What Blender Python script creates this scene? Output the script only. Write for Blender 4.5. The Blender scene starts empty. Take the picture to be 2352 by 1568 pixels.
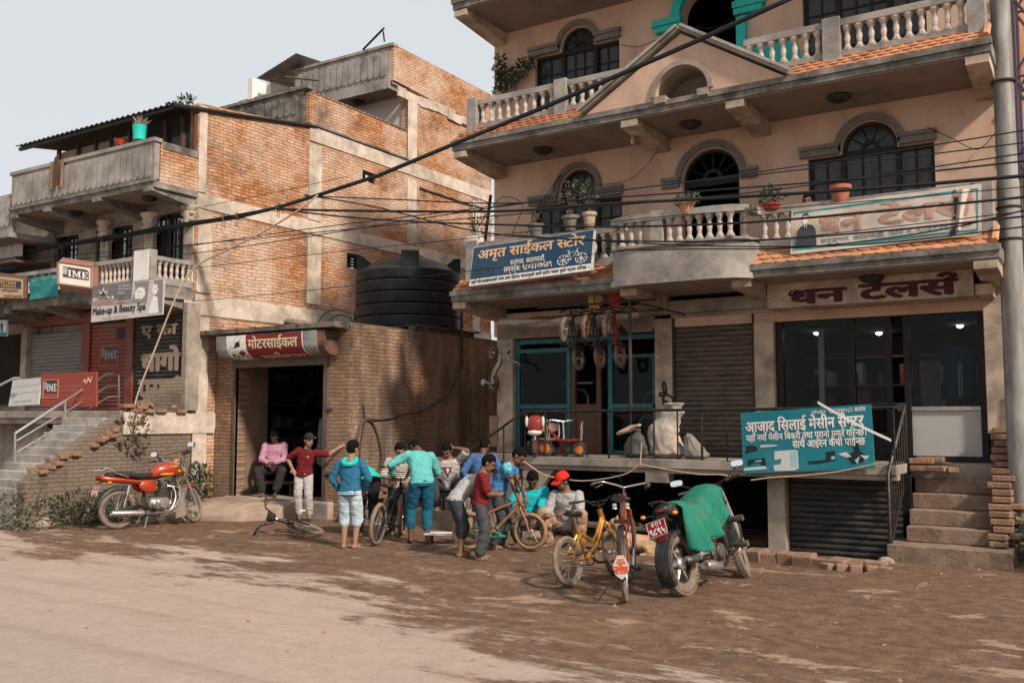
import bpy, bmesh, math, random
import numpy as np
from mathutils import Vector, Matrix, noise
rnd = random.Random(7)
S = bpy.context.scene
COL = S.collection
PI = math.pi
R = math.radians

# ---------------------------------------------------------------- camera
EYE = Vector((0, 0, 1.70))
PITCH, YAW, FPX = math.atan(176/2165), R(32.4), 2165.0
cd = bpy.data.cameras.new('camera')
cam = bpy.data.objects.new('camera', cd)
COL.objects.link(cam)
cd.sensor_width = 36
cd.lens = FPX/2352*36
cd.clip_start, cd.clip_end = 0.1, 2000
cam.location = EYE
cam.rotation_euler = (PI/2+PITCH, 0, YAW)
S.camera = cam

# ---------------------------------------------------------------- sun and sky
SUN_AZ, SUN_EL = (0.944, -0.33), R(38)      # direction towards the sun
w = bpy.data.worlds.new('World')
S.world = w
w.use_nodes = True
nt = w.node_tree
nt.nodes.clear()
out = nt.nodes.new('ShaderNodeOutputWorld')
bg = nt.nodes.new('ShaderNodeBackground')
sky = nt.nodes.new('ShaderNodeTexSky')
sky.sky_type = 'NISHITA'
sky.sun_disc = False
sky.sun_elevation = SUN_EL
sky.sun_rotation = math.atan2(SUN_AZ[0], SUN_AZ[1])
sky.air_density, sky.dust_density, sky.ozone_density = 1.0, 4.0, 1.0
mx = nt.nodes.new('ShaderNodeMix')
mx.data_type = 'RGBA'
mx.inputs[0].default_value = 0.9               # thick even haze over the whole sky
mx.inputs[7].default_value = (4.75, 4.92, 5.06, 1)
nt.links.new(sky.outputs[0], mx.inputs[6])
nt.links.new(mx.outputs[2], bg.inputs[0])
bg.inputs[1].default_value = 0.1
nt.links.new(bg.outputs[0], out.inputs[0])
sl = bpy.data.lights.new('sun', 'SUN')
sl.energy = 3.3
sl.angle = R(5)
sl.color = (1.0, 0.89, 0.76)
sun = bpy.data.objects.new('sun', sl)
COL.objects.link(sun)
sun.rotation_euler = Vector((SUN_AZ[0]*math.cos(SUN_EL), SUN_AZ[1]*math.cos(SUN_EL), math.sin(SUN_EL))).to_track_quat('Z', 'Y').to_euler()
S.view_settings.view_transform = 'Standard'
S.view_settings.look = 'None'
S.view_settings.exposure = 0.68
S.view_settings.gamma = 1
S.view_settings.use_curve_mapping = False
S.cycles.max_bounces = 6

# ---------------------------------------------------------------- measuring: a sight line met with a real plane
_f = Vector((-math.sin(YAW), math.cos(YAW), 0)); _r = Vector((math.cos(YAW), math.sin(YAW), 0)); _z = Vector((0, 0, 1))
_f3 = _f*math.cos(PITCH)+_z*math.sin(PITCH); _u3 = _z*math.cos(PITCH)-_f*math.sin(PITCH)
def ray(x, y): return _f3*FPX+_r*(x-1176)-_u3*(y-784)
def gy(x, y, Y):
    d = ray(x, y); p = EYE+d*(Y/d.y); return (p.x, p.z)
def gx(x, y, X):
    d = ray(x, y); p = EYE+d*(X/d.x); return (p.y, p.z)
def gz(x, y, z=0.0):
    d = ray(x, y); p = EYE+d*((z-EYE.z)/d.z); return (p.x, p.y)
def p3(x, y, Y):
    a = gy(x, y, Y); return Vector((a[0], Y, a[1]))

# ---------------------------------------------------------------- materials
def mat(name, col, rough=0.8, metal=0.0, var=0.12, scale=6.0, dirt=None, dirt_amt=0.0, dirt_scale=1.2, bump=0.0, bscale=60.0, coords='Object', stretch=(1, 1, 1), spec=0.3, coat=0.0, dirt_edge=0.12):
    """plain surface: base colour with soft mottling, optional blotches of dirt, optional fine bump"""
    m = bpy.data.materials.new(name); m.use_nodes = True
    t = m.node_tree; n = t.nodes; L = t.links
    b = n['Principled BSDF']
    b.inputs['Roughness'].default_value = rough
    b.inputs['Metallic'].default_value = metal
    b.inputs['Specular IOR Level'].default_value = spec
    if coat: b.inputs['Coat Weight'].default_value = coat; b.inputs['Coat Roughness'].default_value = 0.12
    tc = n.new('ShaderNodeTexCoord'); mp = n.new('ShaderNodeMapping'); mp.inputs['Scale'].default_value = stretch
    L.new(tc.outputs[coords], mp.inputs[0])
    nz = n.new('ShaderNodeTexNoise'); nz.inputs['Scale'].default_value = scale; nz.inputs['Detail'].default_value = 6; nz.inputs['Roughness'].default_value = 0.65
    L.new(mp.outputs[0], nz.inputs['Vector'])
    r = n.new('ShaderNodeMapRange'); r.inputs[3].default_value = 1-var; r.inputs[4].default_value = 1+var; r.inputs[1].default_value = 0.3; r.inputs[2].default_value = 0.7
    L.new(nz.outputs[0], r.inputs[0])
    v = n.new('ShaderNodeVectorMath'); v.operation = 'SCALE'; v.inputs[0].default_value = col[:3]
    L.new(r.outputs[0], v.inputs['Scale'])
    last = v.outputs[0]
    if dirt is not None:
        nd = n.new('ShaderNodeTexNoise'); nd.inputs['Scale'].default_value = dirt_scale; nd.inputs['Detail'].default_value = 8; nd.inputs['Roughness'].default_value = 0.7
        L.new(mp.outputs[0], nd.inputs['Vector'])
        rr = n.new('ShaderNodeMapRange'); c = 0.62-0.3*dirt_amt
        rr.inputs[1].default_value = c-dirt_edge; rr.inputs[2].default_value = c+dirt_edge
        rr.inputs[4].default_value = min(1, 0.45+dirt_amt)
        L.new(nd.outputs[0], rr.inputs[0])
        q = n.new('ShaderNodeMix'); q.data_type = 'RGBA'
        L.new(rr.outputs[0], q.inputs[0]); L.new(last, q.inputs[6]); q.inputs[7].default_value = (*dirt[:3], 1)
        last = q.outputs[2]
    L.new(last, b.inputs['Base Color'])
    if bump:
        nb = n.new('ShaderNodeTexNoise'); nb.inputs['Scale'].default_value = bscale; nb.inputs['Detail'].default_value = 5
        L.new(mp.outputs[0], nb.inputs['Vector'])
        bp = n.new('ShaderNodeBump'); bp.inputs['Strength'].default_value = bump; bp.inputs['Distance'].default_value = 0.02
        L.new(nb.outputs[0], bp.inputs['Height']); L.new(bp.outputs[0], b.inputs['Normal'])
    return m

def brick_mat(name, c1, c2, mortar, axis='X', wash=(0.5, 0.38, 0.28), wash_amt=0.3, dark=(0.05, 0.04, 0.035), dark_amt=0.2, scale=1.0, drip=False):
    """weathered brickwork; axis is the wall's normal"""
    m = bpy.data.materials.new(name); m.use_nodes = True
    t = m.node_tree; n = t.nodes; L = t.links; b = n['Principled BSDF']
    b.inputs['Roughness'].default_value = 0.92; b.inputs['Specular IOR Level'].default_value = 0.15
    tc = n.new('ShaderNodeTexCoord'); sp = n.new('ShaderNodeSeparateXYZ'); cb = n.new('ShaderNodeCombineXYZ')
    L.new(tc.outputs['Object'], sp.inputs[0])
    L.new(sp.outputs[1 if axis == 'X' else 0], cb.inputs[0]); L.new(sp.outputs[2], cb.inputs[1])
    wob = n.new('ShaderNodeTexNoise'); wob.inputs['Scale'].default_value = 1.7; wob.inputs['Detail'].default_value = 3
    L.new(cb.outputs[0], wob.inputs['Vector'])
    va = n.new('ShaderNodeVectorMath'); va.operation = 'SCALE'; va.inputs['Scale'].default_value = 0.09
    L.new(wob.outputs['Color'], va.inputs[0])
    w2 = n.new('ShaderNodeTexNoise'); w2.inputs['Scale'].default_value = 8; w2.inputs['Detail'].default_value = 2; L.new(cb.outputs[0], w2.inputs['Vector'])
    v2 = n.new('ShaderNodeVectorMath'); v2.operation = 'MULTIPLY_ADD'; v2.inputs[1].default_value = (0.06, 0.035, 0); L.new(w2.outputs['Color'], v2.inputs[0]); L.new(va.outputs[0], v2.inputs[2])
    vb = n.new('ShaderNodeVectorMath'); L.new(cb.outputs[0], vb.inputs[0]); L.new(v2.outputs[0], vb.inputs[1])
    br = n.new('ShaderNodeTexBrick')
    br.inputs['Color1'].default_value = (*c1, 1); br.inputs['Color2'].default_value = (*c2, 1); br.inputs['Mortar'].default_value = (*mortar, 1)
    br.inputs['Scale'].default_value = 1.0; br.inputs['Mortar Size'].default_value = 0.0095*scale; br.inputs['Mortar Smooth'].default_value = 0.6
    br.inputs['Brick Width'].default_value = 0.222*scale; br.inputs['Row Height'].default_value = 0.066*scale; br.inputs['Bias'].default_value = -0.1
    L.new(vb.outputs[0], br.inputs['Vector'])
    def blot(scale, lo, hi, amt, colr, prev, st=(1, 1, 1), rough=0.7):
        mp = n.new('ShaderNodeMapping'); mp.inputs['Scale'].default_value = st; L.new(cb.outputs[0], mp.inputs[0])
        z = n.new('ShaderNodeTexNoise'); z.inputs['Scale'].default_value = scale; z.inputs['Detail'].default_value = 9; z.inputs['Roughness'].default_value = rough
        L.new(mp.outputs[0], z.inputs['Vector'])
        q = n.new('ShaderNodeMapRange'); q.inputs[1].default_value = lo; q.inputs[2].default_value = hi; q.inputs[4].default_value = amt
        L.new(z.outputs[0], q.inputs[0])
        k = n.new('ShaderNodeMix'); k.data_type = 'RGBA'; L.new(q.outputs[0], k.inputs[0]); L.new(prev, k.inputs[6]); k.inputs[7].default_value = (*colr, 1)
        return k.outputs[2]
    c = blot(6, 0.45, 0.62, 0.6, tuple(x*0.5 for x in c1), br.outputs[0])
    c = blot(0.55, 0.60-wash_amt*0.35, 0.72-wash_amt*0.2, 0.72, wash, c, rough=0.75)
    c = blot(0.8, 0.66-dark_amt*0.3, 0.8-dark_amt*0.25, 0.75, dark, c, st=(2.6, 0.45, 1) if drip else (1, 1, 1))
    jm = n.new('ShaderNodeMath'); jm.operation = 'MULTIPLY'; jm.inputs[1].default_value = 0.35; L.new(br.outputs['Fac'], jm.inputs[0])
    jx = n.new('ShaderNodeMix'); jx.data_type = 'RGBA'; L.new(jm.outputs[0], jx.inputs[0]); L.new(c, jx.inputs[6]); jx.inputs[7].default_value = (*[q*0.75 for q in mortar], 1); c = jx.outputs[2]
    L.new(c, b.inputs['Base Color'])
    f = n.new('ShaderNodeTexNoise'); f.inputs['Scale'].default_value = 45; f.inputs['Detail'].default_value = 5; L.new(cb.outputs[0], f.inputs['Vector'])
    ad = n.new('ShaderNodeMath'); ad.operation = 'MULTIPLY_ADD'; ad.inputs[1].default_value = 0.5
    iv = n.new('ShaderNodeMath'); iv.operation = 'SUBTRACT'; iv.inputs[0].default_value = 1; L.new(br.outputs['Fac'], iv.inputs[1])
    L.new(f.outputs[0], ad.inputs[0]); L.new(iv.outputs[0], ad.inputs[2])
    bp = n.new('ShaderNodeBump'); bp.inputs['Strength'].default_value = 0.8; bp.inputs['Distance'].default_value = 0.015
    L.new(ad.outputs[0], bp.inputs['Height']); L.new(bp.outputs[0], b.inputs['Normal'])
    return m

def glass_mat(name, tint=(0.02, 0.024, 0.026), alpha=0.35, rough=0.05):
    """window pane: mostly see-through, dusty, mirrors the street"""
    m = bpy.data.materials.new(name); m.use_nodes = True
    t = m.node_tree; n = t.nodes; L = t.links; b = n['Principled BSDF']
    b.inputs['Base Color'].default_value = (*tint, 1); b.inputs['Roughness'].default_value = rough; b.inputs['Specular IOR Level'].default_value = 0.5
    tr = n.new('ShaderNodeBsdfTransparent'); tr.inputs[0].default_value = (0.75, 0.8, 0.8, 1)
    ms = n.new('ShaderNodeMixShader'); ms.inputs[0].default_value = alpha
    L.new(tr.outputs[0], ms.inputs[1]); L.new(b.outputs[0], ms.inputs[2]); L.new(ms.outputs[0], n['Material Output'].inputs[0])
    return m

def lamp_mat(name, col, e):
    m = bpy.data.materials.new(name); m.use_nodes = True
    b = m.node_tree.nodes['Principled BSDF']; b.inputs['Base Color'].default_value = (*col, 1)
    b.inputs['Emission Color'].default_value = (*col, 1); b.inputs['Emission Strength'].default_value = e
    return m

M = {}
_conc = (0.30, 0.275, 0.25)
M['concrete'] = mat('concrete', (0.32, 0.29, 0.265), 0.9, var=0.22, scale=3, dirt=(0.07, 0.06, 0.055), dirt_amt=0.22, dirt_scale=1.6, bump=0.25, bscale=40)
M['concrete_grimy'] = mat('concrete_grimy', (0.27, 0.24, 0.215), 0.9, var=0.25, scale=3, dirt=(0.045, 0.04, 0.036), dirt_amt=0.42, dirt_scale=2.2, bump=0.3, bscale=40)
M['cast_frame'] = mat('cast_frame', (0.54, 0.45, 0.375), 0.92, var=0.25, scale=4, dirt=(0.13, 0.10, 0.08), dirt_amt=0.22, dirt_scale=1.5, bump=0.4, bscale=30)
M['pink_plaster'] = mat('pink_plaster', (0.72, 0.50, 0.375), 0.9, var=0.12, scale=2.0, dirt=(0.30, 0.19, 0.14), dirt_amt=0.42, dirt_scale=1.0, stretch=(1.7, 1.7, 0.7), bump=0.12, bscale=70, dirt_edge=0.22)
M['cream_plaster'] = mat('cream_plaster', (0.50, 0.385, 0.30), 0.9, var=0.2, scale=3, dirt=(0.12, 0.09, 0.07), dirt_amt=0.3, dirt_scale=2.2, bump=0.15, bscale=60)
M['grey_plaster'] = mat('grey_plaster', (0.34, 0.28, 0.23), 0.9, var=0.2, scale=3, dirt=(0.10, 0.085, 0.075), dirt_amt=0.3, dirt_scale=1.4, bump=0.2)
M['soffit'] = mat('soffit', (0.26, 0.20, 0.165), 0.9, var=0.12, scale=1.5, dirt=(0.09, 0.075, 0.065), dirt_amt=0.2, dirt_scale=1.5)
M['baluster_paint'] = mat('baluster_paint', (0.52, 0.43, 0.37), 0.85, var=0.2, scale=14, dirt=(0.12, 0.10, 0.09), dirt_amt=0.3, dirt_scale=9)
M['moulding'] = mat('moulding', (0.17, 0.15, 0.135), 0.9, var=0.2, scale=8, bump=0.2)
M['turquoise'] = mat('turquoise', (0.03, 0.42, 0.37), 0.7, var=0.12, scale=5)
M['dark_wood'] = mat('dark_wood', (0.014, 0.010, 0.009), 0.6, var=0.3, scale=10, stretch=(1, 1, 0.2))
M['brown_wood'] = mat('brown_wood', (0.10, 0.05, 0.033), 0.65, var=0.3, scale=10, stretch=(4, 4, 0.4))
M['teal_paint'] = mat('teal_paint', (0.018, 0.14, 0.15), 0.55, var=0.2, scale=8, dirt=(0.05, 0.05, 0.045), dirt_amt=0.2, dirt_scale=6)
M['black_metal'] = mat('black_metal', (0.022, 0.02, 0.019), 0.5, 0.3, var=0.3, scale=20, dirt=(0.10, 0.06, 0.04), dirt_amt=0.15, dirt_scale=14)
M['shutter_brown'] = mat('shutter_brown', (0.10, 0.077, 0.062), 0.55, 0.3, var=0.3, scale=3, stretch=(1, 1, 5), dirt=(0.17, 0.125, 0.09), dirt_amt=0.2, dirt_scale=3)
M['shutter_black'] = mat('shutter_black', (0.03, 0.03, 0.03), 0.6, 0.2, var=0.3, scale=3, stretch=(1, 1, 5), dirt=(0.075, 0.06, 0.05), dirt_amt=0.2, dirt_scale=3)
M['shutter_grey'] = mat('shutter_grey', (0.17, 0.155, 0.145), 0.6, 0.2, var=0.2, scale=3, stretch=(1, 1, 5), dirt=(0.22, 0.18, 0.15), dirt_amt=0.3)
M['shutter_red'] = mat('shutter_red', (0.22, 0.045, 0.03), 0.6, var=0.15, scale=3, dirt=(0.2, 0.11, 0.08), dirt_amt=0.3)
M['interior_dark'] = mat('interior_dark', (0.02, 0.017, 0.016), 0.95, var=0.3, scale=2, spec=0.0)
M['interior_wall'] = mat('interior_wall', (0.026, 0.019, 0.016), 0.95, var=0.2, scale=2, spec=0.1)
M['glass'] = glass_mat('glass', (0.008, 0.009, 0.01), 0.22)
M['glass_dusty'] = glass_mat('glass_dusty', (0.075, 0.075, 0.072), 0.45, 0.12)
M['tile'] = mat('tile', (0.42, 0.17, 0.085), 0.85, var=0.28, scale=9, dirt=(0.12, 0.07, 0.05), dirt_amt=0.22, dirt_scale=4, bump=0.2)
M['tile_sunlit'] = mat('tile_sunlit', (0.47, 0.22, 0.115), 0.8, var=0.25, scale=9, dirt=(0.16, 0.10, 0.07), dirt_amt=0.12, dirt_scale=4, bump=0.15)  # same clay tile, with the right strips' stronger sunlight painted into the colour
M['rust_iron'] = mat('rust_iron', (0.035, 0.03, 0.027), 0.7, 0.2, var=0.3, scale=6, dirt=(0.08, 0.05, 0.035), dirt_amt=0.3)
M['galv'] = mat('galv', (0.33, 0.325, 0.315), 0.5, 0.5, var=0.18, scale=5, dirt=(0.15, 0.13, 0.115), dirt_amt=0.3, dirt_scale=2)
M['chrome'] = mat('chrome', (0.62, 0.6, 0.58), 0.22, 0.95, var=0.1, scale=20)
M['alu'] = mat('alu', (0.46, 0.43, 0.40), 0.4, 0.7, var=0.2, scale=20, dirt=(0.16, 0.11, 0.08), dirt_amt=0.3, dirt_scale=20)
M['mirror'] = mat('mirror', (0.9, 0.92, 0.94), 0.03, 1.0, var=0.0)
M['rubber'] = mat('rubber', (0.022, 0.02, 0.019), 0.85, var=0.3, scale=30, dirt=(0.17, 0.12, 0.09), dirt_amt=0.35, dirt_scale=12)
M['rubber_dusty'] = mat('rubber_dusty', (0.11, 0.085, 0.068), 0.9, var=0.3, scale=30, dirt=(0.23, 0.165, 0.12), dirt_amt=0.5, dirt_scale=14)
M['black_plastic'] = mat('black_plastic', (0.018, 0.018, 0.019), 0.45, var=0.3, scale=20, dirt=(0.11, 0.08, 0.06), dirt_amt=0.12, dirt_scale=10)
M['tank_plastic'] = mat('tank_plastic', (0.010, 0.012, 0.0135), 0.5, spec=0.22, var=0.3, scale=6, dirt=(0.05, 0.047, 0.044), dirt_amt=0.12, dirt_scale=2.2)
M['seat_vinyl'] = mat('seat_vinyl', (0.022, 0.02, 0.019), 0.5, var=0.2, scale=14)
M['paint_red'] = mat('paint_red', (0.40, 0.045, 0.018), 0.25, 0.25, var=0.1, scale=6, coat=0.6)
M['paint_orange'] = mat('paint_orange', (0.60, 0.19, 0.03), 0.3, 0.2, var=0.1, scale=6, coat=0.5)
M['amber'] = mat('amber', (0.65, 0.22, 0.03), 0.25, var=0.1)
M['cable_black'] = mat('cable_black', (0.012, 0.012, 0.014), 0.6, var=0.2)
M['rope'] = mat('rope', (0.40, 0.29, 0.21), 0.95, var=0.3, scale=40)
M['white_paint'] = mat('white_paint', (0.70, 0.66, 0.62), 0.7, var=0.08, scale=4, dirt=(0.36, 0.29, 0.24), dirt_amt=0.1, dirt_scale=2)
M['flex_cream'] = mat('flex_cream', (0.58, 0.50, 0.44), 0.7, var=0.06, scale=2, dirt=(0.44, 0.35, 0.29), dirt_amt=0.3, dirt_scale=1.5)
M['ink_black'] = mat('ink_black', (0.02, 0.018, 0.018), 0.7)
M['ink_white'] = mat('ink_white', (0.72, 0.69, 0.65), 0.7, var=0.05)
M['leaf_a'] = mat('leaf_a', (0.042, 0.06, 0.028), 0.7, var=0.4, scale=7, dirt=(0.12, 0.10, 0.07), dirt_amt=0.2, dirt_scale=3)
M['leaf_b'] = mat('leaf_b', (0.085, 0.10, 0.06), 0.75, var=0.4, scale=7, dirt=(0.19, 0.155, 0.115), dirt_amt=0.3, dirt_scale=3)
M['twig'] = mat('twig', (0.10, 0.075, 0.055), 0.9, var=0.3)
M['terracotta'] = mat('terracotta', (0.40, 0.125, 0.065), 0.8, var=0.15, scale=8, dirt=(0.25, 0.14, 0.1), dirt_amt=0.2)
M['stone'] = mat('stone', (0.30, 0.235, 0.185), 0.95, var=0.3, scale=6, dirt=(0.16, 0.105, 0.075), dirt_amt=0.3, bump=0.5, bscale=25)
M['old_brick'] = mat('old_brick', (0.21, 0.115, 0.072), 0.95, var=0.4, scale=5, dirt=(0.25, 0.175, 0.125), dirt_amt=0.3, dirt_scale=3.5, bump=0.5, bscale=35)
M['cardboard'] = mat('cardboard', (0.22, 0.13, 0.09), 0.9, var=0.2)
M['sack'] = mat('sack', (0.42, 0.36, 0.31), 0.8, var=0.15, scale=5, dirt=(0.2, 0.16, 0.13), dirt_amt=0.3, dirt_scale=4, bump=0.5, bscale=14)
BW = dict(c1=(0.36, 0.145, 0.055), c2=(0.58, 0.265, 0.11), mortar=(0.15, 0.095, 0.065))
M['brick_side'] = brick_mat('brick_side', axis='X', wash=(0.62, 0.49, 0.40), wash_amt=0.56, dark_amt=0.42, **BW)
M['brick_front'] = brick_mat('brick_front', axis='Y', wash=(0.56, 0.40, 0.28), wash_amt=0.3, dark_amt=0.2, **BW)
WB = dict(c1=(0.24, 0.12, 0.065), c2=(0.38, 0.21, 0.12), mortar=(0.12, 0.08, 0.058))
M['brick_shop_side'] = brick_mat('brick_shop_side', axis='X', wash=(0.33, 0.245, 0.18), wash_amt=0.8, dark_amt=0.78, drip=True, **WB)
M['brick_shop_front'] = brick_mat('brick_shop_front', axis='Y', wash=(0.27, 0.205, 0.155), wash_amt=0.6, dark_amt=0.3, **WB)
M['brick_grey'] = brick_mat('brick_grey', (0.15, 0.105, 0.075), (0.22, 0.16, 0.115), (0.11, 0.082, 0.063), axis='X', wash=(0.185, 0.145, 0.113), wash_amt=1.05, dark_amt=0.5)

_solid = {}
def solid(col, rough=0.75, **k):
    key = (tuple(round(c, 3) for c in col), rough, tuple(sorted(k.items())))
    if key not in _solid: _solid[key] = mat('painted_%d' % len(_solid), col, rough, **{**dict(var=0.08, scale=8), **k})
    return _solid[key]
def cloth(col, var=0.14):
    return solid(col, 0.92, var=var, scale=9, bump=0.25, bscale=30, spec=0.1)

# ---------------------------------------------------------------- mesh builder
def frame_of(d):
    d = Vector(d).normalized()
    a = Vector((0, 0, 1)) if abs(d.z) < 0.95 else Vector((1, 0, 0))
    u = d.cross(a).normalized(); v = u.cross(d).normalized()
    return u, v
class MB:
    def __init__(s): s.v = []; s.f = []
    def add(s, vs, fs):
        o = len(s.v); s.v += [tuple(p) for p in vs]; s.f += [tuple(i+o for i in q) for q in fs]; return s
    def box(s, x0, x1, y0, y1, z0, z1):
        if x0 > x1: x0, x1 = x1, x0
        if y0 > y1: y0, y1 = y1, y0
        if z0 > z1: z0, z1 = z1, z0
        return s.add([(x0, y0, z0), (x1, y0, z0), (x1, y1, z0), (x0, y1, z0), (x0, y0, z1), (x1, y0, z1), (x1, y1, z1), (x0, y1, z1)],
                     [(0, 3, 2, 1), (4, 5, 6, 7), (0, 1, 5, 4), (1, 2, 6, 5), (2, 3, 7, 6), (3, 0, 4, 7)])
    def obox(s, c, size, mtx=None):
        c = Vector(c); h = [k/2 for k in size]; P = []
        for z in (-1, 1):
            for x, y in ((-1, -1), (1, -1), (1, 1), (-1, 1)):
                q = Vector((x*h[0], y*h[1], z*h[2])); P.append(c+(mtx @ q if mtx else q))
        return s.add(P, [(0, 3, 2, 1), (4, 5, 6, 7), (0, 1, 5, 4), (1, 2, 6, 5), (2, 3, 7, 6), (3, 0, 4, 7)])
    def tube(s, pts, r, n=8, closed=False, caps=True, sq=1.0):
        pts = [Vector(p) for p in pts]; m = len(pts); rs = r if isinstance(r, (list, tuple)) else [r]*m
        vs = []; pu = None
        for i, p in enumerate(pts):
            if closed: d = pts[(i+1) % m]-pts[i-1]
            else: d = pts[min(i+1, m-1)]-pts[max(i-1, 0)]
            if d.length < 1e-9: d = Vector((0, 0, 1))
            d.normalize()
            if pu is None: u, v = frame_of(d)
            else:
                u = pu-d*pu.dot(d); u = u.normalized() if u.length > 1e-6 else frame_of(d)[0]; v = u.cross(d).normalized()
            pu = u
            for k in range(n):
                a = 2*PI*k/n; vs.append(p+u*(math.cos(a)*rs[i])+v*(math.sin(a)*rs[i]*sq))
        fs = []
        for i in range(m if closed else m-1):
            j = (i+1) % m
            for k in range(n):
                l = (k+1) % n; fs.append((i*n+k, j*n+k, j*n+l, i*n+l))
        if caps and not closed: fs += [tuple(range(n)), tuple(reversed(range((m-1)*n, m*n)))]
        return s.add(vs, fs)
    def loft(s, rings):
        """rings: lists of equal length; capped"""
        n = len(rings[0]); vs = [p for r in rings for p in r]; fs = []
        for i in range(len(rings)-1):
            for k in range(n):
                l = (k+1) % n; fs.append((i*n+k, i*n+l, (i+1)*n+l, (i+1)*n+k))
        fs += [tuple(reversed(range(n))), tuple(range((len(rings)-1)*n, len(rings)*n))]
        return s.add(vs, fs)
    def lathe(s, prof, c=(0, 0, 0), ax=(0, 0, 1), n=14, sx=1.0, sy=1.0, caps=True):
        c = Vector(c); ax = Vector(ax).normalized(); u, v = frame_of(ax)
        if abs(ax.z) > 0.99: u, v = Vector((1, 0, 0)), Vector((0, 1, 0))*(1 if ax.z > 0 else -1)
        rings = [[c+ax*z+u*(math.cos(2*PI*k/n)*r*sx)+v*(math.sin(2*PI*k/n)*r*sy) for k in range(n)] for r, z in prof]
        nn = n; vs = [p for r in rings for p in r]; fs = []
        for i in range(len(rings)-1):
            for k in range(nn):
                l = (k+1) % nn; fs.append((i*nn+k, i*nn+l, (i+1)*nn+l, (i+1)*nn+k))
        if caps:
            if prof[0][0] > 1e-5: fs.append(tuple(reversed(range(nn))))
            if prof[-1][0] > 1e-5: fs.append(tuple(range((len(rings)-1)*nn, len(rings)*nn)))
        return s.add(vs, fs)
    def ball(s, c, r, n=12, m=8, mtx=None):
        c = Vector(c); r = (r, r, r) if not isinstance(r, (list, tuple)) else r
        vs = []; fs = []
        for i in range(m+1):
            t = PI*i/m
            for k in range(n):
                a = 2*PI*k/n; q = Vector((math.sin(t)*math.cos(a)*r[0], math.sin(t)*math.sin(a)*r[1], math.cos(t)*r[2]))
                vs.append(c+(mtx @ q if mtx else q))
        for i in range(m):
            for k in range(n):
                l = (k+1) % n; fs.append((i*n+k, (i+1)*n+k, (i+1)*n+l, i*n+l))
        return s.add(vs, fs)
    def torus(s, c, Rr, r, ax=(0, 1, 0), n=36, m=8, a0=0, a1=2*PI, sq=1.0):
        c = Vector(c); u, v = frame_of(ax); full = abs(a1-a0-2*PI) < 1e-6
        k = n if full else n+1
        pts = [c+u*(math.cos(a0+(a1-a0)*i/n)*Rr)+v*(math.sin(a0+(a1-a0)*i/n)*Rr) for i in range(k)]
        ax = Vector(ax).normalized(); vs = []; fs = []
        for p in pts:
            d = (p-c).normalized()
            for j in range(m):
                b = 2*PI*j/m; vs.append(p+d*(math.cos(b)*r)+ax*(math.sin(b)*r*sq))
        for i in range(k if full else k-1):
            i2 = (i+1) % k
            for j in range(m):
                l = (j+1) % m; fs.append((i*m+j, i2*m+j, i2*m+l, i*m+l))
        if not full: fs += [tuple(range(m)), tuple(reversed(range((k-1)*m, k*m)))]
        return s.add(vs, fs)
    def prism(s, pts, o, u, v, d):
        """outline pts (a,b) on origin o with axes u,v; extruded by vector d"""
        o, u, v, d = Vector(o), Vector(u), Vector(v), Vector(d); n = len(pts)
        P = [o+u*a+v*b for a, b in pts]
        area = sum(pts[i][0]*pts[(i+1) % n][1]-pts[(i+1) % n][0]*pts[i][1] for i in range(n))
        fwd = u.cross(v).dot(d)*area > 0
        base = tuple(range(n)); top = tuple(range(n, 2*n))
        side = [(i, (i+1) % n, (i+1) % n+n, i+n) for i in range(n)]
        if fwd: fs = [tuple(reversed(base)), top]+side
        else: fs = [base, tuple(reversed(top))]+[tuple(reversed(q)) for q in side]
        return s.add(P+[p+d for p in P], fs)
    def sheet(s, nu, nv, fn):
        vs = [fn(i/nu, j/nv) for j in range(nv+1) for i in range(nu+1)]
        fs = [(j*(nu+1)+i, j*(nu+1)+i+1, (j+1)*(nu+1)+i+1, (j+1)*(nu+1)+i) for j in range(nv) for i in range(nu)]
        return s.add(vs, fs)
    def move(s, mtx):
        s.v = [tuple(mtx @ Vector(p)) for p in s.v]; return s
    def join(s, o): return s.add(o.v, o.f)
    def mesh(s, name, smooth=40):
        me = bpy.data.meshes.new(name); me.from_pydata(s.v, [], s.f); me.update()
        if smooth:
            me.polygons.foreach_set('use_smooth', [True]*len(me.polygons)); me.set_sharp_from_angle(angle=R(smooth))
        return me
    def build(s, name, m, parent=None, smooth=40, bevel=0.0):
        o = bpy.data.objects.new(name, s.mesh(name, smooth)); COL.objects.link(o)
        if m is not None: o.data.materials.append(M[m] if isinstance(m, str) else m)
        if parent is not None: adopt(o, parent)
        if bevel:
            b = o.modifiers.new('bevel', 'BEVEL'); b.width = bevel; b.segments = 2; b.limit_method = 'ANGLE'; b.angle_limit = R(40)
        return o
def each(b, name, m, parent, smooth=40, bevel=0.0):
    """build every loose piece of a builder as a part of its own"""
    n = len(b.v); p = list(range(n))
    def f(i):
        while p[i] != i: p[i] = p[p[i]]; i = p[i]
        return i
    for q in b.f:
        for i in q[1:]: p[f(q[0])] = f(i)
    G = {}
    for q in b.f: G.setdefault(f(q[0]), []).append(q)
    for fs in G.values():
        ix = sorted({i for q in fs for i in q}); k = {i: j for j, i in enumerate(ix)}; c = MB(); c.v = [b.v[i] for i in ix]; c.f = [tuple(k[i] for i in q) for q in fs]; c.build(name, m, parent, smooth, bevel)
WORLDROOT = {}
def adopt(o, parent):
    o.parent = parent
    if parent.name in WORLDROOT: o.matrix_parent_inverse = Matrix.Translation(-WORLDROOT[parent.name])
def tag(o, label=None, cat=None, group=None, kind=None):
    if label: o['label'] = label
    if cat: o['category'] = cat
    if group: o['group'] = group
    if kind: o['kind'] = kind
    return o
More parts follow.
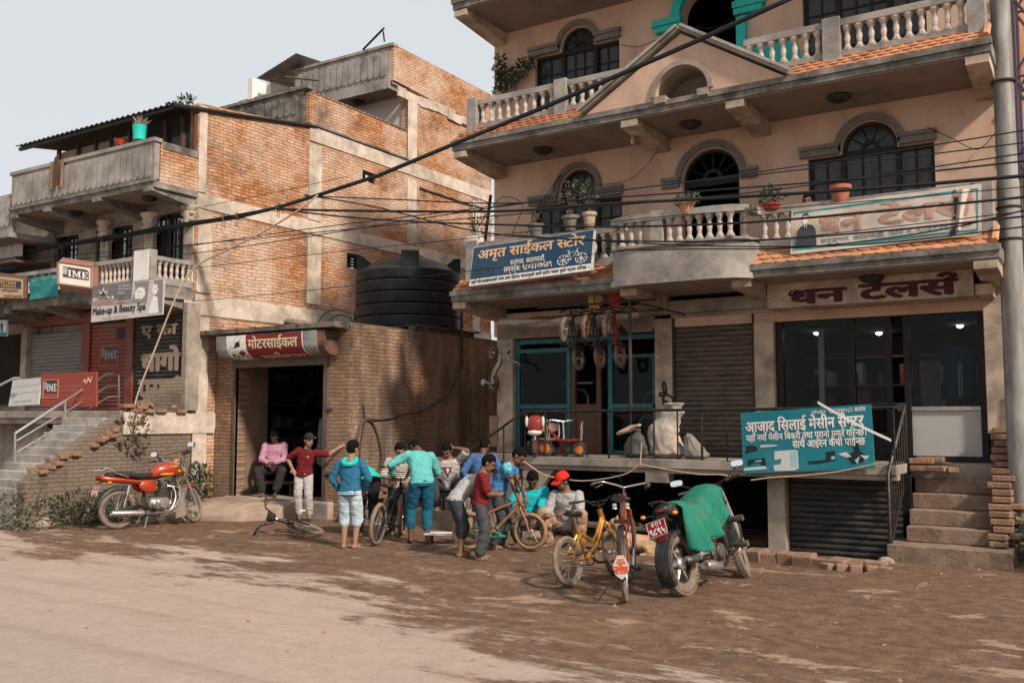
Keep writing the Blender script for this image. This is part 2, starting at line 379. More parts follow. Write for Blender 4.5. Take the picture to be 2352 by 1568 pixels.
def thing(name, label, cat, loc=(0, 0, 0), group=None, local=False, rz=0.0):
    """Empty at a thing's base; world-built things get parts in scene coordinates, local ones in their own"""
    o = bpy.data.objects.new(name, None); COL.objects.link(o); o.location = loc; o.empty_display_size = 0.2
    if local: o.rotation_euler = (0, 0, rz)
    else: WORLDROOT[o.name] = Vector(loc)
    return tag(o, label, cat, group)
def kids(o): return [c for c in bpy.data.objects if c.parent == o]
def dup(o, parent=None):
    ch = list(o.children)
    c = o.copy(); COL.objects.link(c)
    if parent is not None: c.parent = parent
    for k in ch: dup(k, c)
    return c
def box(name, m, parent, *b, bevel=0.0): return MB().box(*b).build(name, m, parent, smooth=0, bevel=bevel)
M['lit'] = lamp_mat('lit_lamp', (1, 0.95, 0.85), 70.0)
M['worn_step'] = mat('worn_step', (0.17, 0.11, 0.078), 0.95, var=0.3, scale=4, dirt=(0.26, 0.19, 0.14), dirt_amt=0.3, dirt_scale=3, bump=0.5, bscale=22)
# ================================================================ ground
def gh(x, y):
    """ground height: level street, rising towards the bank under the left house"""
    b = max(0.0, min(1.0, (-13.6-x)/2.2))*max(0.0, min(1.0, (y-8.2+max(0, -x-15)*0.12)/1.6))
    h = 0.42*b*b*(3-2*b)
    h += 0.05*max(0.0, min(1.0, (-x-9.5)/6))*max(0, min(1, (y-10.3)/1.5))
    e = max(0.0, min(1.0, (y-10.9)/0.8))*max(0, min(1, (x+9.5)/1.5))
    h -= 0.10*e if x < -2.4 else 0.0
    if y > 6: h += 0.022*noise.noise(Vector((x*0.9, y*0.9, 0)))+0.012*noise.noise(Vector((x*3.1, y*3.1, 4)))
    h += 0.006*noise.noise(Vector((x*2, y*5, 9)))
    return h
def ground_material():
    m = bpy.data.materials.new('dusty_street'); m.use_nodes = True
    t = m.node_tree; n = t.nodes; L = t.links; b = n['Principled BSDF']
    b.inputs['Roughness'].default_value = 0.95; b.inputs['Specular IOR Level'].default_value = 0.12
    tc = n.new('ShaderNodeTexCoord'); sp = n.new('ShaderNodeSeparateXYZ'); L.new(tc.outputs['Object'], sp.inputs[0])
    def nz(scale, st, det=9, rough=0.68, rot=0.0, dist=0.0):
        mp = n.new('ShaderNodeMapping'); mp.inputs['Scale'].default_value = st; mp.inputs['Rotation'].default_value = (0, 0, rot); L.new(tc.outputs['Object'], mp.inputs[0])
        z = n.new('ShaderNodeTexNoise'); z.inputs['Scale'].default_value = scale; z.inputs['Detail'].default_value = det; z.inputs['Roughness'].default_value = rough; z.inputs['Distortion'].default_value = dist
        L.new(mp.outputs[0], z.inputs['Vector']); return z.outputs[0]
    def mth(op, a, bb, cc=None):
        q = n.new('ShaderNodeMath'); q.operation = op
        for i, k in enumerate((a, bb, cc)):
            if k is None: continue
            if isinstance(k, (int, float)): q.inputs[i].default_value = k
            else: L.new(k, q.inputs[i])
        return q.outputs[0]
    def ramp(v, lo, hi, a=0.0, c=1.0):
        q = n.new('ShaderNodeMapRange'); q.inputs[1].default_value = lo; q.inputs[2].default_value = hi; q.inputs[3].default_value = a; q.inputs[4].default_value = c; L.new(v, q.inputs[0]); return q.outputs[0]
    def mix(f, a, c):
        q = n.new('ShaderNodeMix'); q.data_type = 'RGBA'; L.new(f, q.inputs[0])
        for i, k in ((6, a), (7, c)):
            if isinstance(k, tuple): q.inputs[i].default_value = (*k, 1)
            else: L.new(k, q.inputs[i])
        return q.outputs[2]
    big = nz(0.42, (0.8, 1.3, 1), rot=0.10)
    streak = nz(1.0, (0.5, 1.7, 1), rot=0.10, rough=0.74)
    fine = nz(6, (1, 1, 1)); grit = nz(55, (1, 1, 1), 4)
    # pale dust lies on the carriageway, brown trodden earth along the houses
    edge = mth('MINIMUM', mth('MULTIPLY_ADD', sp.outputs[0], -0.30, 4.85), 7.5)          # edge drifts with x
    d = mth('SUBTRACT', sp.outputs[1], edge)
    d = mth('MULTIPLY_ADD', big, 6.5, mth('SUBTRACT', d, 3.25))
    d = mth('MULTIPLY_ADD', streak, 8.5, mth('SUBTRACT', d, 4.25))
    d = mth('MULTIPLY_ADD', fine, 1.0, mth('SUBTRACT', d, 0.5))
    earth = ramp(d, -0.15, 0.5)
    pale = mix(ramp(big, 0.35, 0.65), (0.435, 0.335, 0.275), (0.37, 0.29, 0.24))
    pale = mix(ramp(streak, 0.52, 0.75, 0, 0.5), pale, (0.31, 0.235, 0.18))
    track = nz(1.0, (0.10, 2.6, 1), 6, 0.6, rot=0.16)
    pale = mix(ramp(track, 0.50, 0.66, 0, 0.6), pale, (0.27, 0.20, 0.155))
    grey = ramp(mth('SUBTRACT', sp.outputs[1], mth('MULTIPLY_ADD', sp.outputs[0], -0.25, 2.6)), -1.3, 1.2, 0.75, 0.0)
    pale = mix(grey, pale, (0.345, 0.295, 0.255))
    brown = mix(ramp(fine, 0.3, 0.7), (0.10, 0.056, 0.034), (0.155, 0.088, 0.055))
    brown = mix(ramp(streak, 0.5, 0.72, 0, 0.85), brown, (0.07, 0.041, 0.027))
    brown = mix(ramp(big, 0.55, 0.7, 0, 0.55), brown, (0.22, 0.125, 0.075))
    patch = nz(1.3, (0.8, 1.3, 1), rot=0.05, dist=0.3, rough=0.72)
    brown = mix(ramp(patch, 0.575, 0.61, 0, 0.75), brown, (0.36, 0.25, 0.18))
    c = mix(earth, pale, brown)
    c = mix(ramp(grit, 0.35, 0.65, 0.0, 0.3), c, mix(ramp(fine, 0.4, 0.6), (0.12, 0.085, 0.065), (0.36, 0.27, 0.21)))
    L.new(c, b.inputs['Base Color'])
    h = mth('MULTIPLY_ADD', grit, 0.35, mth('MULTIPLY_ADD', fine, 0.7, mth('MULTIPLY', streak, 1.0)))
    bp = n.new('ShaderNodeBump'); bp.inputs['Strength'].default_value = 0.8; bp.inputs['Distance'].default_value = 0.04
    L.new(h, bp.inputs['Height']); L.new(bp.outputs[0], b.inputs['Normal'])
    return m
M['street'] = ground_material()
def make_ground():
    xs = sorted(set([-900, -300, -120, -70, -45]+[round(-32+0.14*i, 3) for i in range(300)]+[12, 16, 25, 60, 200, 800]))
    ys = sorted(set([-500, -120, -40, -10, -2]+[round(0.14*i, 3) for i in range(112)]+[16.5, 20, 30, 60, 150, 500, 1200]))
    g = MB(); nx = len(xs)
    g.v = [(x, y, gh(x, y) if (-33 < x < 11 and -1 < y < 16) else (gh(-32, min(y, 15)) if x < -32 else (-0.02))) for y in ys for x in xs]
    g.f = [(j*nx+i, j*nx+i+1, (j+1)*nx+i+1, (j+1)*nx+i) for j in range(len(ys)-1) for i in range(nx-1)]
    tag(g.build('street_ground', 'street', smooth=180), kind='structure')
make_ground()

# ================================================================ shared building pieces
def cut(o, cutters):
    """open holes in a wall"""
    for c in cutters:
        k = c.build('cutter', None, smooth=0)
        md = o.modifiers.new('hole', 'BOOLEAN'); md.object = k; md.solver = 'EXACT'
        dg = bpy.context.evaluated_depsgraph_get()
        me = bpy.data.meshes.new_from_object(o.evaluated_get(dg)); o.modifiers.clear(); o.data = me
        bpy.data.objects.remove(k)
    return o
def arch_outline(cx, r, zs, z0, n=18):
    return [(cx-r, z0), (cx+r, z0)]+[(cx+r*math.cos(PI*i/n), zs+r*math.sin(PI*i/n)) for i in range(n+1)]
def ring_outline(cx, r0, r1, zs, n=18):
    return [(cx+r1*math.cos(PI*i/n), zs+r1*math.sin(PI*i/n)) for i in range(n+1)]+[(cx+r0*math.cos(PI*i/n), zs+r0*math.sin(PI*i/n)) for i in range(n, -1, -1)]
def yprism(pts, y0, y1): return MB().prism(pts, (0, y0, 0), (1, 0, 0), (0, 0, 1), (0, y1-y0, 0))
BAL = [(0.062, 0), (0.062, 0.03), (0.05, 0.035), (0.034, 0.085), (0.03, 0.10), (0.036, 0.112), (0.03, 0.125), (0.034, 0.14), (0.040, 0.19), (0.036, 0.235), (0.03, 0.25), (0.036, 0.262), (0.03, 0.275), (0.034, 0.29), (0.055, 0.345), (0.062, 0.35), (0.062, 0.38)]
_balm = {}
def baluster(x, y, z, h, parent, m='baluster_paint', sc=1.0):
    k = (round(h, 3), m, sc)
    if k not in _balm:
        _balm[k] = MB().lathe([(r*sc, zz*h/0.38) for r, zz in BAL], n=10).mesh('baluster', 30); _balm[k].materials.append(M[m])
    o = bpy.data.objects.new('baluster', _balm[k]); COL.objects.link(o); o.location = (x, y, z); o.parent = parent
    return o
def roll_shutter(x0, x1, z0, z1, y, m, parent, name='rolling_shutter', pitch=0.075, axis='Y'):
    """slatted shutter: each slat a shallow half round"""
    n = max(4, int((z1-z0)/pitch)); p = (z1-z0)/n; prof = []
    for i in range(n):
        for t, d in ((0.0, 0.0), (0.12, 0.012), (0.35, 0.022), (0.62, 0.024), (0.85, 0.014), (0.95, 0.0)): prof.append((z0+(i+t)*p, d))
    prof.append((z1, 0))
    b = MB(); vs = []; fs = []
    for z, d in prof: vs += [(x0, y-d, z), (x1, y-d, z)]
    for i in range(len(prof)-1): fs.append((2*i, 2*i+1, 2*i+3, 2*i+2))
    b.add(vs, fs)
    return b.build(name, m, parent, smooth=50)
def tile_strip(x0, x1, yf, zf, yb, zb, m, parent, rows=3, wd=0.155, name='roof_tiles'):
    """pent strip of overlapping fish-scale clay tiles"""
    b = MB(); dy, dz = (yb-yf)/rows, (zb-zf)/rows; sl = Vector((0, dy, dz)); L = sl.length; d = sl.normalized(); nrm = Vector((0, -d.z, d.y))
    b.add([(x0, yf, zf), (x1, yf, zf), (x1, yb, zb), (x0, yb, zb)], [(0, 1, 2, 3)])
    for r in range(rows+1):
        off = wd/2 if r % 2 else 0; k = int((x1-x0)/wd)+1
        for i in range(k):
            cx = x0+off+wd*(i+0.5)
            if cx+wd*0.55 > x1+0.06 or cx-wd*0.55 < x0-0.06: continue
            lift = 0.022+rnd.uniform(-0.004, 0.006); tw = rnd.uniform(-0.006, 0.006)
            o = Vector((cx+tw, yf, zf))+d*(r*L-0.03)+nrm*lift
            w2 = wd*0.485; pts = [(-w2, L*0.35), (-w2*0.62, 0.012), (-w2*0.2, 0), (w2*0.2, 0), (w2*0.62, 0.012), (w2, L*0.35), (w2, L*1.25), (-w2, L*1.25)]
            top = [o+Vector((a, 0, 0))+d*c-nrm*(c*0.030/L) for a, c in pts]; bot = [p-nrm*0.022 for p in top]; n = len(pts)
            b.add(top+bot, [tuple(range(n))]+[(q, q+n, (q+1) % n+n, (q+1) % n) for q in range(n)])
    return b.build(name, m, parent, smooth=0)
def fan_window(name, x0, x1, z0, zt, cx, r, zs, y, parent, curtain=None, open_leaf=False):
    """three-part wooden window with a half-round fanlight; panes and curtains are sub-parts"""
    f = MB(); t = 0.055; d = 0.09
    a0, a1 = cx-r, cx+r
    f.box(x0, x0+t, y, y+d, z0, zt); f.box(x1-t, x1, y, y+d, z0, zt); f.box(x0+t, x1-t, y, y+d, z0, z0+t)
    f.box(x0+t, a0, y, y+d, zt-t, zt); f.box(a1, x1-t, y, y+d, zt-t, zt)
    f.box(a0-t*0.6, a0+t*0.7, y-0.008, y+d, z0+t, zs); f.box(a1-t*0.7, a1+t*0.6, y-0.008, y+d, z0+t, zs)
    f.box(a0+t*0.7, a1-t*0.7, y, y+d, zt-0.05, zt+0.045)
    f.prism(ring_outline(cx, r-0.05, r, zs), (0, y, 0), (1, 0, 0), (0, 0, 1), (0, d, 0))
    f.prism(ring_outline(cx, r*0.2, r*0.34, zt+0.045), (0, y, 0), (1, 0, 0), (0, 0, 1), (0, d, 0))
    for k in range(1, 5):
        a = PI*k/5; dr = Vector((math.cos(a), 0, math.sin(a)))
        f.tube([Vector((cx, y+d/2, zt+0.045))+dr*(r*0.3), Vector((cx, y+d/2, zs))+dr*(r-0.03)], 0.018, 4)
    def leaf(xa, xb, nc):
        zb = zt-0.06
        for i in range(1, nc): f.box(xa+(xb-xa)*i/nc-0.014, xa+(xb-xa)*i/nc+0.014, y+0.02, y+0.06, z0+t, zb)
        for i in range(1, 4): f.box(xa, xb, y+0.022, y+0.058, z0+t+(zb-z0-t)*i/4-0.013, z0+t+(zb-z0-t)*i/4+0.013)
    leaf(x0+t, a0-t*0.6, 2); leaf(a0+t*0.7, a1-t*0.7, 3); leaf(a1+t*0.6, x1-t, 2)
    o = f.build(name, 'dark_wood', parent, smooth=30)
    g = MB(); g.box(x0+t, x1-t, y+0.036, y+0.042, z0+t, zt-0.03)
    g.prism(arch_outline(cx, r-0.05, zs, zt+0.045), (0, y+0.036, 0), (1, 0, 0), (0, 0, 1), (0, 0.006, 0)); g.build('pane', 'glass_dusty', o, smooth=0)
    if curtain:
        for ca, cb in ((x0+0.08, x0+0.36), (a0+0.05, cx-0.02), (cx+0.06, a1-0.04), (a1+0.1, x1-0.08)):
            c = MB().sheet(28, 6, lambda u, v: (ca+(cb-ca)*u, y+0.09+0.015*math.sin(u*26+v), z0+0.05+(zt-z0-0.12)*v)); c.build('curtain', curtain, o, smooth=180)
    if open_leaf:
        q = MB(); mt = Matrix.Rotation(R(72), 3, 'Z'); h = zt-z0-0.1; wl = 0.4
        for a, bx in (((0.02, 0, h/2), (0.05, 0.04, h)), ((wl, 0, h/2), (0.05, 0.04, h)), ((wl/2, 0, 0.025), (wl, 0.036, 0.05)), ((wl/2, 0, h-0.025), (wl, 0.036, 0.05)), ((wl/2, 0, h*0.33), (wl, 0.03, 0.03)), ((wl/2, 0, h*0.66), (wl, 0.03, 0.03)), ((wl/2, 0, h/2), (0.03, 0.028, h))):
            q.obox(Vector((a1+0.03, y-0.03, z0+0.05))+mt @ Vector((a[0], a[1], a[2])), bx, mt)
        q.build('open_leaf', 'dark_wood', o, smooth=0)
    return o
def hood(xa, xb, z, y, b):
    b.box(xa, xb, y-0.075, y-0.003, z, z+0.05); b.box(xa+0.015, xb-0.015, y-0.055, y-0.003, z+0.05, z+0.10); b.box(xa-0.01, xb+0.01, y-0.085, y-0.003, z+0.10, z+0.155)

# ================================================================ the plastered house with shops
YW, YS, XL, XR = 13.6, 12.35, -9.0, -1.12
def right_house():
    H = thing('shop_house', 'tall pink plastered house with arched windows, balustrade balconies and shops on a raised veranda', 'house', (-5, YW, 0))
    # walls, with their openings
    wl = MB().box(XL, XR, YW, YW+0.24, 3.1, 10.8).build('front_wall', 'pink_plaster', H, smooth=0)
    WIN = [(-8.16, -6.53, 4.15, 5.29, -7.34, 0.34, 5.49), (-3.56, -1.87, 4.15, 5.43, -2.71, 0.37, 5.48), (-8.16, -6.55, 6.7, 7.90, -7.33, 0.31, 7.96), (-3.58, -1.91, 6.7, 7.9, -2.74, 0.35, 7.96)]
    cs = []
    for x0, x1, z0, zt, cx, r, zs in WIN:
        cs += [MB().box(x0, x1, YW-0.1, YW+0.4, z0, zt), yprism(arch_outline(cx, r, zs, zt-0.1), YW-0.1, YW+0.4)]
    cs += [yprism(arch_outline(-5.035, 0.455, 5.37, 3.75), YW-0.1, YW+0.4), yprism(arch_outline(-5.01, 0.45, 7.98, 6.3), YW-0.1, YW+0.4)]
    cut(wl, cs)
    s = MB(); s.box(XL, XL+0.24, YW+0.245, 21, -0.3, 10.8); s.build('side_wall', 'pink_plaster', H, smooth=0)
    s = MB(); s.box(XR-0.24, XR, YW+0.245, 21, -0.3, 10.8); s.box(XL+0.24, XR-0.24, 20.7, 21, -0.3, 10.8); s.build('rear_wall', 'brick_front', H, smooth=0)
    # raw brick edge of the right corner
    e = MB()
    for i in range(96):
        z = 1.3+i*0.075; e.box(XR+0.004, XR+0.05+rnd.uniform(0, 0.05), YW-0.02+rnd.uniform(0, 0.03), YW+0.3, z, z+0.066)
    e.build('raw_brick_edge', mat('edge_brick', (0.62, 0.36, 0.20), 0.95, var=0.3, scale=6, bump=0.4), H, smooth=0)
    f = MB()
    for z in (3.60, 6.10, 8.5): f.box(XL+0.245, XR-0.245, YW+0.245, 20.7, z-0.02, z+0.1)
    f.box(XL+0.245, XR-0.245, YW+2.6, YW+2.75, 1.1, 10.7); f.build('inner_floors', 'interior_dark', H, smooth=0)
    # windows
    cur = [cloth((0.66, 0.6, 0.55)), cloth((0.7, 0.55, 0.47)), None, cloth((0.36, 0.07, 0.06))]
    for i, a in enumerate(WIN):
        fan_window('window', *a, YW+0.07, H, cur[i], open_leaf=(i == 2))
    mo = MB()
    for x0, x1, z0, zt, cx, r, zs in WIN:
        mo.prism(ring_outline(cx, r+0.012, r+0.11, zs), (0, YW-0.05, 0), (1, 0, 0), (0, 0, 1), (0, 0.047, 0))
        hood(x0-0.1, cx-r-0.03, zt+0.01, YW, mo); hood(cx+r+0.03, x1+0.03, zt+0.01, YW, mo)
        for sx in (-1, 1): mo.box(cx+sx*(r+0.012), cx+sx*(r+0.10), YW-0.05, YW-0.003, zt+0.166, zs-0.001)
    mo.prism(ring_outline(-5.035, 0.47, 0.57, 5.37), (0, YW-0.05, 0), (1, 0, 0), (0, 0, 1), (0, 0.047, 0))
    hood(-5.035-0.78, -5.035-0.49, 5.28, YW, mo); hood(-5.035+0.49, -5.035+0.74, 5.28, YW, mo)
    each(mo, 'window_moulding', 'moulding', H, 30)
    t = MB(); cx = -5.01
    t.prism(ring_outline(cx, 0.452, 0.60, 7.98), (0, YW-0.11, 0), (1, 0, 0), (0, 0, 1), (0, 0.3, 0))
    for sx in (-1, 1):
        t.box(cx+sx*0.452, cx+sx*0.60, YW-0.09, YW+0.19, 6.3, 7.76); t.box(cx+sx*0.43, cx+sx*0.86, YW-0.13, YW-0.003, 7.78, 7.87); t.box(cx+sx*0.42, cx+sx*0.90, YW-0.16, YW-0.003, 7.875, 7.975)
    t.build('turquoise_door_surround', 'turquoise', H, smooth=30)
    pts = [(-4.40, 6.5), (-3.63, 6.5), (-3.61, 7.0), (-3.66, 7.2), (-3.75, 7.34), (-3.9, 7.41), (-4.05, 7.37), (-4.2, 7.42), (-4.40, 7.40)]
    MB().prism(pts, (0, YW-0.004, 0), (1, 0, 0), (0, 0, 1), (0, 0.003, 0)).build('turquoise_paint_patch', 'turquoise', H, smooth=0)
    # fanlight and dark leaf of the middle door
    d = MB(); dx, dz = -5.035, 5.33; y = YW+0.10
    d.prism(ring_outline(dx, 0.41, 0.455, 5.37), (0, y, 0), (1, 0, 0), (0, 0, 1), (0, 0.07, 0)); d.box(dx-0.455, dx+0.455, y, y+0.07, dz-0.06, dz+0.04)
    d.prism(ring_outline(dx, 0.10, 0.16, dz+0.04), (0, y, 0), (1, 0, 0), (0, 0, 1), (0, 0.06, 0))
    for k in range(1, 6):
        a = PI*k/6; q = Vector((math.cos(a), 0, math.sin(a))); d.tube([Vector((dx, y+0.03, dz+0.04))+q*0.13, Vector((dx, y+0.03, dz+0.04))+q*0.43], 0.022, 4)
    d.box(dx-0.455, dx-0.40, y, y+0.07, 3.75, dz-0.06); d.box(dx+0.40, dx+0.455, y, y+0.07, 3.75, dz-0.06)
    d.build('door_fanlight', 'dark_wood', H, smooth=30)
    # ---- balcony slabs
    def slab(z_soff, z_top, name, xa=XL, xb=-1.05, y=YS, beams=()):
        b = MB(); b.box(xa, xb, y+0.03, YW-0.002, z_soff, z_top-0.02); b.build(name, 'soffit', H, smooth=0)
        f = MB(); f.box(xa-0.012, xb+0.012, y, y+0.028, z_soff+0.02, z_top-0.075); f.box(xa-0.03, xb+0.03, y-0.03, y+0.0285, z_top-0.073, z_top); f.box(xa-0.012, xa-0.001, y+0.029, YW+0.1, z_soff+0.02, z_top); f.box(xb+0.001, xb+0.012, y+0.029, YW+0.1, z_soff+0.02, z_top)
        f.build('slab_edge', 'concrete_grimy', H, smooth=0)
        g = MB()
        for x0, x1 in beams:
            zb = z_soff-0.2
            g.add([(x0, y+0.012, z_soff-0.10), (x1, y+0.012, z_soff-0.10), (x1, YW-0.003, zb), (x0, YW-0.003, zb), (x0, y+0.012, z_soff-0.001), (x1, y+0.012, z_soff-0.001), (x1, YW-0.003, z_soff-0.001), (x0, YW-0.003, z_soff-0.001)], [(0, 3, 2, 1), (4, 5, 6, 7), (0, 1, 5, 4), (1, 2, 6, 5), (2, 3, 7, 6), (3, 0, 4, 7)])
        each(g, 'slab_beam', 'cream_plaster', H, smooth=0)
    BM = ((XL+0.01, XL+0.26), (-5.94, -5.68), (-4.34, -4.08), (-1.32, -1.06))
    slab(6.07, 6.25, 'balcony_slab', beams=BM)
    slab(3.57, 3.75, 'balcony_slab', beams=((XL+0.01, XL+0.26), (-5.98, -5.72), (-4.30, -4.04), (-1.32, -1.06)))
    slab(8.47, 8.66, 'roof_slab', beams=((XL+0.01, XL+0.26), (-1.32, -1.06)))
    # ---- tile strips
    tile_strip(XL, -6.36, YS+0.005, 6.262, 12.60, 6.47, 'tile', H, wd=0.145)
    tile_strip(-3.62, -1.06, YS+0.005, 6.262, 12.60, 6.47, 'tile_sunlit', H, wd=0.15)
    tile_strip(XL, -6.0, YS+0.005, 3.762, 12.62, 3.99, 'tile', H, wd=0.15)
    tile_strip(-4.02, -1.06, YS+0.005, 3.762, 12.62, 4.0, 'tile_sunlit', H, wd=0.16)
    hp = MB()
    for z in (6.26, 3.76): hp.tube([(-1.085, YS, z+0.03), (-1.085, 12.62, z+0.25)], 0.045, 6)
    each(hp, 'hip_tile', 'tile_sunlit', H)
    # ---- balustrades
    def rail(segs, peds, z0, z1, y, name='balustrade'):
        b = MB()
        for x0, x1 in segs:
            b.box(x0, x1, y-0.065, y+0.065, z1-0.095, z1); b.box(x0, x1, y-0.055, y+0.055, z0-0.16, z0)
        for x0, x1 in peds: b.box(x0, x1, y-0.10, y+0.10, z0-0.20, z1+0.035)
        o = b.build(name, 'concrete', H, smooth=0, bevel=0.006)
        for x0, x1 in segs:
            n = max(2, round((x1-x0)/0.158))
            for i in range(n): baluster(x0+(x1-x0)*(i+0.5)/n, y, z0-0.001, z1-0.095-z0+0.002, o)
        return o
    rail([(-8.68, -7.20), (-6.98, -5.85)], [(-8.87, -8.68), (-7.20, -6.98)], 6.56, 6.97, 12.66)
    rail([(-4.15, -3.06), (-2.83, -1.30)], [(-3.06, -2.83), (-1.30, -1.10)], 6.56, 6.99, 12.66)
    rail([(-8.66, -6.15)], [(-8.88, -8.66)], 4.12, 4.57, 12.66)
    rail([(-4.0, -1.30)], [(-1.30, -1.10)], 4.12, 4.57, 12.66)
    # ---- bowed middle balcony
    path = [(-6.06, 12.62), (-6.08, 12.40), (-6.02, 12.22), (-5.85, 12.12), (-5.6, 12.10)]+[(-5.35+0.11*i, 12.10) for i in range(8)]+[(-4.4, 12.11), (-4.2, 12.16), (-4.05, 12.28), (-3.99, 12.45), (-3.98, 12.62)]
    def band(z0, z1, ho, hi):
        b = MB(); P = [Vector((x, y, 0)) for x, y in path]; n = len(P); vs = []
        for i, p in enumerate(P):
            d = (P[min(i+1, n-1)]-P[max(i-1, 0)]).normalized(); nn = Vector((d.y, -d.x, 0))
            for q, z in ((p+nn*ho, z0), (p+nn*ho, z1), (p-nn*hi, z1), (p-nn*hi, z0)): vs.append((q.x, q.y, z))
        fs = [(i*4+k, (i+1)*4+k, (i+1)*4+(k+1) % 4, i*4+(k+1) % 4) for i in range(n-1) for k in range(4)]+[(3, 2, 1, 0), ((n-1)*4, (n-1)*4+1, (n-1)*4+2, (n-1)*4+3)]
        return b.add(vs, fs)
    bb = band(3.66, 4.10, 0.0, 0.09); bb.join(band(4.102, 4.135, 0.03, 0.10)); bb.join(band(3.575, 3.657, 0.03, 0.09))
    bo = bb.build('bowed_balcony_panel', 'concrete', H, smooth=35)
    rb = band(4.475, 4.57, 0.03, 0.10); rb.box(-5.37, -5.19, 12.08, 12.24, 4.137, 4.6); ro = rb.build('bowed_balustrade', 'concrete', H, smooth=35)
    for i in range(5): baluster(-5.98+i*0.145, 12.16+(0.06 if i == 0 else 0), 4.135, 0.34, ro)
    for i in range(7): baluster(-5.1+i*0.145, 12.15, 4.135, 0.34, ro)
    baluster(-4.09, 12.33, 4.135, 0.34, ro)
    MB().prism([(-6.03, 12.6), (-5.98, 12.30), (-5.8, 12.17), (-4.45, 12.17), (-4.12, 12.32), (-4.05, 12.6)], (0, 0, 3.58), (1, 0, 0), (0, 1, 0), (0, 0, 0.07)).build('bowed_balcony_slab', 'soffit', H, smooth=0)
    # ---- pediment with its arched niche
    yp = YS-0.03
    pd = MB(); pts = [(-6.50, 6.255), (-5.39, 6.255), (-5.39, 6.30)]
    ar = [(-4.965+0.40*math.cos(PI-PI*i/18), 6.30+0.40*math.sin(PI-PI*i/18)) for i in range(19)]
    poly = [(-6.50, 6.255), (-5.37, 6.255)]+ar+[(-4.56, 6.255), (-3.50, 6.255), (-4.965, 7.17)]
    pd.prism(poly, (0, yp, 0), (1, 0, 0), (0, 0, 1), (0, 0.12, 0)); pd.build('pediment', 'pink_plaster', H, smooth=0)
    pr = MB()
    for x0, x1 in ((-6.56, -4.965), (-3.44, -4.965)):
        a, c = Vector((x0, 0, 6.26)), Vector((x1, 0, 7.215)); d = (c-a).normalized(); nn = Vector((-d.z, 0, d.x))*(1 if x1 > x0 else -1)
        for k0, k1, ya, yb in ((0.0, 0.035, -0.075, 0.40), (0.035, 0.075, -0.12, 0.42)):
            q = [a+nn*k0, c+nn*k0, c+nn*k1, a+nn*k1]
            pr.add([(p.x, yp+ya, p.z) for p in q]+[(p.x, yp+yb, p.z) for p in q], [(0, 1, 2, 3), (7, 6, 5, 4), (0, 4, 5, 1), (1, 5, 6, 2), (2, 6, 7, 3), (3, 7, 4, 0)])
    pr.build('pediment_coping', 'concrete', H, smooth=0)
    an = MB(); an.prism(ring_outline(-4.965, 0.40, 0.475, 6.30), (0, yp-0.035, 0), (1, 0, 0), (0, 0, 1), (0, 0.034, 0)); an.prism(ring_outline(-4.965, 0.40, 0.44, 6.30), (0, yp+0.12, 0), (1, 0, 0), (0, 0, 1), (0, 0.42, 0)); an.box(-5.36, -4.57, yp+0.54, yp+0.58, 6.25, 6.72)
    an.box(-5.37, -5.20, yp-0.05, yp+0.14, 6.20, 6.30); an.box(-4.72, -4.56, yp-0.05, yp+0.14, 6.20, 6.30)
    an.build('niche_moulding', 'grey_plaster', H, smooth=30)
    MB().prism([(-6.5, 6.26), (-3.5, 6.26), (-4.965, 7.16)], (0, yp+0.56, 0), (1, 0, 0), (0, 0, 1), (0, 0.1, 0)).build('pediment_back', 'grey_plaster', H, smooth=0)
    # ---- soffit lamps
    for x, y_, z in ((-7.65, 12.98, 6.07), (-5.1, 12.98, 6.07), (-2.95, 12.95, 6.07), (-2.6, 12.95, 3.57)):
        MB().lathe([(0.02, -0.10), (0.10, -0.085), (0.15, -0.05), (0.165, -0.02), (0.15, 0.0)], (x, y_, z), n=18).build('soffit_lamp', 'black_plastic', H)
    # ---- ground floor
    c = MB(); c.box(-8.92, -8.60, YW-0.03, YW+0.3, 1.12, 3.05); c.box(-5.98, -5.69, YW-0.03, YW+0.3, 1.12, 3.3); c.box(-4.40, -4.11, YW-0.03, YW+0.3, 1.12, 3.1); c.box(-1.36, -1.12, YW-0.03, YW+0.3, 1.5, 3.4)
    each(c, 'shop_column', 'cream_plaster', H, smooth=0, bevel=0.008)
    l = MB(); l.box(-8.92, -6.02, YW-0.03, YW+0.2, 3.052, 3.30); l.box(-6.02, -4.08, YW-0.16, YW+0.2, 3.302, 3.49); l.box(-6.02, -4.08, YW-0.03, YW+0.2, 3.24, 3.3); l.box(XL, XR, YW, YW+0.2, 3.49, 3.57); each(l, 'shop_lintel', 'grey_plaster', H, smooth=0)
    bs = MB(); bs.box(-4.02, -1.40, 13.02, YW-0.035, 3.23, 3.57); bs.box(-1.39, -1.2, 13.06, YW-0.035, 3.24, 3.38); bs.build('shop_fascia', 'cream_plaster', H, smooth=0, bevel=0.006)
    roll_shutter(-5.66, -4.42, 1.13, 3.24, YW+0.03, 'shutter_brown', H)
    gd = MB(); gd.box(-5.688, -5.65, YW-0.02, YW+0.08, 1.12, 3.24); gd.box(-4.43, -4.402, YW-0.02, YW+0.08, 1.12, 3.24); gd.box(-5.65, -4.43, YW-0.01, YW+0.05, 1.12, 1.16); each(gd, 'shutter_guide', 'rust_iron', H, smooth=0)
    # bike-shop front: teal timber
    tf = MB(); y = YW+0.06
    def fr(x0, x1, z0, z1, w_=0.06): tf.box(x0, x1, y, y+0.07, z0, z1)
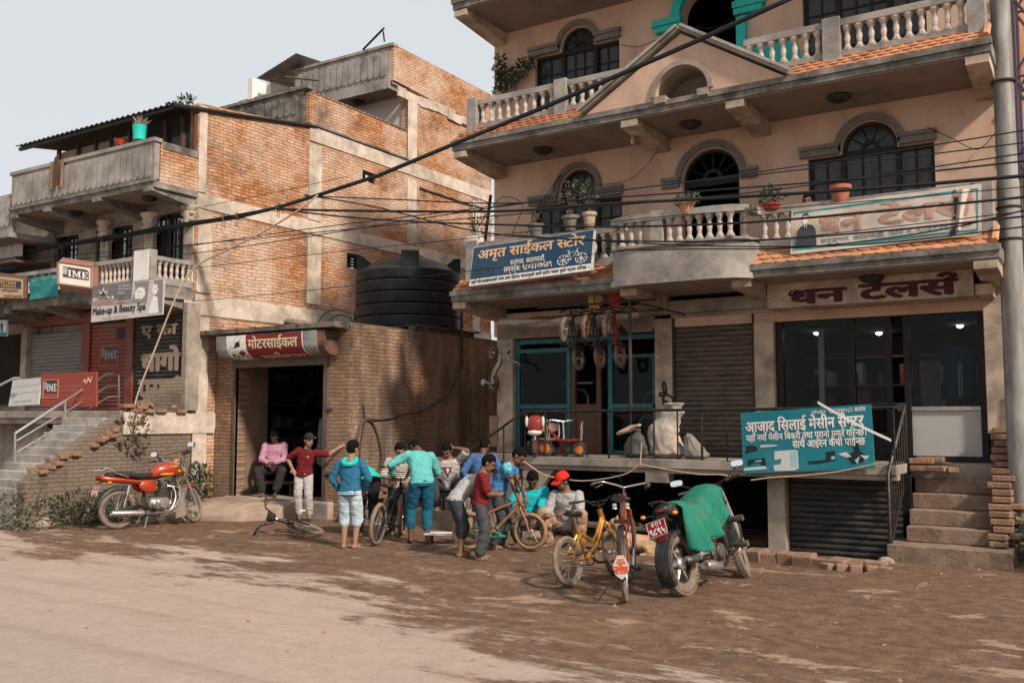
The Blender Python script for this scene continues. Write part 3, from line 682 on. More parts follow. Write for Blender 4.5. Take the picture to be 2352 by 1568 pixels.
    fr(-8.585, -8.52, 1.13, 3.0); fr(-7.60, -7.53, 1.13, 2.95); fr(-6.84, -6.76, 1.13, 2.95); fr(-8.52, -7.60, 1.86, 1.93); fr(-8.52, -7.60, 2.80, 2.87); fr(-8.52, -7.60, 1.13, 1.19); fr(-6.76, -6.02, 1.86, 1.93); fr(-6.76, -6.02, 1.13, 1.19); fr(-6.76, -6.02, 2.66, 2.71); fr(-8.52, -6.02, 2.95, 3.03); fr(-6.06, -6.02, 1.19, 2.66)
    to = tf.build('teal_shop_front', 'teal_paint', H, smooth=0, bevel=0.004)
    g = MB(); g.box(-8.52, -7.60, y+0.03, y+0.036, 1.19, 2.8); g.box(-6.76, -6.06, y+0.03, y+0.036, 1.19, 2.66); each(g, 'shop_glass', 'glass', to, smooth=0)
    dw = MB(); dw.box(-7.53, -7.45, y+0.02, y+0.08, 1.13, 2.95); dw.box(-7.06, -6.98, y+0.02, y+0.08, 1.13, 2.95); dw.box(-7.45, -7.06, y+0.03, y+0.07, 1.13, 1.26); dw.box(-7.45, -7.06, y+0.03, y+0.07, 1.80, 1.93); dw.box(-7.45, -7.06, y+0.045, y+0.055, 1.26, 1.8); dw.build('wooden_door', 'brown_wood', to, smooth=0)
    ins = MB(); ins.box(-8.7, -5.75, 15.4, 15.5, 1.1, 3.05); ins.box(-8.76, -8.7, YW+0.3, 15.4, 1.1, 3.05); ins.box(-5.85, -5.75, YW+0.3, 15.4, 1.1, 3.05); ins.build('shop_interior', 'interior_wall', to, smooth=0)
    st = MB()
    for i in range(3): st.box(-8.2, -7.6, 14.6, 14.9, 1.3+i*0.5, 1.33+i*0.5)
    for x, z, r in ((-8.0, 1.5, 0.16), (-7.8, 2.0, 0.2), (-6.5, 1.5, 0.25), (-6.2, 1.45, 0.22), (-6.4, 1.9, 0.24)): st.torus((x, 14.5, z), r, 0.022, (0.3, 1, 0), 24, 6)
    for k in range(14): st.tube([(-6.7+0.04*k, 14.2, 1.3), (-6.0+0.02*k, 14.5, 1.6+0.06*k)], 0.01, 5)
    each(st, 'shop_stock', 'alu', to)
    # tailor's front: dark timber and glass
    tl = MB()
    for x0, x1 in ((-4.10, -4.0), (-3.10, -3.0), (-2.60, -2.52), (-2.36, -2.28), (-1.44, -1.36)): tl.box(x0, x1, y, y+0.08, 1.13, 3.1)
    tl.box(-4.10, -1.36, y, y+0.08, 3.1, 3.22); tl.box(-4.0, -3.1, y+0.01, y+0.07, 1.13, 1.6); tl.box(-3.0, -2.6, y+0.01, y+0.07, 1.13, 1.5); tl.box(-2.28, -1.44, y+0.01, y+0.07, 1.13, 1.19)
    lo = tl.build('tailor_shop_front', 'dark_wood', H, smooth=0)
    g = MB(); g.box(-4.0, -3.1, y+0.035, y+0.041, 1.6, 3.1); g.box(-3.0, -2.6, y+0.035, y+0.041, 1.5, 3.1); g.box(-2.28, -1.44, y+0.035, y+0.041, 1.86, 3.1); each(g, 'shop_glass', 'glass', lo, smooth=0)
    MB().box(-2.28, -1.44, y+0.02, y+0.05, 1.20, 1.80).build('white_panel', mat('grey_laminate', (0.40, 0.385, 0.37), 0.6, var=0.05), lo, smooth=0)
    MB().box(-2.28, -1.44, y-0.01, y+0.07, 1.802, 1.855).build('panel_rail', 'alu', lo, smooth=0)
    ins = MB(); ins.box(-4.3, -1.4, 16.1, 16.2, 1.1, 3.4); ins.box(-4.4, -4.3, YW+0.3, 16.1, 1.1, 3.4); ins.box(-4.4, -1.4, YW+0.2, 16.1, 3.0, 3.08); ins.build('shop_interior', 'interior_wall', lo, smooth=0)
    k = MB(); k.box(-3.92, -3.1, 13.95, 14.3, 1.12, 1.72); k.box(-3.0, -2.6, 14.4, 14.7, 1.12, 1.8); each(k, 'counter', 'brown_wood', lo, smooth=0)
    MB().box(-3.56, -3.49, YW+0.30, YW+0.36, 1.7, 3.0).build('pale_post', 'white_paint', lo, smooth=0)
    MB().box(-2.24, -1.98, 14.2, 14.22, 1.8, 2.5).build('pale_board', 'concrete', lo, smooth=0)
    cl = MB(); cl.loft([[Vector((-1.72+math.cos(a)*rx, 14.1+math.sin(a)*0.1, z)) for a in [2*PI*i/12 for i in range(12)]] for rx, z in ((0.17, 1.95), (0.2, 2.2), (0.2, 2.5), (0.17, 2.62), (0.05, 2.68))]); cl.build('hanging_tracksuit', cloth((0.03, 0.09, 0.16)), lo)
    for i, (x0, x1, z, c) in enumerate(((-3.95, -3.7, 1.73, (0.30, 0.10, 0.08)), (-3.68, -3.6, 1.73, (0.08, 0.13, 0.2)), (-3.4, -3.15, 1.73, (0.35, 0.33, 0.3)), (-2.98, -2.64, 1.81, (0.12, 0.2, 0.17)))): MB().box(x0, x1, 14.0 if i < 3 else 14.42, 14.25 if i < 3 else 14.66, z, z+(0.1, 0.22, 0.14, 0.12)[i]).build('cloth_bolt', cloth(c), lo, smooth=0, bevel=0.02)
    k = MB()
    for z in (1.3, 1.75, 2.2, 2.65): k.box(-4.25, -1.6, 15.6, 16.05, z, z+0.03)
    k.build('shelf', 'brown_wood', lo, smooth=0)
    for i in range(34): x = rnd.uniform(-4.2, -1.8); z = rnd.choice((1.33, 1.78, 2.23)); MB().box(x, x+rnd.uniform(0.08, 0.2), 15.62, 15.95, z, z+rnd.uniform(0.12, 0.36)).build('cloth_bolt', cloth(rnd.choice(((0.3, 0.28, 0.26), (0.05, 0.08, 0.14), (0.22, 0.06, 0.05), (0.1, 0.14, 0.12), (0.24, 0.19, 0.12)))), lo, smooth=0)
    sg = MB()
    for dx in (-0.03, 0.0): sg.box(-1.70+dx, -1.685+dx, 13.985, 13.992, 1.98, 2.45)
    sg.build('white_stripe', 'ink_white', lo, smooth=0)
    cr = MB(); cr.loft([[Vector((-1.75+math.cos(a)*rx, 14.25+math.sin(a)*0.09, z)) for a in [2*PI*i/12 for i in range(12)]] for rx, z in ((0.17, 1.5), (0.19, 1.9), (0.16, 2.2))]); cr.build('hanging_jacket', cloth((0.16, 0.03, 0.025)), lo)
    for x, yy in ((-3.75, 14.6), (-2.95, 15.1), (-1.75, 14.5)):
        MB().lathe([(0.0, -0.035), (0.035, -0.02), (0.045, 0)], (x, yy, 2.995), n=12).build('ceiling_lamp', 'lit', lo)
    # ---- veranda
    v = MB(); v.box(-7.72, -2.26, YS, YW+0.29, 1.0, 1.12); v.box(-7.72, -2.26, YS+0.04, YS+0.24, 0.93, 0.998); v.box(XL+0.02, -7.72, 12.9, YW+0.29, 1.0, 1.12); v.box(-2.26, -1.13, 13.3, YW+0.29, 0.93, 1.12); v.build('veranda_slab', 'grey_plaster', H, smooth=0, bevel=0.006)
    v = MB(); v.box(-7.68, -7.44, YS+0.05, 12.75, -0.3, 0.928); v.add([(-7.44, YS+0.06, 0.92), (-7.14, YS+0.06, 0.92), (-7.44, YS+0.06, 0.55), (-7.44, YS+0.2, 0.92), (-7.14, YS+0.2, 0.92), (-7.44, YS+0.2, 0.55)], [(0, 2, 1), (3, 4, 5), (1, 2, 5, 4)])
    v.box(-5.62, -5.28, YS+0.03, YS+0.25, 0.80, 0.999); v.box(-3.95, -3.72, 12.62, 12.85, -0.3, 0.93); each(v, 'veranda_pillar', 'grey_plaster', H, smooth=0)
    roll_shutter(-3.70, -2.28, -0.25, 0.93, 12.80, 'shutter_black', H)
    u = MB(); u.box(-7.4, -3.72, YW+1.6, YW+1.7, -0.3, 0.99); u.box(-7.5, -7.42, 12.8, YW+1.6, -0.3, 0.99); u.box(-3.72, -2.2, 12.9, 13.0, -0.3, 0.99); u.box(-3.75, -3.7, 12.86, YW+1.6, -0.3, 0.99); u.build('basement_wall', 'interior_dark', H, smooth=0)
    u = MB(); u.box(-8.95, -7.70, 13.3, 13.5, -0.3, 1.0); u.build('plinth_wall', 'grey_plaster', H, smooth=0)
    # drain pipe down the right edge
    # ---- front steps
    sp = MB()
    def rough_box(x0, x1, y0, y1, z0, z1, j=0.02, nx=26):
        t = MB().sheet(nx, 1, lambda a, c: (0, 0, 0)); t = MB(); vs = []
        for i in range(nx+1):
            x = x0+(x1-x0)*i/nx; q = lambda: j*(noise.noise(Vector((x*4.5, y0*3, z1*7+len(vs)*0.01)))+0.5*noise.noise(Vector((x*19, y0, z1))))
            vs += [(x, y0+q(), z0), (x, y0+q(), z1+q()*0.5), (x, y1, z1+q()*0.3), (x, y1, z0)]
        fs = [(i*4+k, i*4+(k+1) % 4, (i+1)*4+(k+1) % 4, (i+1)*4+k) for i in range(nx) for k in range(4)]+[(0, 3, 2, 1), tuple(nx*4+k for k in range(4))]
        fs = [tuple(reversed(f)) for f in fs]
        return t.add(vs, fs)
    sp.join(rough_box(-2.36, -1.02, 12.14, 13.4, -0.08, 0.19, 0.014))
    zz = 0.19
    for i, yy in enumerate((12.52, 12.76, 13.0, 13.22)): sp.join(rough_box(-2.20, -1.26, yy, 13.45, zz+0.001, zz+0.186, 0.009)); zz += 0.186
    sp.build('front_steps', 'worn_step', H, smooth=30, bevel=0.012)
    bk = MB()
    for i in range(17):
        z = 0.2+i*0.082; yf = 12.46+max(0, i-1)*0.062
        for k in range(2 if i > 1 else 3): bk.obox((-1.16+rnd.uniform(-0.03, 0.03), yf+0.06+k*0.245, z+0.036), (0.22+rnd.uniform(-0.03, 0.04), 0.235, 0.068), Matrix.Rotation(R(rnd.uniform(-9, 9)), 3, 'Z'))
        if i % 2: bk.obox((-1.0, yf+0.2, z+0.036), (0.12, 0.2, 0.066), Matrix.Rotation(R(rnd.uniform(-9, 9)), 3, 'Z'))
    bk.build('loose_brick_parapet', 'old_brick', H, smooth=0, bevel=0.01)
    rb = MB()
    for x, yy, z, sx, rz in ((-2.1, 13.16, 1.15, 0.3, 8), (-1.92, 13.1, 1.06, 0.26, -12), (-2.12, 13.12, 1.06, 0.22, 4), (-1.75, 13.14, 1.05, 0.14, 30), (-2.0, 13.24, 1.17, 0.34, -4)): rb.obox((x, yy, z), (sx, 0.16, 0.07), Matrix.Rotation(R(rz), 3, 'Z'))
    rb.build('broken_step_bricks', 'old_brick', H, smooth=0, bevel=0.014)
    return H
HOUSE = right_house()

def upanel(x0, x1, z0, z1, y, b, wd=0.17, rnd_top=False):
    """parapet face cast with a row of round-ended panels: each a raised tongue"""
    n = max(1, int((x1-x0)/wd)); wd = (x1-x0)/n
    for i in range(n):
        cx = x0+(i+0.5)*wd; r = wd*0.43; zb = z0+0.05+r; zt = z1-0.03
        pts = [(cx-r, zb)]+[(cx-r*math.cos(PI*k/8), zb-r*math.sin(PI*k/8)) for k in range(1, 9)]
        if rnd_top: pts += [(cx+r*math.cos(PI*k/8), zt-r+r*math.sin(PI*k/8)) for k in range(9)]
        else: pts += [(cx+r, zt), (cx-r, zt)]
        b.prism(pts, (0, y, 0), (1, 0, 0), (0, 0, 1), (0, -0.022, 0))
# ================================================================ motorcycle workshop
WX0, WX1, WY, WZ = -14.18, -10.85, 11.97, 3.32
def workshop():
    H = thing('repair_workshop', 'low flat-roofed brick workshop with a wide open doorway and a water tank on top', 'workshop', (-12.5, WY, 0))
    f = MB(); dx0, dx1, dz0, dz1 = -13.62, -11.42, 0.30, 2.62
    f.box(WX0, dx0, WY, WY+0.25, -0.2, WZ-0.12); f.box(dx1, WX1-0.002, WY, WY+0.25, -0.2, WZ-0.12); f.box(dx0, dx1, WY, WY+0.25, dz1+0.19, WZ-0.12)
    f.build('front_wall', 'brick_shop_front', H, smooth=0)
    s = MB(); n = 60; ys = [WY+0.003+(17-WY)*i/n for i in range(n+1)]
    vs = []; fs = []
    for j in range(21):
        for y in ys: vs.append((WX1+0.012*noise.noise(Vector((y*2.3, j*0.31, 1)))+0.008*noise.noise(Vector((y*9, j*1.3, 1))), y, -0.2+(WZ-0.02+0.2)*j/20))
    fs = [(j*(n+1)+i, j*(n+1)+i+1, (j+1)*(n+1)+i+1, (j+1)*(n+1)+i) for j in range(20) for i in range(n)]
    s.add(vs, fs); s.box(WX1-0.25, WX1-0.03, WY+0.26, 17, -0.2, WZ-0.13); s.build('side_wall', 'brick_shop_side', H, smooth=60)
    r = MB(); n = 30; vs = []
    for i in range(n+1):
        x = WX0-0.1+(WX1+0.02-WX0+0.1)*i/n; q = rnd.uniform(-0.02, 0.02); vs += [(x, WY-0.42+q, WZ-0.10), (x, WY-0.42+q*1.6, WZ-0.02+q*0.5), (x, WY-0.1, WZ+0.02), (x, WY-0.1, WZ-0.115)]
    r.add(vs, [tuple(reversed((i*4+k, i*4+(k+1) % 4, (i+1)*4+(k+1) % 4, (i+1)*4+k))) for i in range(n) for k in range(4)]+[(0, 3, 2, 1), tuple(n*4+k for k in range(4))])
    r.box(WX0+0.02, WX1-0.03, WY-0.099, 17, WZ-0.119, WZ+0.01); r.build('roof_slab', mat('roof_mortar', (0.10, 0.088, 0.078), 0.95, var=0.3, scale=4, dirt=(0.2, 0.15, 0.11), dirt_amt=0.3, bump=0.5, bscale=20), H, smooth=0)
    # doorway steel
    d = MB(); d.box(dx0-0.05, dx0, WY-0.03, WY+0.05, 0.1, dz1); d.box(dx1, dx1+0.09, WY-0.03, WY+0.08, 0.2, dz1+0.2); d.box(dx0-0.08, dx1, WY-0.02, WY+0.06, dz1, dz1+0.19)
    for z in (0.75, 1.85): d.box(dx1+0.09, dx1+0.22, WY-0.05, WY-0.004, z, z+0.04)
    d.build('steel_door_frame', mat('door_steel', (0.115, 0.08, 0.065), 0.6, 0.2, var=0.25, scale=6), H, smooth=0)
    st = MB(); st.box(dx0-0.15, dx1+0.25, WY-0.12, WY+0.6, -0.2, 0.29); st.build('door_sill', 'grey_plaster', H, smooth=0, bevel=0.03)
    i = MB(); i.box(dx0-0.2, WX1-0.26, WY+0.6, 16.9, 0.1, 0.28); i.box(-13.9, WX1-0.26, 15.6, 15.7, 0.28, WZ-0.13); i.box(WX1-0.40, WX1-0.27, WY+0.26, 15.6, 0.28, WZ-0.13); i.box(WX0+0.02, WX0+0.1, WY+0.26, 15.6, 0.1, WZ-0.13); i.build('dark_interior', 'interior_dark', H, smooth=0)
    MB().box(-13.72, -13.62, WY+0.26, 12.75, 0.28, WZ-0.13).build('inner_side_wall', mat('inner_pink', (0.20, 0.125, 0.092), 0.9, var=0.2, scale=3, dirt=(0.1, 0.07, 0.05), dirt_amt=0.2), H, smooth=0)
    sh = MB()
    for k in range(5): sh.box(-13.95, -13.62, 13.0, 15.4, 0.6+k*0.45, 0.63+k*0.45)
    for k in range(60): x = rnd.uniform(13.05, 15.2); z = 0.63+0.45*rnd.randint(0, 4); sh.box(-13.8, -13.62, x, x+rnd.uniform(0.05, 0.14), z, z+rnd.uniform(0.1, 0.3))
    sh.build('parts_shelf', mat('shelf_steel', (0.05, 0.045, 0.045), 0.5, 0.4, var=0.5, scale=4), H, smooth=0)
    b = MB()
    for z, rr in ((1.35, 0.07), (1.2, 0.085), (1.0, 0.10), (0.8, 0.11)): b.ball((-12.0, WY+0.55, z+0.2), (rr, rr*0.6, 0.16), 9, 7)
    b.build('plastic_bag_bunch', glass_mat('clear_plastic', (0.3, 0.33, 0.33), 0.25, 0.12), H)
    rp = MB(); P = [(-14.9, 10.62), (-14.0, 10.35), (-12.9, 10.5), (-11.9, 11.05), (-11.75, 11.75), (-13.5, 11.84), (-14.1, 11.3)]
    zt = [0.07, 0.03, 0.05, 0.13, 0.26, 0.27, 0.19]
    vs = [(x, y, z+gh(x, y)) for (x, y), z in zip(P, zt)]+[(x, y, -0.1) for x, y in P]; c = len(P)
    cen = (-13.2, 11.1, 0.235); rp.add(vs+[cen], [(k, (k+1) % c, 2*c) for k in range(c)]+[(k, k+c, (k+1) % c+c, (k+1) % c) for k in range(c)])
    rp.build('concrete_ramp', mat('ramp_concrete', (0.34, 0.255, 0.195), 0.95, var=0.25, scale=3, dirt=(0.17, 0.11, 0.08), dirt_amt=0.3, bump=0.6, bscale=12), H, smooth=50)
    bs = MB()
    for k in range(34):
        y = WY+0.1+rnd.uniform(0, 3.6); z = rnd.uniform(0.0, 0.45)*(1-(y-WY)/5)
        bs.obox((WX1+0.03, y, z+0.1), (0.10+rnd.uniform(0, 0.06), 0.2, 0.065), Matrix.Rotation(R(rnd.uniform(-6, 6)), 3, 'Z'))
    bs.build('broken_footing', 'old_brick', H, smooth=0, bevel=0.01)
    return H
workshop()
def water_tank(name, label, x, y, z, r, h, ribs=5, lugs=True):
    T = thing(name, label, 'water tank', (x, y, z))
    pr = [(r*0.97, 0)]
    for i in range(ribs):
        z0, z1 = h*i/ribs, h*(i+1)/ribs; q = z1-z0
        pr += [(r*0.975, z0+0.02*q), (r*1.0, z0+0.12*q), (r*1.005, z0+0.5*q), (r*1.0, z0+0.86*q), (r*0.965, z0+0.97*q)]
    pr += [(r*0.95, h), (r*0.8, h+r*0.12), (r*0.55, h+r*0.24), (r*0.3, h+r*0.31), (r*0.28, h+r*0.34), (0.0, h+r*0.35)]
    MB().lathe(pr, (x, y, z), n=56).build('tank_shell', 'tank_plastic', T, smooth=45)
    if lugs:
        for a in (40, 130, 220, 310):
            m = Matrix.Rotation(R(a), 3, 'Z'); b = MB(); c = Vector((x, y, z))
            P = [(r*0.50, h-0.02), (r*0.98, h-0.04), (r*0.98, h+r*0.30), (r*0.86, h+r*0.30)]
            b.prism(P, c+m @ Vector((0, -0.17, 0)), m @ Vector((1, 0, 0)), (0, 0, 1), m @ Vector((0, 0.34, 0))); b.build('lifting_lug', 'tank_plastic', T, smooth=0, bevel=0.02)
    rb = MB()
    for i in range(1, ribs+1): rb.torus((x, y, z+h*i/ribs-0.02), r*0.985, 0.012, (0, 0, 1), 56, 6)
    rb.build('rib_ring', mat('rib_dust', (0.05, 0.05, 0.05), 0.6), T)
    return T
water_tank('water_tank', 'large black ribbed plastic water tank on the workshop roof', -11.9, 14.85, WZ+0.12, 1.06, 1.16)
water_tank('water_tank', 'small black ribbed tank half hidden behind the large roof tank', -13.55, 15.6, WZ+0.02, 0.36, 0.62, 4, False)
p = MB()
for k in range(3): p.box(-12.9+k*0.9, -12.75+k*0.9, 13.85, 15.8, WZ+0.012, WZ+0.10)
for k in range(6): p.box(-13.0, -10.8, 13.85+k*0.36, 14.05+k*0.36, WZ+0.101, WZ+0.119)
tag(p.build('pallet', 'twig', smooth=0), 'weathered timber pallet under the large roof tank', 'pallet')
tr = MB(); tr.torus((-12.6, 12.6, WZ+0.09), 0.27, 0.075, (0.1, 0.1, 1), 32, 8); tag(tr.build('tyre', 'rubber_dusty'), 'worn tyre lying flat on the workshop roof edge', 'tyre')
hs = MB(); hs.torus((-11.9, 12.75, WZ+0.02), 0.34, 0.012, (0.5, -1, 0), 30, 6, 0, PI); hs.torus((-11.85, 12.8, WZ+0.02), 0.25, 0.012, (0.5, -1, 0.2), 30, 6, 0, PI); tag(hs.build('cable_coil', 'cable_black'), 'loops of black cable standing on the workshop roof', 'cable')

# ================================================================ brick house on the left
LX, LX0 = -14.2, -18.75
def left_house():
    H = thing('brick_house', 'tall brick house with bare brick side wall, concrete frame, roof tin and grey balconies', 'house', (-16.5, 11.5, 0))
    wall = MB()
    def quadx(P, x=LX, t=0.22, b=None):
        b = b or wall; b.prism(P, (x, 0, 0), (0, 1, 0), (0, 0, 1), (-t, 0, 0))
    quadx([(11.42, 1.9), (21.3, 1.9), (21.3, 9.62), (17.66, 9.62), (17.66, 8.02), (14.3, 7.9), (11.42, 7.58)])
    quadx([(11.6, -0.2), (21.3, -0.2), (21.3, 1.9), (11.6, 1.9)])
    wall.prism([(17.08, 9.78), (21.3, 9.62), (21.3, 10.66), (17.08, 10.66)], (LX, 0, 0), (0, 1, 0), (0, 0, 1), (-0.12, 0, 0))
    o = wall.build('side_wall', 'brick_side', H, smooth=0)
    hole = [(gx(833, 390, LX), gx(862, 424, LX)), (gx(797, 580, LX), gx(829, 620, LX))]
    cs = []
    for (y0, z1), (y1, z0) in hole: cs.append(MB().box(LX-0.5, LX+0.3, y0, y1, z0, z1))
    cut(o, cs)
    wb = MB(); wf = MB()
    for (y0, z1), (y1, z0) in hole:
        wb.box(LX-0.42, LX-0.4, y0-0.1, y1+0.1, z0-0.1, z1+0.1); wf.box(LX-0.1, LX-0.04, y0+0.002, y0+0.06, z0, z1); wf.box(LX-0.1, LX-0.04, y1-0.06, y1-0.002, z0, z1); wf.box(LX-0.1, LX-0.04, y0+0.06, y1-0.06, z1-0.06, z1-0.002)
    (y0, z1), (y1, z0) = hole[1]
    for k in range(1, 5): wf.obox((LX-0.09, (y0+y1)/2, z0+(z1-z0)*k/5), (0.10, y1-y0-0.12, 0.012), Matrix.Rotation(R(40), 3, 'Y'))
    wb.build('window_dark', 'interior_dark', H, smooth=0); wf.build('small_window', 'dark_wood', H, smooth=0)
    # concrete frame, proud of the brick
    c = MB(); pr = 0.025
    def fr(y0, y1, z0, z1, e=0.0): c.box(LX+0.001, LX+pr+e, y0, y1, z0, z1)
    for y0, y1, za, zb in ((11.46, 11.78, 0.0, 3.55), (11.46, 11.80, 4.02, 5.58), (14.3, 14.72, 3.3, 3.65), (14.3, 14.70, 4.10, 5.56), (14.3, 14.68, 5.9, 7.55), (17.62, 17.98, 4.1, 5.56), (17.62, 17.98, 5.9, 7.50), (17.62, 17.98, 7.95, 9.55), (20.4, 20.75, 4.0, 5.56), (20.4, 20.75, 5.9, 7.5)): fr(y0, y1, za, zb, 0.004 if y0 < 14 else 0)
    fr(11.43, 21.3, 5.60, 5.88); fr(11.2, 21.3, 3.60, 3.98); fr(14.3, 21.3, 7.60, 7.92); fr(11.44, 11.62, 5.9, 7.56)
    for k in range(14):      # ragged concrete along the upper slab edge
        y = 17.2+k*0.29; c.box(LX+0.001, LX+0.02+rnd.uniform(0, 0.05), y, y+0.30, 9.44+rnd.uniform(-0.04, 0.03), 9.68+rnd.uniform(-0.05, 0.04))
    c.build('concrete_frame', 'cast_frame', H, smooth=0, bevel=0.008)
    led = MB(); led.box(LX-0.02, LX+0.06, 14.3, 17.6, 7.94, 7.985); led.box(LX-0.02, LX+0.06, 18.1, 20.9, 7.35, 7.39); each(led, 'ledge', 'concrete_grimy', H, smooth=0)
    # front wall with tall windows
    fw = MB().box(LX0, LX-0.222, 11.5, 11.7, 1.83, 7.3).build('front_wall', 'grey_plaster', H, smooth=0)
    def z1(x, y): return (x*0.3189*0.91875, (200+y*0.3189)*0.91875)
    cs = []; fr_ = []
    for xa, ya, xb, yb in ((1155, 1080, 1475, 1400), (755, 1180, 1040, 1440), (360, 1250, 615, 1500)):
        a = gy(*z1(xa, ya), 11.5); b_ = gy(*z1(xb, ya-30), 11.5); fr_.append((a[0], b_[0], 4.0, min(a[1], 5.62)))
    cut(fw, [MB().box(a, b_, 11.4, 11.8, z0, zt) for a, b_, z0, zt in fr_])
    for a, b_, z0, zt in fr_:
        w_ = MB()
        for x0 in (a, b_-0.06, (a+b_)/2-0.05): w_.box(x0, x0+(0.10 if x0 not in (a, b_-0.06) else 0.06), 11.56, 11.64, z0, zt)
        w_.box(a+0.06, b_-0.06, 11.56, 11.64, zt-0.07, zt-0.001)
        for k in range(1, 5): w_.box(a+0.06, b_-0.06, 11.575, 11.615, z0+(zt-z0)*k/5, z0+(zt-z0)*k/5+0.025)
        for k in range(1, 8): w_.box(a+(b_-a)*k/8-0.012, a+(b_-a)*k/8+0.012, 11.575, 11.615, z0, zt-0.07)
        q = w_.build('window', 'dark_wood', H, smooth=0); MB().box(a+0.06, b_-0.06, 11.592, 11.597, z0, zt-0.07).build('pane', 'glass_dusty', q, smooth=0); MB().box(a-0.1, b_+0.1, 12.3, 12.35, z0, zt+0.1).build('room_dark', 'interior_dark', q, smooth=0)
    # corner pilaster with its scrolled capital, and two inner ones
    for x, ya in ((-14.36, 11.42), (-15.55, 11.44), (-16.95, 11.44)):
        b = MB(); b.box(x-0.13, x+0.13, ya-0.03, 11.499, 3.98, 5.25); b.lathe([(0.14, 5.25), (0.17, 5.27), (0.15, 5.30), (0.13, 5.33), (0.135, 5.42), (0.16, 5.50), (0.15, 5.53), (0.20, 5.60), (0.20, 5.64)], (x, ya+0.02, 0), n=14)
        for sx in (-1, 1):
            for zz in (5.37, 5.49): b.ball((x+sx*0.12, ya-0.06, zz), 0.045, 8, 6)
        b.build('pilaster', 'cast_frame', H, smooth=40)
    # slabs
    for z0, z1_, x0, nm in ((3.80, 4.06, LX0-0.1, 'first_floor_slab'), (5.74, 5.90, LX0, 'upper_slab')):
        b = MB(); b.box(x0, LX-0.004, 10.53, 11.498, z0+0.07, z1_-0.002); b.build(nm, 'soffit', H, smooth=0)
        b = MB(); b.box(x0-0.02, LX+0.01, 10.5, 10.528, z0+0.06, z1_); b.box(x0-0.03, LX+0.03, 10.46, 10.5285, z1_+0.001, z1_+0.05); b.box(LX-0.003, LX+0.028, 10.53, 11.44, z0+0.05, z1_)
        for x in (x0, -17.6, -16.0, LX-0.28):
            b.add([(x, 10.49, z0), (x+0.25, 10.49, z0), (x+0.25, 11.49, z0-0.16), (x, 11.49, z0-0.16), (x, 10.49, z0+0.12), (x+0.25, 10.49, z0+0.12), (x+0.25, 11.49, z0+0.069), (x, 11.49, z0+0.069)], [(0, 3, 2, 1), (0, 1, 5, 4), (1, 2, 6, 5), (2, 3, 7, 6), (3, 0, 4, 7)])
        b.build('slab_edge', 'concrete_grimy', H, smooth=0)
    # upper parapet
    b = MB(); b.box(LX0, LX-0.004, 10.5, 10.6, 5.952, 6.62); upanel(LX0+0.05, LX-0.08, 5.93, 6.60, 10.499, b, 0.172); b.box(LX0-0.03, LX+0.03, 10.46, 10.63, 6.622, 6.69); b.build('panelled_parapet', 'concrete', H, smooth=20)
    b = MB(); b.prism([(10.62, 5.88), (11.42, 5.88), (11.42, 6.50), (10.62, 6.62)], (LX+0.004, 0, 0), (0, 1, 0), (0, 0, 1), (-0.12, 0, 0)); b.build('brick_return_parapet', 'brick_side', H, smooth=0)
    b = MB(); b.box(LX-0.14, LX+0.02, 10.64, 11.44, 6.51, 6.66); b.build('parapet_coping', 'concrete_grimy', H, smooth=0, bevel=0.02)
    # first-floor balustrade
    b = MB(); b.box(LX0, -14.62, 10.47, 10.6, 4.50, 4.58); b.box(LX0, -14.62, 10.48, 10.58, 4.112, 4.16); b.box(-14.61, LX+0.0, 10.44, 10.62, 4.112, 4.68); b.box(LX-0.13, LX-0.01, 10.63, 11.42, 4.50, 4.58); b.box(LX-0.12, LX-0.02, 10.63, 11.42, 4.08, 4.20)
    o = b.build('balustrade', 'concrete', H, smooth=0, bevel=0.006)
    for i in range(15): baluster(LX0+2.22+i*0.125, 10.535, 4.161, 0.338, o, sc=0.8)
    for i in range(8): baluster(LX0+0.2+i*0.25, 10.535, 4.161, 0.338, o, sc=0.8)
    for i in range(6): baluster(LX-0.07, 10.72+i*0.125, 4.201, 0.298, o, sc=0.8)
    MB().box(-14.60, LX+0.004, 10.425, 10.438, 4.12, 4.66).build('limewashed_pier_face', 'white_paint', o, smooth=0)
    # top floor: boarded front under corrugated sheets
    b = MB()
    for x0, x1, m_ in ((-18.6, -17.95, 0), (-17.3, -16.75, 0), (-16.25, -15.95, 0)): b.box(x0, x1, 11.42, 11.498, 6.3, 7.3)
    b.box(-18.6, -15.9, 11.43, 11.497, 7.0, 7.3); b.build('painted_boarding', mat('old_cream', (0.45, 0.37, 0.31), 0.85, var=0.15, scale=3, dirt=(0.2, 0.15, 0.12), dirt_amt=0.3), H, smooth=0)
    b = MB()
    for x in (-18.6, -17.9, -17.3, -16.8, -16.2, -15.9, -15.1, -14.6, -14.25): b.box(x-0.03, x+0.03, 11.36, 11.43, 5.85, 7.4)
    each(b, 'timber_post', 'brown_wood', H, smooth=0)
    MB().box(-15.85, -14.25, 11.44, 11.46, 6.5, 7.5).build('dark_glazing', 'glass_dusty', H, smooth=0); MB().box(-18.6, -14.45, 11.495, 11.499, 5.9, 7.3).build('glazing_back', 'interior_dark', H, smooth=0)
    sh = MB(); n = 220
    def rp(u, v): return (-19.25+(LX+0.06+19.25)*u, 10.82+(14.35-10.82)*v, 7.40+0.52*v+0.02*math.sin(u*n*0.9)+0.05*(1-u)*0)
    sh.sheet(n, 3, rp); sh.build('corrugated_roof', mat('tin', (0.07, 0.065, 0.062), 0.6, 0.4, var=0.3, scale=3, dirt=(0.16, 0.11, 0.08), dirt_amt=0.3), H, smooth=60)
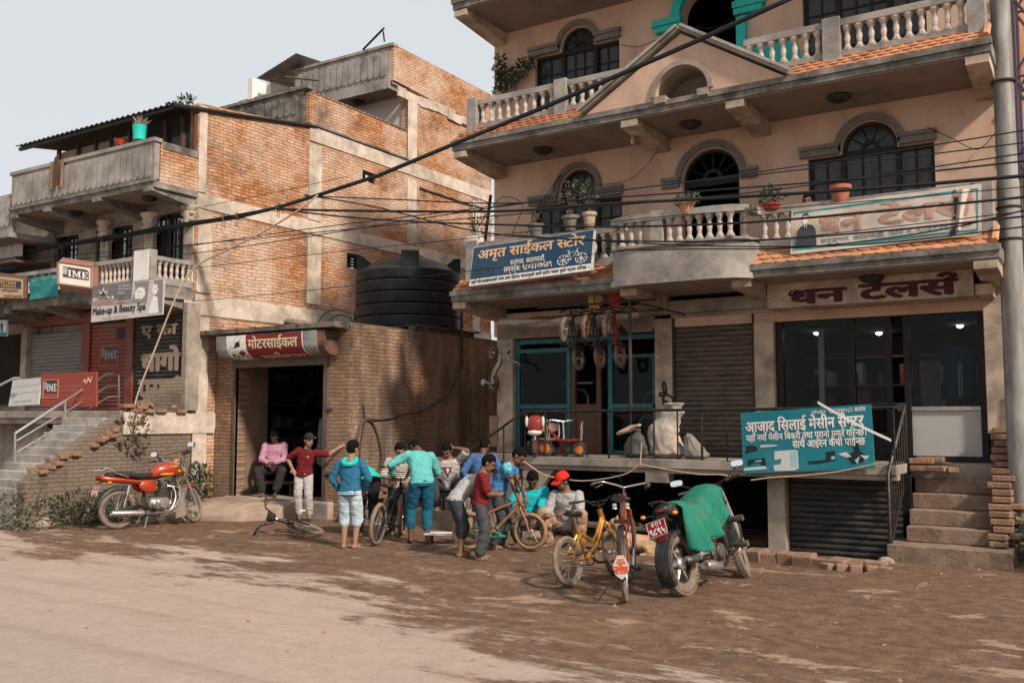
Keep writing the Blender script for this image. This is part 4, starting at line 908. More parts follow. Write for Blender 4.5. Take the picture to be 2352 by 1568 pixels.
    b = MB(); b.tube([(LX+0.03, 10.84, 7.36), (LX+0.03, 14.5, 7.94)], 0.035, 6); b.box(-19.2, LX, 10.86, 10.92, 7.31, 7.37); b.build('roof_edge_timber', 'dark_wood', H, smooth=0)
    # terrace and penthouse behind
    b = MB(); b.prism([(14.3, 7.99), (17.6, 8.0), (17.6, 8.62), (14.3, 8.66)], (LX+0.005, 0, 0), (0, 1, 0), (0, 0, 1), (-0.13, 0, 0)); b.build('terrace_parapet', 'brick_side', H, smooth=0)
    b = MB()
    for k in range(22): b.obox((LX-0.06, 14.4+k*0.148, 8.675), (0.16, 0.10, 0.05), Matrix.Rotation(R(rnd.uniform(-8, 8)), 3, 'Z'))
    b.build('parapet_brick_row', 'old_brick', H, smooth=0)
    b = MB(); b.box(-17.0, LX-0.14, 14.26, 14.36, 7.9, 8.72); upanel(-16.95, -14.5, 8.16, 8.68, 14.258, b, 0.2, True); b.box(-17.03, LX+0.02, 14.2, 14.4, 8.721, 8.79); b.build('terrace_front_parapet', 'concrete_grimy', H, smooth=20)
    b = MB(); b.box(-19.3, LX-0.225, 17.7, 17.85, 7.9, 9.75); b.build('penthouse_wall', mat('chalk_wall', (0.50, 0.45, 0.41), 0.9, var=0.06, scale=2), H, smooth=0)
    b = MB(); b.box(-14.9, -14.75, 17.66, 17.69, 8.2, 8.25); b.box(-15.62, -14.98, 17.65, 17.699, 8.4, 9.04); b.build('penthouse_window_frame', 'dark_wood', H, smooth=0)
    MB().box(-15.58, -15.02, 17.63, 17.649, 8.4, 8.99).build('green_blind', mat('green_blind', (0.02, 0.25, 0.17), 0.6, var=0.15, scale=3), H, smooth=0)
    b = MB(); b.box(-19.3, LX-0.13, 17.10, 21, 9.60, 9.76); b.build('penthouse_slab', 'soffit', H, smooth=0)
    b = MB(); b.box(-17.5, LX-0.125, 17.06, 17.16, 9.762, 10.62); upanel(-17.45, -14.4, 9.86, 10.58, 17.058, b, 0.195, True); b.box(-17.55, LX+0.02, 17.02, 17.22, 10.621, 10.69); b.box(-17.5, LX-0.12, 17.05, 17.0985, 9.60, 9.757); b.build('penthouse_parapet', 'concrete', H, smooth=20)
    b = MB(); b.box(-19.55, -17.52, 17.06, 17.16, 9.5, 10.18); upanel(-19.5, -17.6, 9.55, 10.14, 17.058, b, 0.195, True); b.box(-19.58, -17.53, 17.03, 17.2, 10.181, 10.23); b.build('penthouse_low_parapet', 'concrete', H, smooth=20)
    b = MB(); b.box(-19.15, -18.98, 16.98, 17.9, 9.5, 10.75); b.box(-18.45, -18.28, 16.98, 17.9, 9.5, 10.84); each(b, 'white_fin_wall', 'white_paint', H, smooth=0)
    b = MB(); b.sheet(60, 2, lambda u, v: (-18.3+1.4*u, 16.5+1.4*v, 10.45+0.36*u+0.12*v+0.012*math.sin(u*90))); b.build('sheet_canopy', 'galv', H, smooth=60)
    b = MB(); b.tube([(-15.2, 17.1, 10.75), (-14.2, 16.7, 10.92)], 0.028, 6); b.tube([(-14.35, 16.9, 10.69), (-14.35, 16.85, 10.93)], 0.02, 6); b.build('roof_pole', 'rust_iron', H)
    b = MB(); b.tube([(-15.75, 15.6, 8.3), (-15.75, 15.6, 9.65)], 0.022, 6); b.tube([(-16.2, 15.5, 9.75), (-15.3, 15.7, 9.55)], 0.022, 6); b.build('wash_line_post', 'twig', H)
    b = MB(); b.sheet(8, 5, lambda u, v: (-16.3+0.5*u, 15.7+0.03*math.sin(9*u), 8.75+0.62*v-0.25*u*(1-v))); b.build('hanging_dark_cloth', cloth((0.03, 0.035, 0.045)), H, smooth=180)
    MB().lathe([(0.02, -0.10), (0.11, -0.08), (0.16, -0.02), (0.14, 0.0)], (-15.6, 17.4, 9.6), n=14).build('soffit_lamp', 'black_plastic', H)
    for x, z in ((-17.3, 5.81), (-16.0, 5.81), (-15.0, 5.81)): MB().lathe([(0.02, -0.09), (0.11, -0.07), (0.15, -0.02), (0.13, 0.0)], (x, 11.0, z), n=14).build('soffit_lamp', 'black_plastic', H)
    # shops under the first slab
    def q2(x, y): return (x*0.3189*0.91875, (620+y*0.3189)*0.91875)
    def X2(x, y, Y=11.3): return gy(*q2(x, y), Y)[0]
    a = [X2(245, 800), X2(655, 800), X2(722, 800), X2(1000, 800), X2(1062, 800), X2(1072, 900), X2(1490, 900)]
    roll_shutter(a[0], a[1], 1.84, 3.45, 11.30, 'shutter_grey', H); roll_shutter(a[2], a[3], 1.84, 3.55, 11.30, 'shutter_red', H); bsx = (a[5], a[6]); roll_shutter(a[5], a[6], 1.84, 3.6, 11.28, 'shutter_black', H)
    b = MB(); b.box(a[1]+0.01, a[2]-0.01, 11.24, 11.34, 1.84, 3.6); b.box(a[3]+0.01, a[4]-0.01, 11.24, 11.34, 1.84, 3.6); b.box(a[0]-0.2, a[4]-0.01, 11.22, 11.4, 3.602, 3.80); b.build('red_shop_trim', mat('red_trim', (0.17, 0.035, 0.024), 0.6, var=0.1, dirt=(0.2, 0.12, 0.09), dirt_amt=0.2), H, smooth=0)
    b = MB(); b.box(a[0]-0.22, a[0]-0.01, 11.2, 11.45, 1.84, 3.6); b.box(a[6]+0.01, LX-0.003, 11.2, 11.495, 1.84, 3.8); each(b, 'shop_pier', 'grey_plaster', H, smooth=0)
    b = MB(); b.box(LX0, LX-0.23, 11.5, 11.6, -0.3, 1.83); b.box(LX0, LX-0.23, 12.0, 12.1, -0.3, 1.83); b.build('cellar_wall', 'interior_dark', H, smooth=0)
    roll_shutter(-18.6, -17.2, 0.1, 1.5, 11.40, 'shutter_grey', H)
    b = MB(); b.box(-18.4, LX-0.004, 9.98, 11.499, 1.70, 1.83); b.box(-18.4, LX-0.25, 10.02, 10.2, 1.6, 1.699); b.box(-15.95, -15.75, 10.3, 10.5, 0.2, 1.699); b.build('shop_platform', 'grey_plaster', H, smooth=0, bevel=0.01)
    # stair: side wall of broken brick, concrete treads
    b = MB(); b.prism([(8.35, -0.3), (11.44, -0.3), (11.44, 2.52), (11.3, 2.52), (11.15, 2.38), (11.0, 2.36), (10.85, 2.2), (10.7, 2.18), (10.55, 2.02), (10.42, 2.0), (10.3, 1.86), (10.0, 1.78), (9.7, 1.58), (9.4, 1.42), (9.1, 1.2), (8.8, 1.0), (8.55, 0.86), (8.35, 0.7)], (LX+0.012, 0, 0), (0, 1, 0), (0, 0, 1), (-0.22, 0, 0)); b.build('stair_side_wall', 'brick_grey', H, smooth=0)
    b = MB(); b.box(LX+0.013, LX+0.045, 10.02, 11.95, 1.42, 1.80); b.box(LX+0.005, LX+0.03, 11.9, 12.1, 1.5, 1.78); b.build('plinth_beam', 'cast_frame', H, smooth=0, bevel=0.012)
    s = MB(); r, t, n = 0.1225, 0.166, 10
    for i in range(n):
        zt = 1.83-r*(i+1); y = 9.98-t*(i+1); s.box(-15.62, LX-0.215+(0.02 if i % 2 else -0.03), y, y+t+0.02*(i > 0), -0.3, zt)
    s.build('stair_flight', 'concrete', H, smooth=0, bevel=0.01)
    b = MB()
    for k in range(60):
        u = rnd.random(); y = 8.6+1.9*u; z = 0.88+0.98*u*0.92; b.obox((LX-0.1+rnd.uniform(-0.1, 0.12), y, z+rnd.uniform(-0.06, 0.03)), (0.2, 0.13, 0.065), Matrix.Rotation(R(rnd.uniform(-25, 25)), 3, 'Z') @ Matrix.Rotation(R(rnd.uniform(-14, 14)), 3, 'X'))
    for k in range(22): b.obox((LX-0.05+rnd.uniform(-0.05, 0.09), 10.1+rnd.uniform(0, 1.2), 1.9+rnd.uniform(-0.1, 0.05)), (0.18, 0.2, 0.065), Matrix.Rotation(R(rnd.uniform(-20, 20)), 3, 'Z'))
    b.build('broken_brick', 'old_brick', H, smooth=0, bevel=0.012)
    return H, bsx
BRICKHOUSE, BSX = left_house()
def neighbour():
    H = thing('neighbour_house', 'sliver of a grey house with parapet balconies left of the brick house', 'house', (-21, 11.5, 0))
    b = MB(); b.box(-26, LX0-0.06, 11.5, 11.8, -0.3, 6.6); b.build('front_wall', 'grey_plaster', H, smooth=0)
    b = MB(); b.box(-26, LX0-0.04, 10.55, 10.65, 5.5, 6.28); upanel(-21, LX0-0.08, 5.55, 6.25, 10.548, b, 0.18); b.box(-26, LX0-0.04, 10.50, 11.498, 5.38, 5.49); b.build('balcony_parapet', 'concrete', H, smooth=20)
    b = MB(); b.box(-26, LX0-0.12, 10.4, 11.498, 3.75, 4.0); b.box(-26, LX0-0.12, 10.35, 10.45, 4.0, 4.5); b.build('balcony_slab', 'concrete_grimy', H, smooth=0)
    b = MB(); b.box(-22, -19.3, 11.40, 11.498, 2.0, 3.5); b.box(-24, -19.2, 11.0, 11.498, 1.6, 1.75); b.build('shopfront', 'interior_wall', H, smooth=0)
    b = MB(); b.box(-26, -18.9, 10.7, 11.49, 4.9, 4.96); b.build('timber_ledge', 'brown_wood', H, smooth=0)
neighbour()
# ================================================================ lettering
def glyph_run(s):
    cu = bpy.data.curves.new('run', 'FONT'); cu.body = s; cu.resolution_u = 3
    o = bpy.data.objects.new('run', cu); COL.objects.link(o)
    dg = bpy.context.evaluated_depsgraph_get(); me = bpy.data.meshes.new_from_object(o.evaluated_get(dg))
    bpy.data.objects.remove(o); bpy.data.curves.remove(cu)
    bm = bmesh.new(); bm.from_mesh(me); bpy.data.meshes.remove(me)
    return bm
def lettering(s, bold=0.0):
    """flat letters as (x, y) triangles. {X} is a half consonant (its right stem cut off), ^ sets a reph hook over the letter before"""
    V = []; F = []; x = 0.0; i = 0
    def put(bm, dx):
        o = len(V); bm.verts.ensure_lookup_table(); bm.verts.index_update()
        for v in bm.verts: V.append((v.co.x+dx, v.co.y))
        for f in bm.faces: F.append(tuple(v.index+o for v in f.verts))
    while i < len(s):
        if s[i] == '{':
            bm = glyph_run(s[i+1]); xm = max(v.co.x for v in bm.verts); c = xm-0.135
            bmesh.ops.bisect_plane(bm, geom=bm.verts[:]+bm.edges[:]+bm.faces[:], plane_co=(c, 0, 0), plane_no=(1, 0, 0), clear_outer=True)
            put(bm, x); bm.free(); x += c-0.005; i += 3
        elif s[i] == '^':
            a, n = x-0.16, 9; top = 0.60; r0, r1 = 0.085, 0.15
            P = [(a+r1*math.cos(R(-20+200*k/n)), top+0.16+r1*math.sin(R(-20+200*k/n))) for k in range(n+1)]; Q = [(a+r0*math.cos(R(-20+200*k/n)), top+0.16+r0*math.sin(R(-20+200*k/n))) for k in range(n+1)]
            o = len(V); V.extend(P+Q); F.extend([(o+k, o+k+1, o+n+2+k, o+n+1+k) for k in range(n)])
            o = len(V); V.extend([(a+r0, top+0.13), (a+r1, top+0.11), (a+0.02, top-0.05), (a-0.05, top)]); F.append((o, o+1, o+2, o+3)); i += 1
        else:
            j = i
            while j < len(s) and s[j] not in '{^': j += 1
            run = s[i:j]; lead = len(run)-len(run.lstrip(' ')); tail = len(run)-len(run.rstrip(' ')); x += 0.26*lead
            if run.strip():
                bm = glyph_run(run.strip()); put(bm, x); x += max(v.co.x for v in bm.verts)-0.012; bm.free()
            x += 0.26*tail; i = j
    if bold:          # heavier strokes: the same letters laid again a hair higher and a little to each side
        n = len(V); V0, F0 = V[:], F[:]
        for k, (dx, dy) in enumerate(((1, 0.3), (-1, -0.3), (0.3, -0.8), (-0.3, 0.8), (0.8, -0.6), (-0.8, 0.6))):
            o = len(V); V += [(p[0]+dx*bold, p[1]+dy*bold, 0.0004*(k+1)) for p in V0]; F += [tuple(q+o for q in f) for f in F0]
    return V, F
def logo_letters():
    """slab-serif capitals I M E, x 0..3.1, y 0..1"""
    b = MB()
    def q(P): b.add([(x, y, 0) for x, y in P], [tuple(range(len(P)))])
    def r(x0, x1, y0, y1): q([(x0, y0), (x1, y0), (x1, y1), (x0, y1)])
    r(0.14, 0.40, 0.10, 0.90); r(0, 0.54, 0, 0.10); r(0, 0.54, 0.90, 1)
    o = 0.66; r(o+0.12, o+0.26, 0.1, 0.9); r(o+0.98, o+1.22, 0.1, 0.9); r(o, o+0.40, 0, 0.10); r(o+0.86, o+1.36, 0, 0.10); r(o, o+0.38, 0.9, 1); r(o+0.96, o+1.36, 0.9, 1)
    q([(o+0.12, 1), (o+0.62, 0.12), (o+0.74, 0.12), (o+0.42, 1)]); q([(o+0.62, 0.12), (o+0.74, 0.12), (o+1.14, 1), (o+0.96, 1)])
    o = 2.14; r(o+0.12, o+0.38, 0.1, 0.9); r(o, o+0.92, 0, 0.10); r(o, o+0.92, 0.9, 1); r(o+0.78, o+0.92, 0.10, 0.30); r(o+0.78, o+0.92, 0.72, 0.9); r(o+0.38, o+0.62, 0.45, 0.55); r(o+0.58, o+0.66, 0.36, 0.64)
    return [(v[0], v[1]) for v in b.v], b.f
class Board:
    """flat or bent sign face: P(u, v, off) gives a point, u left to right, v bottom to top"""
    def __init__(s, obj, P): s.o = obj; s.P = P
    def raw(s, VF, box_, m, name='lettering', off=0.004, keep=False):
        V, F = VF; xs = [v[0] for v in V]; ys = [v[1] for v in V]; x0, x1, y0, y1 = min(xs), max(xs), min(ys), max(ys); u0, u1, v0, v1 = box_
        b = MB(); b.add([s.P(u0+(x-x0)/(x1-x0)*(u1-u0), v0+(y-y0)/max(1e-6, y1-y0)*(v1-v0), off+(q[0] if q else 0)) for x, y, *q in V], F)
        return b.build(name, m, s.o, smooth=0)
    def text(s, t, box_, m, bold=0.0, name='lettering', off=0.004): return s.raw(lettering(t, bold), box_, m, name, off)
    def poly(s, pts, m, name='printed_shape', off=0.003):
        """pts: list of outlines in (u, v)"""
        b = MB()
        for P in pts: b.add([s.P(u, v, off) for u, v in P], [tuple(range(len(P)))])
        return b.build(name, m, s.o, smooth=0)
    def line(s, lines, r, m, name='line_drawing', off=0.003, n=4):
        b = MB()
        for L in lines:
            q = [s.P(u, v, off) for u, v in L]
            for a, c in zip(q, q[1:]):
                if (c-a).length > 1e-5: b.tube([a, c], r, n)
        return b.build(name, m, s.o, smooth=0)
def circ(u, v, ru, rv, n=18): return [(u+ru*math.cos(2*PI*i/n), v+rv*math.sin(2*PI*i/n)) for i in range(n+1)]
def quad_board(name, label, cat, px, Y, m, th=0.03, group=None, parent=None, wave=0.0, frame=None, nu=1, nv=1, dep=(0, 0, 0, 0)):
    """px: four corners TL TR BR BL as seen; Y the plane it hangs in; dep moves a corner nearer"""
    T = [p3(x, y, Y-d) for (x, y), d in zip(px, dep)]
    nrm = (T[3]-T[0]).cross(T[1]-T[0]).normalized()
    if nrm.y > 0: nrm = -nrm
    def P(u, v, off=0.0):
        a = T[3].lerp(T[2], u); b = T[0].lerp(T[1], u); q = a.lerp(b, v)
        if wave: off += wave*(noise.noise(Vector((u*3.1, v*2.2, len(name))))+0.35*noise.noise(Vector((u*11, v*4, 3))))
        return q+nrm*off
    b = MB(); b.sheet(nu, nv, lambda u, v: P(u, v, 0)); n0 = len(b.v); b.v += [tuple(Vector(p)-nrm*th) for p in b.v]
    b.f += [tuple(i+n0 for i in reversed(f)) for f in b.f[:]]
    rim = [(i, 0) for i in range(nu)]+[(nu, j) for j in range(nv)]+[(i, nv) for i in range(nu, 0, -1)]+[(0, j) for j in range(nv, 0, -1)]
    ix = [j*(nu+1)+i for i, j in rim]
    b.f += [(ix[k], ix[k]+n0, ix[(k+1) % len(ix)]+n0, ix[(k+1) % len(ix)]) for k in range(len(ix))]
    o = b.build(name, m, parent, smooth=25)
    if parent is None: tag(o, label, cat, group)
    B = Board(o, P)
    if frame:
        f = MB()
        for (a, c) in (((0, 0), (1, 0)), ((1, 0), (1, 1)), ((1, 1), (0, 1)), ((0, 1), (0, 0))): f.tube([P(*a, -th/2), P(*c, -th/2)], th*0.62, 4)
        f.build('sign_frame', frame, o, smooth=0)
    return B
def zz(z, x, y):
    """pixel of an enlarged study crop -> frame pixel"""
    ox, oy, s = z; return ((ox+x*s)*0.91875, (oy+y*s)*0.91875)
Z2, Z5, Z8, Z9, Z11, Z10 = (0, 620, 0.3189), (480, 600, 0.3827), (1120, 480, 0.3571), (1840, 420, 0.3571), (1800, 960, 0.3231), (1180, 720, 0.29336)
def bike_art(B, u, v, w_, h_, m, r=0.006):
    L = []
    for k in (0.2, 0.8): L += [circ(u+w_*k, v+h_*0.33, w_*0.19, h_*0.33, 20)]+[[(u+w_*k, v+h_*0.33), (u+w_*k+w_*0.19*math.cos(a), v+h_*0.33+h_*0.33*math.sin(a))] for a in [PI*i/4 for i in range(8)]]
    q = lambda *p: [(u+w_*a, v+h_*b) for a, b in p]
    L += [q((0.2, 0.33), (0.38, 0.75), (0.66, 0.82), (0.45, 0.30), (0.2, 0.33)), q((0.36, 0.9), (0.45, 0.30)), q((0.8, 0.33), (0.66, 0.82), (0.64, 0.98), (0.70, 1.0)), q((0.31, 0.9), (0.42, 0.92))]
    B.line(L, r, m)
def signs():
    ink_navy = mat('sign_blue', (0.016, 0.062, 0.12), 0.55, var=0.12, scale=3, dirt=(0.06, 0.09, 0.12), dirt_amt=0.1)
    cream = solid((0.66, 0.42, 0.25)); white = M['ink_white']; black = M['ink_black']
    # 1 the blue cycle-shop board
    B = quad_board('sign_board', 'blue signboard with orange lettering and a bicycle drawing above the cycle shop', 'sign', [zz(Z8, 178, 393), zz(Z8, 1020, 268), zz(Z8, 1000, 548), zz(Z8, 148, 660)], 12.22, ink_navy, 0.05, frame='galv', dep=(0.0, 0, 0.06, 0.06))
    B.text('अमृत साईकल {स}टोर', (0.05, 0.94, 0.57, 0.99), cream, 0.03); B.text('सतुंगल, काठमाडौं,', (0.34, 0.63, 0.36, 0.58), white, 0.015); B.text('सम्पर्क: ९८०३३२७६४९', (0.29, 0.69, 0.18, 0.38), white, 0.015)
    B.poly([[(0, 0), (1, 0), (1, 0.17), (0, 0.17)]], white, 'white_strip', 0.0025); B.text('यहाँ मोटरसाईकलको पंचर तथा ित्रपट बनाउनुको साथै {स}टोप {ग}यास चुलो मर्मत गिर{न}छ ।', (0.015, 0.985, 0.025, 0.155), black, 0.015, off=0.005)
    bike_art(B, 0.73, 0.22, 0.235, 0.38, white, 0.0045); bike_art(B, 0.03, 0.2, 0.19, 0.3, solid((0.05, 0.10, 0.13)), 0.004)
    # 2 the torn tailor's banner
    B = quad_board('banner', 'torn cream tailor banner with teal border and a suited figure, hung on the balcony rail', 'banner', [zz(Z9, 388, 287), zz(Z9, 1716, 108), zz(Z9, 1718, 466), zz(Z9, 380, 605)], 12.42, 'flex_cream', 0.012, wave=0.035, nu=40, nv=12)
    fade = solid((0.44, 0.27, 0.21)); teal = solid((0.02, 0.25, 0.27))
    W = 0.022; H_ = 0.05
    def strip(u0, v0, u1, v1, n=30): return [[(u0+(u1-u0)*k/n, v0), (u0+(u1-u0)*(k+1)/n, v0), (u0+(u1-u0)*(k+1)/n, v1), (u0+(u1-u0)*k/n, v1)] for k in range(n)]
    B.poly(strip(0.013, 0.88, 0.985, 0.92)+strip(0.013, 0.075, 0.985, 0.115)+strip(0.013, 0.115, 0.02, 0.88, 1)+strip(0.978, 0.115, 0.985, 0.88, 1), teal, 'teal_border')
    B.text('धन', (0.165, 0.415, 0.36, 0.78), fade, 0.05); B.text('टेलस^', (0.475, 0.965, 0.40, 0.90), fade, 0.05); B.text('सतुङ्गल, काठमाडौं, फोन नं. ९८४१२९३७७०', (0.17, 0.955, 0.14, 0.30), solid((0.13, 0.22, 0.25)), 0.005)
    su = solid((0.05, 0.055, 0.06))
    B.poly([[(0.025, 0.12), (0.04, 0.5), (0.06, 0.58), (0.095, 0.62), (0.125, 0.58), (0.14, 0.5), (0.15, 0.12)], [(0.066, 0.80), (0.066, 0.84), (0.08, 0.87), (0.098, 0.86), (0.102, 0.80), (0.10, 0.76), (0.07, 0.76)]], su, 'suit_drawing'); B.poly([[(0.07, 0.66), (0.078, 0.62), (0.09, 0.62), (0.098, 0.66), (0.10, 0.76), (0.095, 0.80), (0.073, 0.80), (0.068, 0.76)], [(0.075, 0.61), (0.096, 0.61), (0.086, 0.44)]], white, 'face_drawing', 0.005); B.poly([[(0.084, 0.60), (0.09, 0.60), (0.09, 0.48), (0.086, 0.46), (0.082, 0.48)]], su, 'necktie_drawing', 0.007)
    B.poly([[(0.846, 0.05), (0.878, 0.05), (0.882, 0.62), (0.892, 0.72), (0.876, 0.95), (0.864, 0.92), (0.872, 0.55)]], solid((0.06, 0.045, 0.04)), 'tear', 0.008)
    cl = MB(); cl.sheet(10, 10, lambda u, v: B.P(0.885+0.055*u*(0.4+0.6*v)+0.012*v, 0.12+0.80*v, 0.012+0.03*math.sin(u*5)+0.02*v)); cl.build('torn_flap', 'flex_cream', B.o, smooth=180)
    # 3 painted fascia
    def fasP(u, v, off=0): return Vector((-3.98+u*2.56, 13.017-off, 3.24+v*0.32))
    F = Board(HOUSE, fasP); mr = solid((0.075, 0.012, 0.018)); a = [x.name for x in ()]
    x0, z0 = gy(*zz(Z9, 365, 955), 13.02); x1, z1 = gy(*zz(Z9, 1560, 735), 13.02); U = lambda x: (x+3.98)/2.56; V_ = lambda z: (z-3.24)/0.32
    xm0 = gy(*zz(Z9, 782, 880), 13.02)[0]; xm1 = gy(*zz(Z9, 855, 880), 13.02)[0]
    F.text('धन', (U(x0), U(xm0), 0.06, 0.70), mr, 0.05, 'painted_lettering'); F.text('टेलस^', (U(xm1), U(x1), 0.06, 1.0), mr, 0.05, 'painted_lettering')
    F.poly([[(0.03, 0.62), (0.08, 0.70), (0.17, 0.66), (0.13, 0.5), (0.07, 0.52)]], solid((0.45, 0.38, 0.31)), 'peeled_patch', 0.006)
    # 4 the teal sewing-machine board on the veranda rail
    sea = mat('sign_teal', (0.008, 0.165, 0.21), 0.5, var=0.08, scale=3, dirt=(0.05, 0.2, 0.24), dirt_amt=0.1)
    B = quad_board('sign_board', 'teal sewing machine signboard tied to the veranda railing', 'sign', [zz(Z11, 158, 222), zz(Z11, 1167, 153), zz(Z11, 1198, 652), zz(Z11, 183, 690)], 12.28, sea, 0.03)
    B.text('प्रोपाईटर', (0.56, 0.67, 0.885, 0.965), white, 0.01); B.text('९८१३४७१०८२ आलाम', (0.69, 0.96, 0.885, 0.965), white, 0.01)
    B.text('आजाद िसलाई मेसीन से{न}टर', (0.035, 0.945, 0.64, 0.90), white, 0.035); B.text('यहाँ नयाँ मेसीन िबक्री तथा पूरानो ममत^ गिर{न}छ।', (0.035, 0.955, 0.475, 0.665), white, 0.025); B.text('साथै आईरन कैची पाई{न}छ', (0.40, 0.945, 0.355, 0.535), white, 0.025)
    dk = solid((0.012, 0.02, 0.022)); pale = solid((0.5, 0.52, 0.5)); mint = solid((0.30, 0.48, 0.46))
    B.poly([[(0.015, 0.32), (0.12, 0.36), (0.12, 0.42), (0.10, 0.45), (0.03, 0.45), (0.03, 0.38)], [(0.04, 0.22), (0.18, 0.24), (0.19, 0.10), (0.15, 0.10), (0.14, 0.17), (0.07, 0.16), (0.06, 0.12), (0.04, 0.12)], [(0.51, 0.15), (0.65, 0.17), (0.65, 0.29), (0.72, 0.31), (0.72, 0.15), (0.6, 0.11), (0.52, 0.11)], [(0.8, 0.22), (0.86, 0.28), (0.85, 0.40), (0.89, 0.40), (0.9, 0.28), (0.94, 0.22), (0.92, 0.10), (0.84, 0.08)]], dk, 'machine_drawing', 0.003)
    B.poly([[(0.0, 0.045), (0.19, 0.06), (0.18, 0.11), (0.01, 0.09)], [(0.145, 0.41), (0.27, 0.42), (0.29, 0.44), (0.20, 0.455), (0.15, 0.45)], [(0.255, 0.34), (0.42, 0.35), (0.44, 0.33), (0.44, 0.05), (0.41, 0.02), (0.25, 0.02), (0.24, 0.11), (0.30, 0.13), (0.31, 0.21), (0.255, 0.20)], [(0.74, 0.25), (0.80, 0.28), (0.84, 0.20), (0.80, 0.19)], [(0.9, 0.22), (0.97, 0.20), (0.94, 0.14)]], pale, 'machine_drawing', 0.004)
    B.poly([[(0.385, 0.34), (0.43, 0.34), (0.432, 0.08), (0.385, 0.08)], [(0.69, 0.22), (0.715, 0.22), (0.715, 0.17), (0.69, 0.17)], [(0.86, 0.14), (0.90, 0.20), (0.88, 0.08)], [(0.10, 0.20), (0.15, 0.21), (0.15, 0.185), (0.10, 0.18)]], mint, 'machine_drawing', 0.006)
    # 5 rolled-shutter housing of the workshop with its lettering round the curve
    S_ = thing('sign_board', 'grey shutter box over the workshop doorway with red lettering panel and motorcycle picture', 'sign', (-12.8, WY-0.2, 2.8))
    xa, xb = gy(*zz(Z5, 160, 600), WY-0.4)[0], gy(*zz(Z5, 812, 560), WY-0.4)[0]; zt, zb = WZ-0.14, 2.80
    prof = [(WY-0.40, zt), (WY-0.405, zt-0.12), (WY-0.395, zt-0.20)]+[(WY-0.13-0.265*math.cos(R(8*k)), zt-0.22-0.20*math.sin(R(8*k))) for k in range(0, 10)]+[(WY-0.04, zb-0.04)]
    ln = [0]
    for p, q in zip(prof, prof[1:]): ln.append(ln[-1]+math.dist(p, q))
    def P5(u, v, off=0.0):
        t = (1-v)*ln[-1]
        for i in range(len(prof)-1):
            if t <= ln[i+1]+1e-9: break
        k = (t-ln[i])/(ln[i+1]-ln[i]); a, c = prof[i], prof[i+1]; d = Vector((0, c[0]-a[0], c[1]-a[1])).normalized(); nn = Vector((0, d.z, -d.y))
        return Vector((xa+(xb-xa)*u, a[0]+(c[0]-a[0])*k, a[1]+(c[1]-a[1])*k))+(nn if nn.y < 0 or nn.z < -0.9 else -nn)*off
    b = MB(); b.sheet(1, 40, lambda u, v: P5(u, v)); b.prism([(WY-0.40, zt)]+prof[1:]+[(WY-0.03, zt)], (xa, 0, 0), (0, 1, 0), (0, 0, 1), (0.002, 0, 0)); b.prism([(WY-0.40, zt)]+prof[1:]+[(WY-0.03, zt)], (xb-0.002, 0, 0), (0, 1, 0), (0, 0, 1), (0.002, 0, 0)); b.build('shutter_box', 'galv', S_, smooth=50)
    MB().prism([(WY-0.36, zt)]+[(y+0.02, z) for y, z in prof[1:]]+[(WY-0.03, zt)], (xb+0.001, 0, 0), (0, 1, 0), (0, 0, 1), (0.16, 0, 0)).build('rusty_end_cap', mat('rusty_cap', (0.22, 0.09, 0.05), 0.7, var=0.3, dirt=(0.05, 0.04, 0.035), dirt_amt=0.4, dirt_scale=4), S_, smooth=30)
    B = Board(S_, P5)
    def patch(u0, u1, m, name, off, n=24): q = MB(); q.sheet(1, n, lambda u, v: P5(u0+(u1-u0)*u+0.035*(1-v)**2, 0.06+0.93*v, off)); q.build(name, m, S_, smooth=50)
    rd = solid((0.19, 0.02, 0.022)); patch(0.11, 0.33, white, 'white_panel', 0.003); patch(0.315, 0.865, rd, 'red_panel', 0.005); patch(0.865, 0.875, white, 'white_edge', 0.006)
    B.text('मोटरसाईकल', (0.335, 0.83, 0.58, 0.95), solid((0.60, 0.48, 0.33)), 0.03, off=0.008); B.text('वक^शाप', (0.42, 0.86, 0.14, 0.50), solid((0.50, 0.36, 0.25)), 0.03, off=0.008)
    bk, rm = solid((0.02, 0.02, 0.022)), solid((0.16, 0.015, 0.018))
    B.poly([[(0.13, 0.62), (0.15, 0.70), (0.19, 0.66), (0.21, 0.80), (0.245, 0.84), (0.255, 0.70), (0.30, 0.52), (0.27, 0.36), (0.2, 0.38), (0.16, 0.5)], circ(0.17, 0.36, 0.028, 0.13)[:-1], circ(0.305, 0.30, 0.030, 0.15)[:-1]], bk, 'motorcycle_picture', 0.007); B.poly([[(0.22, 0.5), (0.27, 0.6), (0.30, 0.50), (0.26, 0.40)]], rm, 'motorcycle_picture', 0.009); B.line([[(0.205, 0.8), (0.20, 0.9)], [(0.25, 0.82), (0.262, 0.92)], circ(0.305, 0.30, 0.018, 0.09, 12), circ(0.17, 0.36, 0.016, 0.07, 12)], 0.005, M['galv'], off=0.008)
    # 6 the light box with the three-letter logo
    def ime(B, u0, u1, v0, v1, ground, ink, off=0.004, stripes=True):
        w_, h_ = u1-u0, v1-v0
        B.poly([[(u0, v0), (u1, v0), (u1, v1-h_*0.2), (u1-w_*0.08, v1), (u0, v1)]], ground, 'logo_ground', off)
        B.raw(logo_letters(), (u0+w_*0.2, u1-w_*0.03, v0+h_*0.12, v0+h_*0.72), ink, 'logo_letters', off+0.003)
        if stripes: B.poly([[(u0-w_*0.02, v0+h_*(0.3+0.13*k)), (u0+w_*0.18, v0+h_*(0.3+0.13*k)), (u0+w_*0.18, v0+h_*(0.36+0.13*k)), (u0-w_*0.02, v0+h_*(0.36+0.13*k))] for k in range(5)], ink, 'logo_stripe', off+0.003)
